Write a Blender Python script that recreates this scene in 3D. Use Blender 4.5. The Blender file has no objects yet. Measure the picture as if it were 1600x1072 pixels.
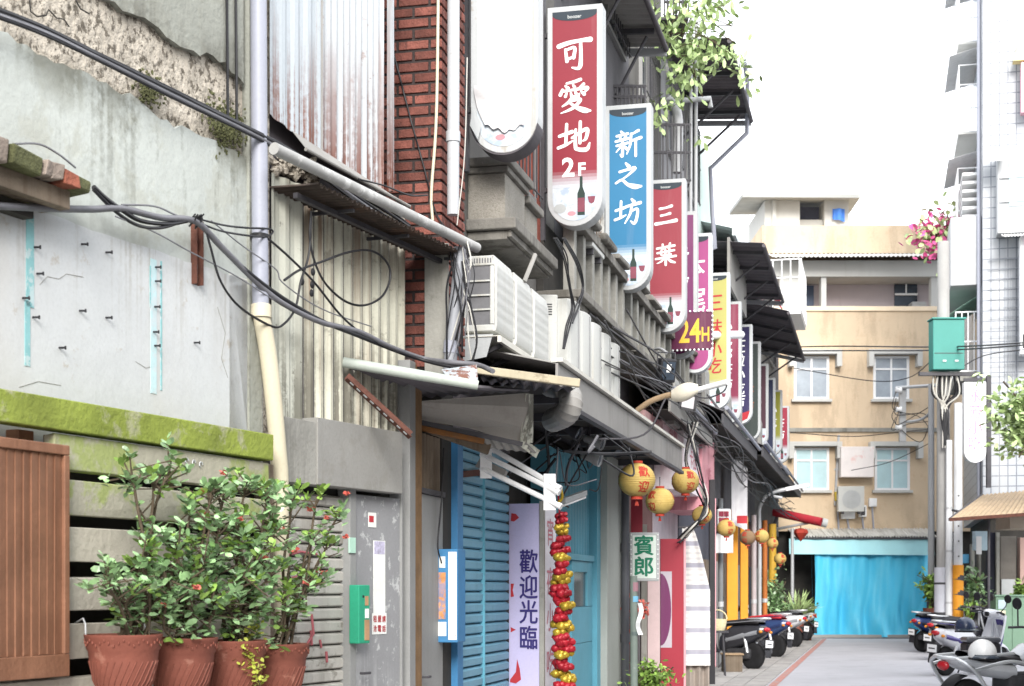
import bpy, bmesh, math, random
from mathutils import Vector, Matrix
random.seed(7)
S = bpy.context.scene
COL = S.collection
# ---------------------------------------------------------------- camera, world, sun, exposure
F, CX, HY, EYE = 2400.0, 800.0, 920.0, 1.55
cam = bpy.data.cameras.new('camera'); camo = bpy.data.objects.new('camera', cam); COL.objects.link(camo)
camo.location = (0, 0, EYE); camo.rotation_euler = (math.pi/2, 0, 0)
cam.sensor_width = 36; cam.lens = F/1600*36; cam.shift_y = (HY-536)/1600
cam.clip_end = 2000; cam.clip_start = .1
cam.dof.use_dof = True; cam.dof.focus_distance = 12.5; cam.dof.aperture_fstop = 5.0
S.camera = camo
W = bpy.data.worlds.new('World'); S.world = W; W.use_nodes = True
nt = W.node_tree; bg = nt.nodes['Background']
sky = nt.nodes.new('ShaderNodeTexSky'); sky.sky_type = 'NISHITA'; sky.sun_disc = False
SUN_EL, SUN_AZ = math.radians(28), math.radians(178)      # azimuth clockwise from +Y
sky.sun_elevation = SUN_EL; sky.sun_rotation = SUN_AZ; sky.dust_density = 3; sky.air_density = 1.5
ov = nt.nodes.new('ShaderNodeMix'); ov.data_type = 'RGBA'; ov.inputs[0].default_value = .86     # closed white cloud over the sky
nt.links.new(sky.outputs[0], ov.inputs[6]); ov.inputs[7].default_value = (9.2, 9.4, 9.8, 1)
nt.links.new(ov.outputs[2], bg.inputs[0])
bg.inputs[1].default_value = .15
sl = bpy.data.lights.new('sun', 'SUN'); sl.energy = 2.4; sl.angle = math.radians(24); sl.color = (1, .97, .93)
so = bpy.data.objects.new('sun', sl); COL.objects.link(so)
sd = Vector((math.sin(SUN_AZ)*math.cos(SUN_EL), math.cos(SUN_AZ)*math.cos(SUN_EL), math.sin(SUN_EL)))
so.rotation_euler = sd.to_track_quat('Z', 'Y').to_euler(); so.location = (20, -20, 40)
S.view_settings.view_transform = 'Standard'; S.view_settings.look = 'None'
S.view_settings.exposure = 1.0; S.view_settings.gamma = 1
S.cycles.max_bounces = 6; S.cycles.diffuse_bounces = 5; S.cycles.use_denoising = True

# ---------------------------------------------------------------- frames (out from wall, along wall, up)
class Fr:
    def __init__(f, P, slope=None, u=None):
        f.P = Vector((P[0], P[1]))
        f.u = Vector(u).normalized() if u else Vector((slope, 1)).normalized()
        f.n = Vector((f.u.y, -f.u.x)); f.ang = math.atan2(f.n.y, f.n.x)
    def w(f, d, s, z):
        q = f.P + f.u*s + f.n*d; return Vector((q.x, q.y, z))
    def s(f, px, d=0.):
        k = (px-CX)/F; a = f.P + f.n*d
        return (k*a.y - a.x)/(f.u.x - k*f.u.y)
    def Y(f, d, s): return (f.P + f.u*s + f.n*d).y
    def p(f, px, py, d=0.):
        s = f.s(px, d); return Vector((d, s, EYE + (HY-py)*f.Y(d, s)/F))
    def z(f, py, d, s): return EYE + (HY-py)*f.Y(d, s)/F
    def ps(f, px, py, s):            # point on the cross plane s = const
        k = (px-CX)/F; a = f.P + f.u*s
        d = (k*a.y - a.x)/(f.n.x - k*f.n.y)
        return Vector((d, s, EYE + (HY-py)*f.Y(d, s)/F))
    def pw(f, px, py, d=0.):
        q = f.p(px, py, d); return f.w(*q)
    def loc(f, wv):                  # world -> frame
        q = Vector((wv[0], wv[1])) - f.P
        return Vector((q.dot(f.n), q.dot(f.u), wv[2]))
WF = Fr((0, 0), u=(0, 1))
def wp(px, py, Y): return Vector(((px-CX)/F*Y, Y, EYE + (HY-py)/F*Y))
W1 = Fr((-1.41, 8.99), .424)         # old concrete wall: s runs negative to the left
W2 = Fr((-1.41, 8.99), .49)          # tin clad house
MF = Fr((-.7155, 10.41), .24)        # the long row of shophouses
RF = Fr((11.64, 38.0), .24)          # white tiled building on the right
def my(y): return MF.s(CX + F*(.24 - 3.21/y))   # s of the main facade at depth y

# ---------------------------------------------------------------- materials
MATS = {}
def lin(c):
    if isinstance(c, str):
        c = c.lstrip('#'); c = [int(c[i:i+2], 16)/255 for i in (0, 2, 4)]
        c = [x/12.92 if x <= .04045 else ((x+.055)/1.055)**2.4 for x in c]
    return (c[0], c[1], c[2], 1)
class NT:
    def __init__(s, name):
        s.m = bpy.data.materials.new(name); s.m.use_nodes = True; s.t = s.m.node_tree
        s.b = s.t.nodes['Principled BSDF']
    def n(s, typ, **kw):
        n = s.t.nodes.new('ShaderNode'+typ)
        for k, v in kw.items():
            if k.startswith('_'): setattr(n, k[1:], v)
            else:
                n.inputs[k.replace('0', ' ') if k not in n.inputs else k].default_value = v
        return n
    def l(s, a, b): s.t.links.new(a, b)
    def noise(s, vec, scale, det=5, rough=.6):
        n = s.n('TexNoise'); n.inputs['Scale'].default_value = scale; n.inputs['Detail'].default_value = det
        n.inputs['Roughness'].default_value = rough; s.l(vec, n.inputs['Vector']); return n.outputs['Fac']
    def rng(s, fac, a, b, c=0., d=1.):
        n = s.n('MapRange'); n.inputs[1].default_value = a; n.inputs[2].default_value = b
        n.inputs[3].default_value = c; n.inputs[4].default_value = d; s.l(fac, n.inputs[0]); return n.outputs[0]
    def mul(s, a, b, op='MULTIPLY'):
        n = s.n('Math'); n.operation = op
        for i, x in enumerate((a, b)):
            if hasattr(x, 'links'): s.l(x, n.inputs[i])
            else: n.inputs[i].default_value = x
        return n.outputs[0]
    def mix(s, fac, a, b):
        n = s.n('Mix'); n.data_type = 'RGBA'
        if hasattr(fac, 'links'): s.l(fac, n.inputs[0])
        else: n.inputs[0].default_value = fac
        for x, i in ((a, 6), (b, 7)):
            if hasattr(x, 'links'): s.l(x, n.inputs[i])
            else: n.inputs[i].default_value = x
        return n.outputs[2]
    def pos(s, sc=None):
        g = s.n('NewGeometry').outputs['Position']
        if sc is None: return g
        m = s.n('Mapping'); m.inputs['Scale'].default_value = sc; s.l(g, m.inputs[0]); return m.outputs[0]
    def zc(s):
        x = s.n('SeparateXYZ'); s.l(s.pos(), x.inputs[0]); return x.outputs[2]
def sc3(c, f): return (min(c[0]*f, 1), min(c[1]*f, 1), min(c[2]*f, 1), 1)
def mat(name, col, rough=.7, var=.15, sc=2.5, streak=0., scol='#6b665c', ssc=5., sthr=.55, spot=0., spcol='#5a4030',
        spsc=12., spthr=.62, bump=.15, bsc=40., metal=0., spec=.35, trans=0., isl=0., fine=.06, drips=()):
    if name in MATS: return MATS[name]
    t = NT(name); c = lin(col); P = t.pos()
    base = t.mix(t.rng(t.noise(P, sc), .3, .7), sc3(c, 1-var), sc3(c, 1+var))
    if isl:
        r = t.n('NewGeometry').outputs['Random Per Island']
        h = t.n('HueSaturation'); t.l(base, h.inputs['Color']); t.l(t.rng(r, 0, 1, 1-isl, 1+isl), h.inputs['Value'])
        base = h.outputs[0]
    if fine: base = t.mix(t.rng(t.noise(P, 60, 3), .45, .8, 0, fine*3), base, sc3(c, .5))
    if streak:
        f = t.noise(t.pos((ssc, ssc, .35)), 1., 6, .65)
        g = t.noise(P, 1.3, 3)
        base = t.mix(t.mul(t.mul(t.rng(f, sthr, sthr+.16), streak), t.rng(g, .3, .6)), base, lin(scol))
    if spot:
        base = t.mix(t.mul(t.rng(t.noise(P, spsc, 6, .7), spthr, spthr+.06), spot), base, lin(spcol))
    for (z0, z1, dc, amt, dsc, thr) in drips:        # run-off stains, strongest at height z0 and gone at z1
        f = t.mul(t.noise(t.pos((dsc, dsc, .22)), 1., 4, .7), t.mul(t.noise(P, 22, 4, .7), .22), 'ADD'); f = t.mul(f, .11, 'SUBTRACT'); g = t.noise(P, 2.1, 4)
        zz = t.mul(t.zc(), t.mul(g, .5), 'ADD')
        base = t.mix(t.mul(t.mul(t.rng(f, thr, thr+.1), t.rng(zz, z1+.25, z0+.25)), amt), base, lin(dc))
    t.l(base, t.b.inputs['Base Color'])
    t.b.inputs['Roughness'].default_value = rough; t.b.inputs['Metallic'].default_value = metal
    t.b.inputs['Specular IOR Level'].default_value = spec
    if bump:
        b = t.n('Bump'); b.inputs['Strength'].default_value = bump; b.inputs['Distance'].default_value = .02
        t.l(t.noise(P, bsc, 4), b.inputs['Height']); t.l(b.outputs[0], t.b.inputs['Normal'])
    if trans:
        t.b.inputs['Transmission Weight'].default_value = trans
    MATS[name] = t.m; return t.m

# ---------------------------------------------------------------- mesh builder
class M:
    def __init__(s): s.v = []; s.f = []
    def add(s, vs, fs):
        o = len(s.v); s.v += [Vector(v) for v in vs]; s.f += [tuple(i+o for i in f) for f in fs]; return s
    def box(s, x0, x1, y0, y1, z0, z1):
        vs = [(x, y, z) for z in (z0, z1) for y in (y0, y1) for x in (x0, x1)]
        return s.add(vs, [(0, 2, 3, 1), (4, 5, 7, 6), (0, 1, 5, 4), (2, 6, 7, 3), (0, 4, 6, 2), (1, 3, 7, 5)])
    def bar(s, p, q, w, h, up=(0, 0, 1)):
        p, q = Vector(p), Vector(q); a = (q-p).normalized(); up = Vector(up)
        if abs(a.dot(up)) > .99: up = Vector((1, 0, 0))
        r = a.cross(up).normalized(); t = r.cross(a)
        vs = [c + r*(w/2*i) + t*(h/2*j) for c in (p, q) for j in (-1, 1) for i in (-1, 1)]
        return s.add(vs, [(0, 1, 3, 2), (4, 6, 7, 5), (0, 4, 5, 1), (2, 3, 7, 6), (0, 2, 6, 4), (1, 5, 7, 3)])
    def tube(s, pts, r, n=8, cap=True):
        pts = [Vector(p) for p in pts]; rr = r if isinstance(r, (list, tuple)) else [r]*len(pts)
        vs = []; fs = []; pr = None
        for i, p in enumerate(pts):
            t = (pts[min(i+1, len(pts)-1)] - pts[max(i-1, 0)]).normalized()
            if pr is None:
                pr = t.orthogonal().normalized()
            pr = (pr - t*pr.dot(t)).normalized() if (pr - t*pr.dot(t)).length > 1e-5 else t.orthogonal().normalized()
            b = t.cross(pr)
            for k in range(n):
                a = 2*math.pi*k/n; vs.append(p + (pr*math.cos(a) + b*math.sin(a))*rr[i])
        for i in range(len(pts)-1):
            for k in range(n):
                fs.append((i*n+k, i*n+(k+1) % n, (i+1)*n+(k+1) % n, (i+1)*n+k))
        if cap:
            fs.append(tuple(range(n))[::-1]); fs.append(tuple((len(pts)-1)*n+k for k in range(n)))
        return s.add(vs, fs)
    def prism(s, poly, vec):
        n = len(poly); vec = Vector(vec); vs = [Vector(p) for p in poly] + [Vector(p)+vec for p in poly]
        return s.add(vs, [tuple(range(n)), tuple(range(2*n-1, n-1, -1))] + [(i, (i+1) % n, n+(i+1) % n, n+i) for i in range(n)])
    def grid(s, fn, nu, nv, th=None, thick=0.):
        """fn(u,v)->Vector ; optional thickness vector makes it solid"""
        vs = [Vector(fn(i/nu, j/nv)) for j in range(nv+1) for i in range(nu+1)]; w = nu+1
        fs = [(j*w+i, j*w+i+1, (j+1)*w+i+1, (j+1)*w+i) for j in range(nv) for i in range(nu)]
        if th is None: return s.add(vs, fs)
        th = Vector(th); N = len(vs); vs2 = [v+th for v in vs]
        fs2 = [tuple(x+N for x in f[::-1]) for f in fs]
        ed = [(i, i+1) for i in range(nu)] + [(nv*w+i+1, nv*w+i) for i in range(nu)] + \
             [((j+1)*w, j*w) for j in range(nv)] + [(j*w+nu, (j+1)*w+nu) for j in range(nv)]
        fs3 = [(b, a, a+N, b+N) for a, b in ed]
        return s.add(vs+vs2, fs+fs2+fs3)
    def corr(s, a, b, c, d, waves, amp, th=.004, trap=False, nv=2, per=8):
        """corrugated sheet, corners a,b (across the ribs) and d,c ; ribs run a->d"""
        a, b, c, d = map(Vector, (a, b, c, d)); nrm = (b-a).cross(d-a).normalized()
        prof = [0, 0, .5, 1, 1, 1, .5, 0] if trap else [.5+.5*math.sin(2*math.pi*k/8) for k in range(8)]
        def fn(u, v):
            k = int(round(u*waves*8)) % 8
            return (a*(1-u)+b*u)*(1-v) + (d*(1-u)+c*u)*v + nrm*amp*prof[k]
        return s.grid(fn, waves*8, nv, nrm*-th)
    def ball(s, c, rx, ry=None, rz=None, nu=16, nv=10):
        ry = ry or rx; rz = rz or rx; c = Vector(c)
        vs = [c+Vector((0, 0, rz))]; fs = []
        for j in range(1, nv):
            a = math.pi*j/nv
            for i in range(nu):
                b = 2*math.pi*i/nu; vs.append(c+Vector((rx*math.sin(a)*math.cos(b), ry*math.sin(a)*math.sin(b), rz*math.cos(a))))
        vs.append(c-Vector((0, 0, rz))); L = len(vs)-1
        for i in range(nu):
            fs.append((0, 1+i, 1+(i+1) % nu)); fs.append((L, L-nu+(i+1) % nu, L-nu+i))
        for j in range(nv-2):
            for i in range(nu):
                a = 1+j*nu; fs.append((a+i, a+nu+i, a+nu+(i+1) % nu, a+(i+1) % nu))
        return s.add(vs, fs)
    def lathe(s, prof, c=(0, 0, 0), axis=(0, 0, 1), n=24):
        c = Vector(c); ax = Vector(axis).normalized(); e = ax.orthogonal().normalized(); g = ax.cross(e)
        vs = []; fs = []
        for r, h in prof:
            for k in range(n):
                a = 2*math.pi*k/n; vs.append(c+ax*h+(e*math.cos(a)+g*math.sin(a))*r)
        for j in range(len(prof)-1):
            for k in range(n): fs.append((j*n+k, j*n+(k+1) % n, (j+1)*n+(k+1) % n, (j+1)*n+k))
        if prof[0][0] > 1e-6: fs.append(tuple(range(n))[::-1])
        if prof[-1][0] > 1e-6: fs.append(tuple((len(prof)-1)*n+k for k in range(n)))
        return s.add(vs, fs)
    def leaf(s, p, dirv, L, w, fold=.25):
        p = Vector(p); a = Vector(dirv).normalized(); r = a.cross(Vector((random.gauss(0, .5), random.gauss(0, .5), 1))).normalized(); u = r.cross(a)
        m1, m2 = p+a*L*.42, p+a*L*.8-u*.05*L; f = fold*.45*w; o1, o2 = r*w*.46+u*f, r*w*.4+u*f
        return s.add([p, m1+o1, m2+o2, p+a*L-u*.1*L, m2-o2, m1-o1, m1, m2], [(0, 6, 1), (1, 6, 7, 2), (2, 7, 3), (0, 5, 6), (5, 4, 7, 6), (4, 3, 7)])
    def xf(s, mtx):
        s.v = [mtx @ v for v in s.v]; return s
    def merge(s, o): return s.add(o.v, o.f)
    def mesh(s, name, off=(0, 0, 0), smooth=None, fix=True):
        me = bpy.data.meshes.new(name); off = Vector(off)
        me.from_pydata([tuple(v-off) for v in s.v], [], s.f)
        if fix:
            bm = bmesh.new(); bm.from_mesh(me); bmesh.ops.recalc_face_normals(bm, faces=bm.faces); bm.to_mesh(me); bm.free()
        if smooth is not None:
            me.polygons.foreach_set('use_smooth', [True]*len(me.polygons))
            if smooth < 180: me.set_sharp_from_angle(angle=math.radians(smooth))
        return me
ORG = {}
def props(o, label=None, cat=None, group=None, kind=None):
    if label: o['label'] = label
    if cat: o['category'] = cat
    if group: o['group'] = group
    if kind or cat: o['kind'] = kind or 'thing'
    return o
def thing(name, label, cat, fr=WF, loc=(0, 0, 0), group=None, rz=0):
    o = bpy.data.objects.new(name, None); COL.objects.link(o); o.empty_display_size = .1
    o.location = fr.w(*loc); o.rotation_euler = (0, 0, fr.ang+rz)
    ORG[o] = Vector(loc); return props(o, label, cat, group)
def part(name, m, ma, par, smooth=None, bev=0, label=None, fix=True, kind=None):
    me = m.mesh(name, ORG[par], smooth, fix); o = bpy.data.objects.new(name, me); COL.objects.link(o)
    o.parent = par; ORG[o] = ORG[par]; me.materials.append(ma)
    if label: o['label'] = label
    if kind: o['kind'] = kind
    if bev:
        b = o.modifiers.new('bevel', 'BEVEL'); b.width = bev; b.segments = 2; b.limit_method = 'ANGLE'
    return o
def solo(name, m, ma, label=None, cat=None, fr=WF, group=None, smooth=None, bev=0, kind=None, fix=True):
    lo = Vector([min(v[i] for v in m.v) for i in range(3)]); hi = Vector([max(v[i] for v in m.v) for i in range(3)])
    c = Vector(((lo.x+hi.x)/2, (lo.y+hi.y)/2, lo.z))
    me = m.mesh(name, c, smooth, fix); o = bpy.data.objects.new(name, me); COL.objects.link(o)
    o.location = fr.w(*c); o.rotation_euler = (0, 0, fr.ang); me.materials.append(ma); ORG[o] = c
    if bev:
        b = o.modifiers.new('bevel', 'BEVEL'); b.width = bev; b.segments = 2; b.limit_method = 'ANGLE'
    return props(o, label, cat, group, kind)
def copy(root, fr, loc, label, rz=0, scale=1, mats=None):
    """copy a thing with its parts and sub-parts; mats: {old material: new one} swapped on object slots"""
    def cp(o, par):
        c = o.copy(); COL.objects.link(c)
        if par: c.parent = par
        if mats and c.type == 'MESH':
            for sl_ in c.material_slots:
                if sl_.material in mats:
                    nm = mats[sl_.material]; sl_.link = 'OBJECT'; sl_.material = nm
        for ch in list(o.children): cp(ch, c)
        return c
    r = cp(root, None); r.location = fr.w(*loc); r.rotation_euler = (0, 0, fr.ang+rz); r.scale = (scale,)*3
    r['label'] = label; return r
def crv(pts, n=6):
    """Catmull-Rom through points"""
    pts = [Vector(p) for p in pts]; q = [pts[0]*2-pts[1]] + pts + [pts[-1]*2-pts[-2]]; out = []
    for i in range(1, len(q)-2):
        a, b, c, d = q[i-1:i+3]
        for k in range(n):
            t = k/n; out.append(.5*((2*b)+(c-a)*t+(2*a-5*b+4*c-d)*t*t+(3*b-a-3*c+d)*t**3))
    return out+[pts[-1]]
def cable(label, pts, r, ma, name='cable', n=6, sub=6, group=None, fr=WF, cat='cable'):
    return solo(name, M().tube(crv(pts, sub), r, n), ma, label, cat, fr, group, smooth=60)
TXT = {}
def glyphs(body, bold=.0):
    k = (body, bold)
    if k not in TXT:
        c = bpy.data.curves.new('lettering', 'FONT'); c.body = body; c.offset = bold; c.resolution_u = 3
        c.align_x = 'CENTER'
        o = bpy.data.objects.new('lettering', c); COL.objects.link(o); bpy.context.view_layer.update()
        e = o.evaluated_get(bpy.context.evaluated_depsgraph_get()); me = e.to_mesh()
        vs = [v.co.copy() for v in me.vertices]; fs = [tuple(p.vertices) for p in me.polygons]
        e.to_mesh_clear(); bpy.data.objects.remove(o); bpy.data.curves.remove(c)
        xs = [v.x for v in vs]; ys = [v.y for v in vs]
        cx, cy = (min(xs)+max(xs))/2, (min(ys)+max(ys))/2
        TXT[k] = ([(v.x-cx, v.y-cy) for v in vs], fs, max(xs)-min(xs), max(ys)-min(ys))
    return TXT[k]
def text(m, body, size, o, right=(1, 0, 0), up=(0, 0, 1), bold=.0, shear=0., wide=1., rot=0., fit=True):
    """lettering centred on o; size = height of the word in metres"""
    if bold > .005 and any(ord(c) > 0x2e80 for c in body):      # thicken dense characters by close passes
        nn = Vector(right).normalized().cross(Vector(up).normalized()); e = bold*size*.8
        for q, (a, b) in enumerate(((0, 0), (1, 0), (-1, 0), (0, 1), (0, -1))):
            text(m, body, size, Vector(o)+Vector(right).normalized()*a*e+Vector(up).normalized()*b*e*.7+nn*.00025*q, right, up, 0, shear, wide, rot)
        return m
    vs, fs, w, h = glyphs(body, bold); k = size/(h if fit else 1); o, right, up = Vector(o), Vector(right).normalized(), Vector(up).normalized()
    c_, s_ = math.cos(rot), math.sin(rot); out = []
    for x, y in vs:
        x, y = (x + shear*y)*wide, y
        x, y = x*c_-y*s_, x*s_+y*c_
        out.append(o+right*x*k+up*y*k)
    return m.add(out, fs)

BR = {
'可': [[(-.02,.78,.09),(.3,.87,.08),(.7,.92,.07),(1.02,.93,.1)], [(.2,.66,.05),(.25,.28,.07)], [(.2,.64,.05),(.5,.7,.06),(.47,.38,.07)], [(.26,.34,.05),(.46,.4,.05)], [(.7,.88,.06),(.71,.4,.07),(.69,.1,.08),(.6,.02,.06),(.42,.06,.03)]],
'愛': [[(.7,1.02,.06),(.5,.96,.06),(.24,.92,.04)], [(.2,.84,.04),(.28,.76,.07)], [(.45,.86,.04),(.5,.78,.06)], [(.8,.86,.06),(.66,.76,.03)], [(.1,.72,.05),(.03,.56,.07)], [(.1,.67,.05),(.5,.7,.05),(.92,.73,.07),(.84,.6,.03)], [(.24,.6,.04),(.2,.5,.06)], [(.38,.6,.04),(.42,.48,.06),(.6,.46,.06),(.66,.56,.03)], [(.52,.66,.04),(.55,.57,.06)], [(.72,.63,.04),(.82,.53,.07)], [(.42,.44,.06),(.3,.3,.06),(.1,.18,.03)], [(.34,.33,.05),(.7,.37,.06),(.5,.14,.06),(.3,.04,.05),(.05,-.04,.02)], [(.36,.26,.04),(.6,.1,.08),(.85,.0,.1),(1.02,-.02,.04)]],
'地': [[(.0,.58,.06),(.42,.7,.07)], [(.24,.95,.06),(.21,.3,.06)], [(-.04,.2,.06),(.2,.28,.06),(.44,.4,.03)], [(.42,.5,.05),(.9,.76,.07),(.88,.46,.06),(.78,.38,.03)], [(.69,1.0,.06),(.68,.32,.06)], [(.54,.76,.05),(.53,.24,.07),(.6,.12,.07),(.9,.1,.08),(1.0,.3,.03)]],
'新': [[(.22,1.0,.05),(.3,.9,.08)], [(.04,.82,.06),(.5,.9,.06)], [(.16,.8,.05),(.2,.7,.06)], [(.42,.82,.06),(.34,.7,.04)], [(.0,.6,.06),(.52,.7,.07)], [(.04,.42,.06),(.5,.52,.06)], [(.28,.66,.06),(.27,.0,.07),(.18,.06,.03)], [(.26,.44,.05),(.02,.16,.03)], [(.3,.42,.05),(.48,.26,.08)], [(.94,1.0,.07),(.62,.84,.04)], [(.64,.88,.06),(.6,.45,.06),(.46,.06,.03)], [(.62,.58,.05),(1.04,.7,.08)], [(.83,.64,.06),(.83,-.04,.06)]],
'之': [[(.42,1.02,.05),(.54,.88,.09)], [(.16,.68,.06),(.5,.76,.06),(.8,.8,.08),(.5,.52,.05),(.16,.3,.04)], [(.0,.22,.05),(.25,.34,.06),(.5,.14,.08),(.8,.04,.12),(1.06,.04,.05)]],
'坊': [[(.0,.58,.06),(.4,.7,.07)], [(.22,.95,.06),(.2,.3,.06)], [(-.04,.2,.06),(.2,.28,.06),(.42,.38,.03)], [(.66,1.02,.05),(.76,.9,.09)], [(.42,.72,.06),(1.02,.86,.08)], [(.66,.8,.05),(.6,.44,.06),(.38,.04,.03)], [(.62,.52,.05),(.9,.6,.06),(.86,.2,.07),(.76,.02,.07),(.62,.12,.03)]],
'三': [[(.2,.84,.08),(.5,.88,.06),(.8,.96,.09)], [(.26,.48,.07),(.5,.52,.06),(.72,.58,.08)], [(-.02,.06,.1),(.5,.12,.08),(1.04,.2,.11)]],
'葉': [[(.04,.8,.06),(.95,.92,.07)], [(.34,1.0,.06),(.35,.76,.05)], [(.72,1.04,.06),(.64,.78,.05)], [(.06,.56,.06),(.94,.68,.06)], [(.28,.72,.05),(.29,.44,.05),(.76,.48,.06)], [(.48,.74,.05),(.48,.48,.05)], [(.7,.76,.05),(.66,.5,.05)], [(-.02,.26,.06),(1.02,.38,.07)], [(.5,.46,.07),(.5,-.06,.07)], [(.46,.32,.05),(.26,.12,.05),(.04,.02,.02)], [(.54,.32,.05),(.76,.12,.08),(.98,.04,.05)]],
}
def brush(m, ch, size, o, right=(1, 0, 0), up=(0, 0, 1), n=7):
    """hand brushed character: strokes of changing width"""
    o, right, up = Vector(o), Vector(right).normalized(), Vector(up).normalized(); nn = right.cross(up)
    for q, st in enumerate(BR[ch]):
        pts = crv([Vector((x, y, w)) for x, y, w in st], n); L = []; R = []
        for i, p in enumerate(pts):
            t = (pts[min(i+1, len(pts)-1)]-pts[max(i-1, 0)]); t = Vector((t.x, t.y)).normalized(); w = max(p.z, .012)*.86
            L.append((p.x-t.y*w, p.y+t.x*w)); R.append((p.x+t.y*w, p.y-t.x*w))
        def cap(i, sgn):
            t = (pts[1]-pts[0]) if i == 0 else (pts[-1]-pts[-2]); a0 = math.atan2(t.y, t.x)+(math.pi/2 if i == 0 else -math.pi/2); w = max(pts[i].z, .012)*.86
            return [(pts[i].x+w*math.cos(a0+math.pi*k/6), pts[i].y+w*math.sin(a0+math.pi*k/6)) for k in range(1, 6)]
        c0, c1 = cap(0, 1), cap(-1, 1); N = len(pts)
        vs = [o+right*((x-.5)*size)+up*((y-.5)*size)+nn*(.0002*q) for x, y in L+R+c0+c1]
        fs = [(i, i+1, N+i+1, N+i) for i in range(N-1)] + [tuple([0]+[2*N+k for k in range(5)]+[N]), tuple([2*N-1]+[2*N+5+k for k in range(5)]+[N-1])]
        m.add(vs, fs)
    return m

def rough(m, am=.006):
    m.v = [v+Vector((random.gauss(0, am), random.gauss(0, am), random.gauss(0, am))) for v in m.v]; return m
# ================================================================ materials
m_asph = mat('asphalt', '#57575a', .9, .1, .8, spot=.25, spcol='#6c6c6c', spsc=60, bump=.3, bsc=120)
m_pave = mat('paver', '#a09d9a', .9, .2, 3, spot=.4, spcol='#6d6962', spsc=5, bump=.3, isl=.12)
m_red_line = mat('red paint', '#b57a70', .8, .12, 3, spot=.85, spcol='#9a9592', spsc=9, spthr=.5)
m_conc = mat('concrete', '#8f8e88', .9, .18, 2, streak=.7, scol='#4f4d45', sthr=.5, spot=.45, spcol='#6f6e66', spsc=6, spthr=.57, bump=.35, bsc=25)
m_plast = mat('old plaster', '#b5bab5', .9, .08, 1.4, streak=.3, scol='#9a9a8f', ssc=2, sthr=.52, spot=.45, spcol='#a5a69a', spsc=2, spthr=.54, bump=.3, bsc=14, drips=((4.0, 3.2, '#5f5f53', .8, 2.6, .55), (4.02, 3.8, '#77776a', .8, 2, .42)))
m_upper = mat('upper render', '#92948c', .95, .16, 2.2, streak=.2, scol='#7d7e75', ssc=1.2, sthr=.5, spot=.6, spcol='#8a8b82', spsc=3, spthr=.52, bump=.5, bsc=18, drips=((4.4, 4.55, '#5a584f', .7, 3, .42),))
m_aggr = mat('exposed aggregate', '#b4ac9f', 1, .3, 9, spot=.85, spcol='#4f483e', spsc=22, spthr=.52, bump=1., bsc=30)
m_moss = mat('mossy cement', '#5a5c3e', 1, .35, 8, spot=.6, spcol='#77766a', spsc=14, bump=.8, bsc=40)
m_wpaint = mat('white wall paint', '#bfc2c3', .75, .06, 1.2, streak=.35, scol='#b5b0a8', ssc=1.8, sthr=.5, spot=.75, spcol='#a79f94', spsc=4.5, spthr=.61, bump=.2, bsc=9, drips=((3.3, 2.7, '#9a978f', .6, 9, .52),))
m_teal_p = mat('teal paint trace', '#83b3b6', .8, .12, 6, spot=.6, spcol='#c3cacb', spsc=16, spthr=.52, bump=0)
m_teal_l = mat('pale teal trace', '#b3cdd1', .8, .06, 6, spot=.6, spcol='#bfc5c8', spsc=16, spthr=.5, bump=0)
m_black = mat('black rubber', '#28282c', .55, .15, 6, bump=0)
m_cab = mat('cable sheath', '#232326', .5, .25, 9, bump=0, spot=.3, spcol='#4a4a50', spsc=30)
m_cabg = mat('grey cable sheath', '#6b6b70', .5, .2, 6, bump=0, streak=.3)
m_cabw = mat('pale cable sheath', '#b9b7b0', .6, .1, 6, bump=0)
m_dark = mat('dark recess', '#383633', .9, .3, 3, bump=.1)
m_pipe_g = mat('grey pvc', '#979aa6', .45, .05, 1.5, streak=.3, scol='#8f9096', bump=.03, spot=.12, spcol='#77777c')
m_pipe_c = mat('cream pvc', '#c9c1aa', .5, .05, 1.5, streak=.25, scol='#b3a78c', bump=.03, spot=.15, spcol='#9c8f74')
m_pipe_w = mat('white pvc', '#b0b2b5', .45, .05, 1.5, streak=.5, scol='#8f8d89', bump=.03, spot=.35, spcol='#8a847c', spsc=11, spthr=.6)
m_rust = mat('rusty steel', '#57362c', .8, .35, 9, spot=.5, spcol='#8a5a3c', spsc=22, bump=.3)
m_beam = mat('mossy timber', '#84903f', .9, .25, 3, spot=.75, spcol='#a09e86', spsc=2.2, spthr=.56, streak=.4, scol='#6b7a2c', ssc=3, bump=.5, bsc=26)
m_beam2 = mat('half mossy timber', '#a8a494', .9, .16, 2, spot=.75, spcol='#8c9a4c', spsc=1.5, spthr=.48, streak=.2, bump=.4, bsc=18)
m_plank = mat('grey timber', '#b5afa2', .9, .16, 2.2, spot=.4, spcol='#7d7568', spsc=3, bump=.4, bsc=18)
m_shut = mat('brown varnish', '#7f5a45', .6, .22, 4, streak=.7, scol='#6a4632', ssc=16, sthr=.47, bump=.2)
m_terra = mat('terracotta', '#7c483b', .75, .14, 4, spot=.35, spcol='#b98a78', spsc=7, spthr=.6, bump=.15, streak=.25, scol='#6e3b2e')
m_soil = mat('soil', '#3a3027', 1, .3, 20, bump=.8)
m_leaf = mat('thorn leaf', '#84a574', .33, .35, 14, bump=0, isl=.6, fine=0, spec=.9, spot=.3, spcol='#a5ad6a', spsc=9)
m_leaf2 = mat('young leaf', '#7f9e4c', .5, .25, 14, bump=0, isl=.45, fine=0)
m_leaf3 = mat('pale leaf', '#a3b880', .5, .2, 10, bump=0, isl=.5, fine=0)
m_stem = mat('thorny stem', '#554a3c', .9, .3, 20, bump=.4)
m_flow = mat('coral flower', '#c9685c', .6, .15, 20, bump=0, isl=.25)
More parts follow.
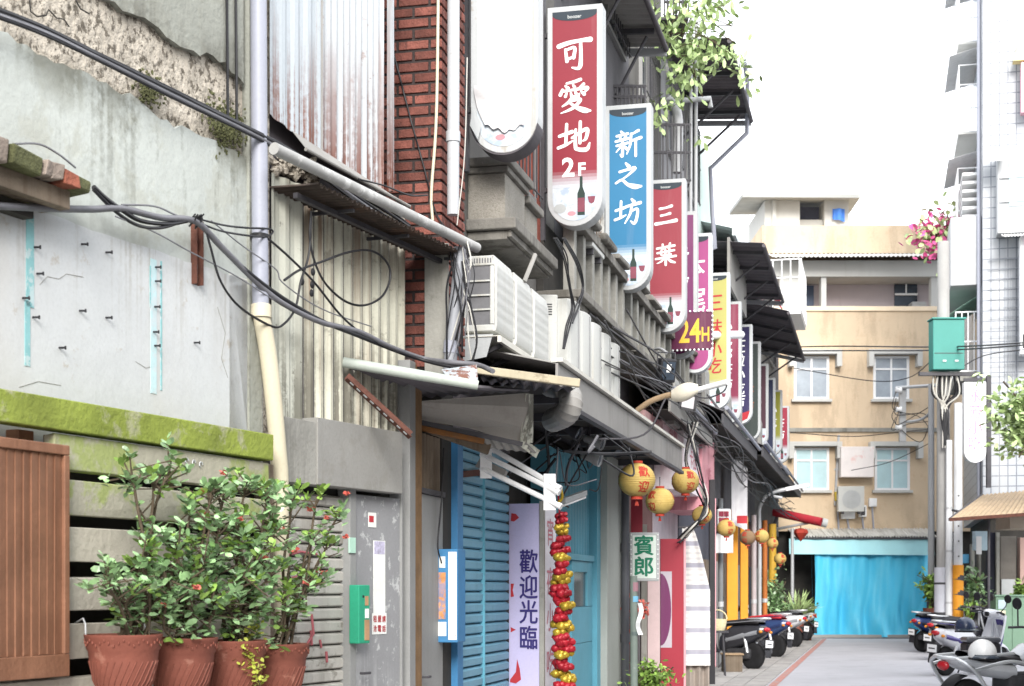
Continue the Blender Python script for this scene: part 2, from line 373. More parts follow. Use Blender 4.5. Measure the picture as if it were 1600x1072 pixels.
m_tin_w = mat('white tin', '#a9b0b5', .55, .04, 1.2, streak=.5, scol='#93705c', ssc=12, sthr=.6, spot=.6, spcol='#7a5848', spsc=9, spthr=.66, bump=.05, drips=((4.35, 5.0, '#6d3f2b', .95, 16, .46),))
m_tin_c = mat('cream tin', '#c9cabd', .6, .07, 1.3, streak=.5, scol='#7d6a52', ssc=8, sthr=.58, spot=.7, spcol='#6b685c', spsc=10, spthr=.6, bump=.05, drips=((2.75, 3.3, '#4f4c42', .8, 9, .44),))
m_tin_r = mat('rust streaked tin', '#c3c2b2', .65, .12, 1.5, streak=.95, scol='#6e4526', ssc=13, sthr=.5, spot=.4, spcol='#4f4a40', spsc=7, spthr=.58, bump=.05, drips=((2.8, 3.4, '#4a453b', .8, 12, .44), (4.1, 3.5, '#6a4a30', .8, 14, .46)))
m_tin_g = mat('grey tin', '#8d8b87', .6, .14, 1.5, streak=.4, scol='#54504a', bump=.05, spot=.3, spcol='#6b5d50')
m_tin_d = mat('dark tin', '#5a565a', .7, .2, 2, streak=.4, scol='#2c2a2c', bump=.05)
m_steel_d = mat('dark steel', '#454448', .6, .2, 6, bump=.05, spot=.3, spcol='#5a4b42')
m_steel_l = mat('light steel', '#b9bbbd', .45, .08, 3, bump=.03, streak=.3, metal=.2)
m_alu = mat('aluminium frame', '#aeb1b2', .5, .08, 4, streak=.4, scol='#8e8c86', bump=.02)
m_wood = mat('weathered wood', '#74685a', .85, .25, 3, streak=.6, scol='#4a3a2a', ssc=16, sthr=.48, bump=.3)
m_door_g = mat('grey door paint', '#8b8c8b', .6, .1, 2, streak=.4, scol='#6b6863', spot=.3, spcol='#c8c9c8', spsc=9, spthr=.68, bump=.08)
m_rollg = mat('shutter slats', '#b3b1aa', .55, .16, 2, streak=.6, scol='#6d655a', ssc=7, sthr=.5, spot=.6, spcol='#6f6a60', spsc=7, spthr=.57, bump=.08)
m_blue_s = mat('blue shutter', '#6f9fb5', .5, .1, 2, streak=.35, scol='#3f6478', bump=.04, spot=.2, spcol='#4f7486')
m_blue_f = mat('blue frame', '#3d7aa8', .5, .15, 3, streak=.3, scol='#28516e', bump=.05)
m_blue_d = mat('turquoise door', '#5f9fb3', .5, .1, 2, streak=.3, scol='#437686', bump=.04)
m_paper = mat('paper', '#e4e6e2', .9, .06, 5, bump=.05)
m_ink = mat('ink', '#3a3550', .8, .1, bump=0)
m_inkr = mat('red ink', '#b2343c', .8, .15, bump=0)
m_inkp = mat('indigo lettering', '#322a6b', .6, .1, bump=0)
m_green = mat('green box paint', '#2f9a78', .5, .12, 4, spot=.3, spcol='#2b6f58', bump=.04)
m_card = mat('cardboard brown', '#b08a68', .8, .15, 8, bump=0)
m_brick = mat('red brick', '#74463d', .9, .32, 9, spot=.75, spcol='#5c3a34', spsc=16, spthr=.55, bump=.6, bsc=60, isl=.38, streak=.3, scol='#4c3a36')
m_mortar = mat('dark mortar', '#3b3433', 1, .3, 14, bump=.6, spot=.3, spcol='#7b726a')
m_stone = mat('pebbledash', '#959189', .95, .15, 3, spot=.5, spcol='#857f76', spsc=60, spthr=.5, streak=.4, bump=.6, bsc=80)
m_ledge = mat('ledge cement', '#7d7a74', .95, .22, 3, streak=.75, scol='#45413a', ssc=6, sthr=.46, spot=.6, spcol='#9c988f', spsc=8, bump=.4)
m_ac = mat('ac casing', '#bfc0bc', .5, .05, 1.5, streak=.55, scol='#a39c8a', ssc=9, sthr=.54, bump=.03, spot=.35, spcol='#a0988a', spsc=12, spthr=.64)
m_acg = mat('ac grille', '#6d6d70', .6, .15, 6, bump=.1)
m_acb = mat('ac fan brown', '#8a7564', .6, .2, 9, bump=.1)
m_glass = mat('dark glass', '#3b444f', .15, .25, 2, bump=0, spec=.6, fine=0)
m_white = mat('white plastic', '#ecedee', .4, .03, 2, bump=0)
m_tubew = mat('tube glass', '#f4f5f5', .25, .02, 2, bump=0)
m_orange = mat('orange column', '#e59a2c', .6, .1, 2, bump=.05, streak=.2)
m_gold = mat('gold foil', '#b09432', .3, .15, 9, metal=.4, bump=.2, isl=.2, bsc=60)
m_redf = mat('red foil', '#9c1b29', .35, .15, 9, metal=.15, bump=.2, isl=.2, bsc=60)

# ================================================================ ground
g = M(); g.grid(lambda u, v: (-300+600*u, -150+700*v, 0), 6, 7)
solo('ground', g, m_asph, kind='structure')
# alley road slightly lighter sheet, red line, paved strip
red = [(1215, 1072), (1240, 1044), (1262, 1020), (1280, 1000)]
def gp(px, py): Y = EYE*F/(py-HY); return Vector(((px-CX)/F*Y, Y, 0))
dirv = Vector((.24, 1, 0)).normalized(); nrm = Vector((dirv.y, -dirv.x, 0))
rl = gp(1247, 1036)
def strip(o0, o1, t0, t1, z):
    m = M(); a = rl+dirv*t0; b = rl+dirv*t1
    return m.add([a+nrm*o0+Vector((0, 0, z)), a+nrm*o1+Vector((0, 0, z)), b+nrm*o1+Vector((0, 0, z)), b+nrm*o0+Vector((0, 0, z))], [(0, 1, 2, 3)])
solo('road_edge_line', strip(-.06, .07, -30, 15.6, .010), m_red_line, kind='structure')
m_road = mat('road asphalt', '#aeaeb3', .9, .1, .5, spot=.3, spcol='#8f8f93', spsc=1.3, spthr=.54, bump=.25, bsc=120, streak=0)
solo('alley_road', strip(-.4, 9, -34, 16.2, .004), m_road, kind='structure')
pv = M()
for i in range(64):
    for j in range(5):
        a = rl+dirv*(-30+i*.72); jz = random.uniform(0, .006)
        for (o0, o1) in [(-.1-.34*j, -.1-.34*j-.325)]:
            t0, t1 = -30+i*.72, -30+i*.72+.7
            p0 = [rl+dirv*t0+nrm*o0, rl+dirv*t1+nrm*o0, rl+dirv*t1+nrm*o1, rl+dirv*t0+nrm*o1]
            pv.prism([p+Vector((0, 0, .001)) for p in p0], (0, 0, .02+jz))
solo('pavement', pv, m_pave, kind='structure')
pe = M().box(-30, 30, 48.6, 50.2, .001, .09); solo('pavement', pe, mat('pale pavement', '#a9a7a4', .9, .1, 3), kind='structure')

# ================================================================ W1 : old concrete building
def jag(m, fr, d, s0, s1, z_edge, z_far, th, amp, n=70):
    """plaster layer with a ragged edge at z_edge, straight at z_far"""
    k = 0; top = []
    for i in range(n+1):
        k = k*.7 + random.gauss(0, amp*.5); top.append((d, s0+(s1-s0)*i/n, z_edge+k+random.gauss(0, amp*.18)))
    return m.prism([(d, s0, z_far)] + top + [(d, s1, z_far)], (th, 0, 0))
cb = thing('concrete_building', 'old grey concrete building with whitewashed lower wall and flaking render', 'building', W1, (0, -1.2, 0))
sL, sR = -4.6, -.02
part('wall', M().box(-5, 0, sL, sR, 0, 8), m_aggr, cb)
ub = M(); jag(ub, W1, .002, sL, W1.s(372), 4.43, 8, .035, .03); part('upper_render', ub, m_upper, cb)
pb = M(); jag(pb, W1, .002, sL, W1.s(398), 4.0, 3.1, .03, .035); part('plaster', pb, m_plast, cb)
wp_ = M(); jag(wp_, W1, .012, sL, W1.s(402), 3.29, 2.2, .024, .006); part('painted_panel', wp_, m_wpaint, cb)
part('lower_wall', M().box(.001, .012, sL, sR, 0, 2.3), m_dark, cb)  # wall coloured dark to paint in the shade behind the fence gaps
rp = M(); jag(rp, W1, .03, W1.s(350), W1.s(393), 2.25, 3.3, .006, .0); part('patched_plaster', rp, mat('patchy plaster', '#d8d7d0', .9, .12, 4, streak=.4, spot=.6, spcol='#a39c90', spsc=9, spthr=.55, bump=.5), cb)
for px in (352, 366): part('trim_strip', M().tube([W1.p(px, -300, .05), W1.p(px+4, 190, .05)], .008, 6), m_cab, cb, smooth=60)
part('corner_strip', M().box(.001, .05, W1.s(378), W1.s(398), 2.3, 8), m_upper, cb)
for px, py0, py1, wd, mm in ((47, 335, 480, .052, m_teal_p), (43, 470, 572, .035, m_teal_p), (240, 405, 615, .05, m_teal_l), (252, 408, 610, .012, m_teal_p), (235, 415, 480, .008, m_teal_p)):
    a = W1.p(px, py0, .038); b = W1.p(px, py1, .038)
    part('paint_trace', M().box(.03, .0392, a.y-wd/2, a.y+wd/2, b.z, a.z), mm, cb)
for zx, zy in ((400, 5), (520, 45), (180, 150), (110, 270), (160, 365), (390, 333), (520, 367), (762, 118), (762, 187), (758, 313), (752, 437), (758, 505), (165, 20), (290, 515), (955, 490)):
    px, py = zx/3.152, 380+zy/3.152
    a = W1.p(px, py, .036); m = M().tube([a, a+Vector((.028, .012, 0))], .005, 6); m.tube([a+Vector((.026, .01, 0)), a+Vector((.032, .013, 0))], .009, 6)
    part('wall_bolt', m, m_black, cb)
for a, b, py in ((65, 110, 626), (180, 205, 641), (305, 332, 662)):
    p0, p1 = W1.p(a, py, .037), W1.p(b, py+5, .037); part('wall_slot', M().box(.03, .04, p0.y, p1.y, p1.z-.008, p0.z+.006), m_dark, cb)
for k, (d_, pts) in enumerate(((.039, ((46, 0), (48, 18), (58, 26), (72, 24), (76, 15), (88, 28), (100, 30), (108, 42))), (.039, ((118, 0), (126, 14), (140, 22))), (.037, ((62, 445), (74, 432), (92, 436), (104, 428), (130, 433))), (.037, ((30, 605), (60, 596), (95, 602))), (.037, ((212, 565), (228, 575), (238, 572))), (.037, ((340, 480), (352, 520), (346, 560), (356, 590))))):
    part('crack', M().tube([W1.p(x, y, d_) for x, y in pts], .0014 if k > 1 else .004, 4), m_conc if k > 1 else m_dark, cb)
# moss tufts below slab edge
for px, py, r in ((345, 190, .07), (232, 140, .05), (352, 205, .06), (365, 195, .05)):
    mm = M(); c = W1.p(px, py, .035)
    for k in range(150):
        q = c+Vector((0, random.gauss(0, r*1.1), random.gauss(0, r*.8))); mm.ball(q, random.uniform(.002, .007), random.uniform(.004, .013), random.uniform(.004, .012), 6, 4)
    part('moss', rough(mm, .003), m_moss, cb, smooth=60, kind='stuff')

# window hood of bricks
wh = thing('window_hood', 'broken brick and cement window hood sticking out of the whitewashed wall', 'window hood', W1, (0, -2.6, 3.2))
y0, y1 = W1.s(-120, .25), W1.s(117, .25)
zt = W1.p(60, 240, .25).z
def lump(a, b, z0, z1, d=.27):
    return rough(M().grid(lambda u, v: (0, 0, 0), 1, 1) if 0 else M().box(0, d, W1.s(a, .25), W1.s(b, .25), z0, z1), .007)
zb = W1.p(60, 272, .25).z
m_bp = mat('pale brick', '#8d8177', .95, .25, 12, bump=.6, isl=.2, spot=.5, spcol='#6b6558', spsc=14); m_bo = mat('orange brick', '#87503f', .95, .25, 12, bump=.6, spot=.5, spcol='#6b5a50', spsc=16)
part('hood_slab', lump(-120, 8, zb, zt+.015), m_bp, wh, bev=.008)
part('hood_slab', lump(9, 66, zb, zt-.01), m_moss, wh, bev=.01)
for a, b in ((67, 78), (79, 95)): part('brick', lump(a, b, zb+.004, zt-.015), m_bp, wh, bev=.006)
part('brick', lump(96, 118, zb, zt-.025), m_bo, wh, bev=.006)
part('hood_slab', lump(119, 146, zb-.01, zt-.03, .25), m_moss, wh, bev=.015)
part('lintel', M().box(0, .2, y0, y1+.03, zb-.09, zb-.003), m_wood, wh, bev=.004)
part('lintel', M().box(0, .1, y0, y1-.1, zb-.15, zb-.093), m_dark, wh)

# rusty bracket
rb = thing('steel_bracket', 'rusty slotted steel bracket hanging on the whitewashed wall', 'bracket', W1, tuple(W1.p(308, 445, .05)))
a, b = W1.p(308, 345, .05), W1.p(308, 445, .05)
m = M().box(.03, .036, a.y-.032, a.y+.032, b.z, a.z).box(.036, .07, a.y-.032, a.y-.026, b.z, a.z).box(.036, .07, a.y+.026, a.y+.032, b.z, a.z)
part('channel', m, m_rust, rb)
for k in range(7): part('slot', M().box(.035, .0375, a.y-.008, a.y+.008, b.z+.02+k*.052, b.z+.045+k*.052), m_paper, rb)

# rain pipe
rpipe = thing('rain_pipe', 'grey rain pipe changing to cream plastic below, beside the green beam', 'pipe', W1, tuple(W1.p(406, 900, .1)))
part('pipe', M().tube([W1.p(402, -350, .1), W1.p(405, 200, .1), W1.p(407, 478, .1)], .047, 16), m_pipe_g, rpipe, smooth=60)
part('pipe_joint', M().lathe([(.05, 0), (.058, .0), (.058, .07), (.05, .075)], W1.p(408, 496, .1)), m_pipe_c, rpipe, smooth=40)
part('pipe', M().tube(crv([W1.p(408, 490, .1), W1.p(421, 570, .1), W1.p(434, 700, .1), W1.p(438, 800, .1), W1.p(436, 1200, .1)]), .05, 16), m_pipe_c, rpipe, smooth=60, label='cream lower length of pipe')
part('pipe_strap', M().lathe([(.049, 0), (.052, .002), (.052, .02), (.049, .022)], W1.p(405, 372, .1)), m_cab, rpipe, smooth=40)

# ================================================================ fence, shutter panel, pots
fe = thing('timber_fence', 'weathered timber plank fence with a mossy green top beam', 'fence', W1, (.12, -1.6, 0))
fl = -3.4; fr_ = W1.s(424, .2)
part('top_beam', rough(M().box(.12, .22, fl, fr_, 2.268, 2.408), .003), m_beam, fe, bev=.006)
tops = [2.254, 2.05, 1.835, 1.605, 1.39, 1.14, .93, .72, .5, .28]
for i, zt_ in enumerate(tops):
    x = fl if i > 4 else W1.s(88, .2)
    part('plank', rough(M().box(.13, .19, x, fr_+random.uniform(-.01, .008), zt_-.158, zt_), .0035), m_beam2 if i < 2 else m_plank, fe, bev=.005, label='plank half covered in green moss' if i < 2 else None)
for px in (96, 262, 420): s_ = W1.s(px, .12); part('post', M().box(.05, .125, s_-.045, s_+.045, 0, 2.26), m_wood, fe, bev=.004)
for px in (-110, 40): s_ = W1.s(px, .12); part('post', M().box(.05, .125, s_-.05, s_+.05, 0, 2.26), m_shut, fe, bev=.004)
for k in range(3):
    c = W1.p(292+k*11, 720+k*3, .195); part('screw_hook', M().tube([c+Vector((0, .014*math.cos(t*.9), .014*math.sin(t*.9))) for t in range(6)], .004, 5), m_steel_l, fe)
sh = thing('louvre_shutter', 'brown varnished louvre shutter leaning against the timber fence', 'shutter', W1, tuple(W1.p(50, 1053, .2)))
sa, sb_ = W1.s(-150, .22), W1.s(101, .22); zb_, zt_ = 1.155, W1.p(50, 690, .22).z
for a, b, c, d in ((sa, sb_, zt_-.045, zt_), (sa, sb_, zb_, zb_+.1)): part('rail', M().box(.2, .25, a, b, c, d), m_shut, sh, bev=.004)
for a, b in ((sa, sa+.05), (sb_-.035, sb_)): part('stile', M().box(.2, .25, a, b, zb_+.101, zt_-.046), m_shut, sh, bev=.004)
n = 17; x0 = sa+.052; w = (sb_-.037-x0)/n
for i in range(n):
    c = x0+(i+.5)*w; q = rough(M().box(-.008, .008, -w*.49, w*.49, zb_+.101, zt_-.046).xf(Matrix.Translation((.228, c, 0)) @ Matrix.Rotation(.12, 4, 'Z')), .0012)
    part('slat', q, m_shut, sh)

def flower(c):
    m = M()
    for k in range(5):
        a = k*1.257+random.random(); m.leaf(c, (math.cos(a), math.sin(a), .5), .024, .022, .1)
    for k in range(5): m.leaf(Vector(c)+Vector((random.gauss(0, .012), random.gauss(0, .012), .01)), (random.gauss(0, 1), random.gauss(0, 1), .6), .024, .022, .1)
    return m.ball(Vector(c)+Vector((0, 0, .006)), .01, nu=6, nv=4)
POTS = [(193, 995, .26), (283, 1000, .27), (364, 1004, .28), (432, 1009, .29)]
plab = ['leftmost terracotta pot hung on the fence, beside the brown shutter', 'second terracotta pot from the brown shutter, under the shrub',
        'third terracotta pot, with a yellow trailing plant at its rim', 'rightmost terracotta pot beside the cream pipe']
slab_ = ['thorny shrub with tall leafless stems topped by leaf tufts, in the leftmost pot', 'dense thorny shrub in the second pot from the brown shutter',
         'thorny shrub with red flowers in the third pot, before the mossy planks', 'sparse thorny shrub spreading right over the grey shutter, in the rightmost pot']
pot_c = []
for i, (px, py, d) in enumerate(POTS):
    c = W1.p(px, py, d+.12); pot_c.append(c)
    loc = (c.x, c.y, c.z-.3)
    if i == 0:
        pot = thing('terracotta_pot', plab[0], 'plant pot', W1, loc, 'terracotta pots hung on the fence'); o = Vector(loc)
        part('bowl', M().lathe([(0, 0), (.085, 0), (.1, .02), (.135, .1), (.155, .19), (.16, .235), (.168, .245), (.171, .29), (.178, .3), (.178, .312), (.166, .312), (.155, .25), (.1, .24), (0, .24)], o, n=40), m_terra, pot, smooth=40)
        part('soil', M().lathe([(0, .27), (.08, .268), (.158, .262), (.158, .245)], o, n=24), m_soil, pot, smooth=80)
        r = M()
        for k in range(48):
            a = 2*math.pi*k/48; z = .275+.012*math.sin(k*math.pi/2); r.ball(o+Vector((.173*math.cos(a), .173*math.sin(a), z)), .005, .005, .009, 6, 4)
        part('relief_band', r, m_terra, pot, smooth=80)
        r = M()
        for k in range(30):
            a = 2*math.pi*k/30; r.tube([o+Vector((rr*math.cos(a+t*.25), rr*math.sin(a+t*.25), h)) for t, (rr, h) in enumerate(((.108, .03), (.137, .1), (.156, .19)))], .0035, 5)
        part('ribs', r, m_terra, pot, smooth=60)
        part('wire_hanger', M().tube([o+Vector((-.12, -.12, .31)), o+Vector((-.125, -.115, .36)), o+Vector((-.15, -.1, .385)), o+Vector((-.24, -.05, .36))], .004, 6), m_steel_l, pot, smooth=60)
    else: copy(pot, W1, loc, plab[i])
def whorl(m, p, up, n, L, w):
    a0 = random.random()*6
    for k in range(n):
        a = a0+k*2.4; d = Vector((math.cos(a), math.sin(a), random.uniform(-.15, .75)))+up*.5
        m.leaf(p+Vector((0, 0, random.uniform(-.03, .02))), d, L*random.uniform(.45, 1.25), w*random.uniform(.55, 1.15))
def shrub(i, tips, dens, fl):
    c = pot_c[i]; t = thing('thorny_shrub', slab_[i], 'shrub', W1, (c.x, c.y, c.z-.03), 'shrubs in the hanging pots')
    st, lf, yl = M(), M(), M(); flw = []
    for (px, py, dd, bare) in tips:
        e = W1.p(px, py, c.x+dd); b = c+Vector((random.uniform(-.06, .06), random.uniform(-.06, .06), -.04))
        mid = (b+e)/2+Vector((random.gauss(0, .03), random.gauss(0, .05), random.gauss(0, .03)))
        pts = crv([b, b*.6+mid*.4+Vector((random.gauss(0, .015), random.gauss(0, .02), 0)), mid, mid*.4+e*.6+Vector((0, random.gauss(0, .02), 0)), e], 5); st.tube(pts, [.011-.006*k/len(pts) for k in range(len(pts))], 6)
        for k, p in enumerate(pts):
            for q in range(3): st.leaf(p, (random.gauss(0, 1), random.gauss(0, 1), random.gauss(0, .5)), .022, .004)
            f = k/len(pts)
            if f > bare and f < .97:
                for q in range(int(dens*.3+random.random()*.9)):
                    tw = p+Vector((random.gauss(0, .06), random.gauss(0, .075), random.gauss(.02, .055)))
                    st.tube([p, tw], .004, 4); whorl(lf if random.random() < .8 else yl, tw, (tw-p).normalized(), 6, .056, .03)
        for q in range(dens):
            tw = e+Vector((random.gauss(0, .04), random.gauss(0, .055), random.gauss(0, .03))); st.tube([pts[-3], tw], .004, 4); whorl(lf if random.random() < .7 else yl, tw, Vector((0, 0, 1)), 8, .062, .034)
        for q in range(fl):
            if random.random() < .4: flw.append(e+Vector((random.uniform(-.02, .1), random.gauss(0, .06), random.gauss(.02, .05))))
    part('stems', st, m_stem, t, smooth=60, fix=False)
    part('foliage', lf, m_leaf, t, fix=False, kind='stuff'); part('young_foliage', yl, m_leaf2, t, fix=False, kind='stuff')
    for p in flw: part('flower', flower(p), m_flow, t, fix=False)
shrub(0, [(205, 735, .05, .75), (240, 745, .0, .55), (265, 735, .03, .72), (232, 850, .1, .3), (170, 905, .16, .45), (215, 885, .14, .3), (255, 930, .12, .3), (200, 935, .1, .4)], 4, 1)
shrub(1, [(300, 790, .0, .45), (330, 770, .05, .4), (275, 850, .12, .25), (320, 870, .14, .2), (345, 825, .08, .25), (290, 910, .15, .25), (335, 925, .15, .2), (262, 905, .15, .3)], 5, 1)
shrub(2, [(352, 768, .02, .5), (385, 755, .05, .4), (420, 765, .02, .4), (370, 830, .12, .2), (405, 850, .12, .2), (430, 815, .06, .3), (380, 900, .16, .2), (425, 900, .14, .25), (345, 935, .14, .2)], 5, 1)
shrub(3, [(455, 770, .02, .6), (495, 775, .05, .7), (532, 800, .05, .8), (490, 835, .1, .5), (455, 860, .12, .3), (480, 910, .12, .4), (505, 905, .08, .6), (440, 935, .14, .3), (515, 845, .05, .75)], 3, 1)
tr = thing('trailing_plant', 'small yellow green trailing plant spilling over the third terracotta pot', 'plant', W1, tuple(W1.p(402, 1040, .5)))
lf, st = M(), M(); a = W1.p(372, 1010, .5)
pts = crv([a, W1.p(385, 1018, .53), W1.p(397, 1035, .55), W1.p(408, 1080, .55)], 8); st.tube(pts, .003, 4)
for p in pts[8:]:
    for k in range(9): lf.leaf(p+Vector((random.gauss(0, .02), random.gauss(0, .035), random.gauss(0, .025))), (random.gauss(0, 1), random.gauss(0, 1), random.gauss(0, .6)), .03, .022)
for k in range(60): lf.leaf(W1.p(388, 985, .42)+Vector((random.gauss(0, .04), random.gauss(0, .07), random.gauss(0, .03))), (random.gauss(0, 1), random.gauss(0, 1), random.gauss(.3, .6)), .035, .025)
part('stem', st, m_stem, tr); part('foliage', lf, mat('yellow leaf', '#a9b04c', .5, .2, 10, bump=0, isl=.4), tr, fix=False, kind='stuff')
# ================================================================ W2 : tin clad house
e = W2.s(424); e1 = W2.s(628); eU = W2.s(600)
th_ = thing('tin_clad_house', 'narrow house clad in rusty corrugated tin above a grey roller shutter', 'building', W2, (0, .6, 0))
part('wall', M().box(-5, -.06, e-.02, eU-.02, 2.2, 8.2), m_tin_d, th_)
part('wall', M().box(-5, -.06, e-.02, e1, 0, 2.199), m_dark, th_)
part('wall', M().box(-.5, -.06, eU-.019, e1, 2.2, 4.1), m_tin_d, th_)
# upper sheets with rusty lower edge
def P2(px, py, d): return W2.p(px, py, d)
us = M(); us.corr(P2(421, -260, .03), P2(502, -260, .03), P2(502, 240, .03), P2(421, 178, .03), 4, .012, trap=True, nv=6)
part('upper_sheet', us, m_tin_w, th_)
us = M(); us.corr(P2(498, -260, .04), P2(602, -260, .04), P2(601, 303, .04), P2(498, 232, .04), 11, .034, nv=6)
m_tin_w2 = mat('rust edged tin', '#a9aeb2', .55, .05, 1.2, streak=.95, scol='#7d5140', ssc=14, sthr=.54, spot=.6, spcol='#7a5848', spsc=9, spthr=.62, bump=.05, drips=((4.2, 5.1, '#63382a', 1., 18, .42),))
part('upper_sheet', us, m_tin_w2, th_, smooth=50)
part('corner_flashing', M().box(.03, .07, eU-.012, eU+.012, W2.z(300, .04, eU), 8), m_tin_w2, th_)
part('sheet_seam', M().tube([P2(503, -200, .06), P2(503, 238, .06)], .006, 6), m_tin_g, th_)
# lower sheets
ls = M(); ls.corr(P2(424, 270, .0), P2(471, 288, .0), P2(471, 655, .0), P2(424, 655, .0), 2, .016, trap=True, nv=4); part('lower_sheet', ls, m_tin_c, th_)
ls = M(); ls.corr(P2(470, 288, -.03), P2(632, 330, -.03), P2(632, 690, -.03), P2(470, 690, -.03), 11, .04, trap=True, nv=4); part('lower_sheet', ls, m_tin_r, th_)
# broken cement patch at the wall head
cp_ = M()
for k in range(46):
    px = random.uniform(422, 500); py = 262+(px-422)*.36+random.gauss(-12, 12); c = P2(px, py, -.01)
    cp_.ball(c, random.uniform(.015, .03), random.uniform(.015, .05), random.uniform(.012, .04), 6, 4)
part('cement_patch', rough(cp_, .006), m_aggr, th_)
# fascia boxes
def fbox(a, b, pyt, pyb, d):
    s0, s1 = W2.s(a, d), W2.s(b, d); zt = W2.z(pyt, d, s0); z0 = W2.z(pyb, d, s0)
    return M().box(-.04, d, s0, s1, z0, zt)
part('shutter_housing', fbox(441, 495, 650, 752, .1), m_conc, th_, bev=.004, label='narrow stained cement box beside the cream pipe')
part('shutter_housing', fbox(496.5, 629, 652, 757, .11), mat('grey fascia', '#8f8e8a', .8, .15, 1.5, streak=.6, scol='#7a7770', ssc=6, bump=.15, spot=.3, spcol='#7d7a72', spsc=4, spthr=.56, drips=((2.98, 2.75, '#6f6c62', .5, 5, .5),)), th_, bev=.004)
# roller shutter with slats
rs = thing('roller_shutter', 'dirty grey roller shutter with red scrawls behind the rightmost potted shrub', 'roller shutter', W2, (0, .5, 0))
s0, s1 = W2.s(440), W2.s(545); zt = W2.p(440, 765).z
m = M(); n = int(zt/.078)
for i in range(n):
    z = zt-.078*(i+1); m.prism([(-.03, s0, z+.003), (-.008, s0, z+.012), (-.006, s0, z+.06), (-.03, s0, z+.074)], (0, s1-s0, 0))
part('slats', m, m_rollg, rs); part('backing', M().box(-.055, -.031, s0, s1, 0, zt), m_dark, rs)
part('guide_rail', M().box(-.03, .02, s1+.002, s1+.05, 0, zt+.05), m_tin_g, rs)
pt = lambda px, py: P2(px, py, .0)
for pl in ([(487, 960), (490, 990), (478, 1010)], [(486, 985), (487, 1008)], [(500, 1000), (502, 1012)], [(510, 1018), (511, 1035)], [(440, 870), (470, 862), (495, 866)], [(448, 905), (470, 900), (480, 915)]):
    part('scrawl', M().tube([pt(*q) for q in pl], .008, 6), mat('faded scrawl', '#a05a60', .8, .2, 9, bump=0), rs, smooth=60)
# pillar panel
pl = thing('metal_door', 'narrow grey metal door covered with peeled notices, between the roller shutter and the brown post', 'door', W2, (0, 1.1, 0))
a, b = W2.s(556, .04), W2.s(628, .04); zt = W2.z(772, .04, a)
m_peel = mat('peeled grey paint', '#8d8e90', .6, .12, 2, streak=.45, scol='#6a6866', spot=.85, spcol='#bfc1c1', spsc=11, spthr=.575, bump=.15, drips=((.55, 1.1, '#c9cbcb', .8, 16, .5),))
part('door_leaf', M().box(-.05, .03, a, b, .02, zt), m_peel, pl, bev=.004)
for q in ((a-.075, a-.003), (b-.012, b+.01)): part('door_frame', M().box(-.05, .045, q[0], q[1], 0, zt+.05), m_door_g, pl, bev=.003)
c = P2(563, 1052, .06)
part('door_handle', M().tube([c, c+Vector((.03, 0, 0)), c+Vector((.03, .07, 0))], .009, 8), m_steel_d, pl)
def patch(par, name, fr, px0, py0, px1, py1, d, ma, th=.003):
    p0, p1 = fr.p(px0, py0, d), fr.p(px1, py1, d)
    return part(name, M().box(d-th, d, p0.y, p1.y, fr.z(py1, d, (p0.y+p1.y)/2), fr.z(py0, d, (p0.y+p1.y)/2)), ma, par)
patch(pl, 'notice', W2, 584, 845, 602, 958, .034, m_paper)
patch(pl, 'notice', W2, 585, 846, 601, 866, .0355, mat('lilac print', '#b9b5cc', .9, .3, 40, bump=0))
patch(pl, 'sticker', W2, 576, 801, 588, 824, .034, m_paper); patch(pl, 'sticker', W2, 577, 806, 584, 816, .0355, m_inkr)
n0 = patch(pl, 'notice', W2, 582, 958, 604, 991, .034, m_paper)
tm = M()
for i in range(2):
    for j in range(3):
        q = W2.p(586+j*7, 967+i*15, .036); text(tm, '租屋請洽電話'[i*3+j], .042, q, (0, 1, 0), bold=.03)
part('lettering', tm, m_inkr, n0)
mb = thing('mail_box', 'green metal letter box fixed to the pillar beside the roller shutter', 'letter box', W2, tuple(W2.p(560, 1005, .1)))
a, b = W2.s(561, .12), W2.s(578, .12); z1 = W2.z(914, .12, a); z0 = W2.z(1006, .12, a)
part('body', M().box(.046, .12, a, b, z0, z1), m_green, mb, bev=.006)
q = b-.06
part('window', M().box(.115, .1225, q, b-.02, z1-.13, z1-.07), m_card, mb); part('label_plate', M().box(.115, .1228, q, b-.015, z1-.21, z1-.15), m_paper, mb)
part('flap', M().box(.115, .124, q-.005, b-.012, z0+.02, z1-.22), m_card, mb)
part('slot', M().box(.11, .1215, q-.03, q-.01, z1-.08, z1-.065), m_black, mb)
nb = thing('name_plate', 'small pale green plate on the pillar above the letter box', 'plate', W2, tuple(W2.p(551, 865, .05)))
patch(nb, 'plate', W2, 547, 840, 556, 864, .055, mat('pale green', '#a9cdbb', .6, .05), .012)

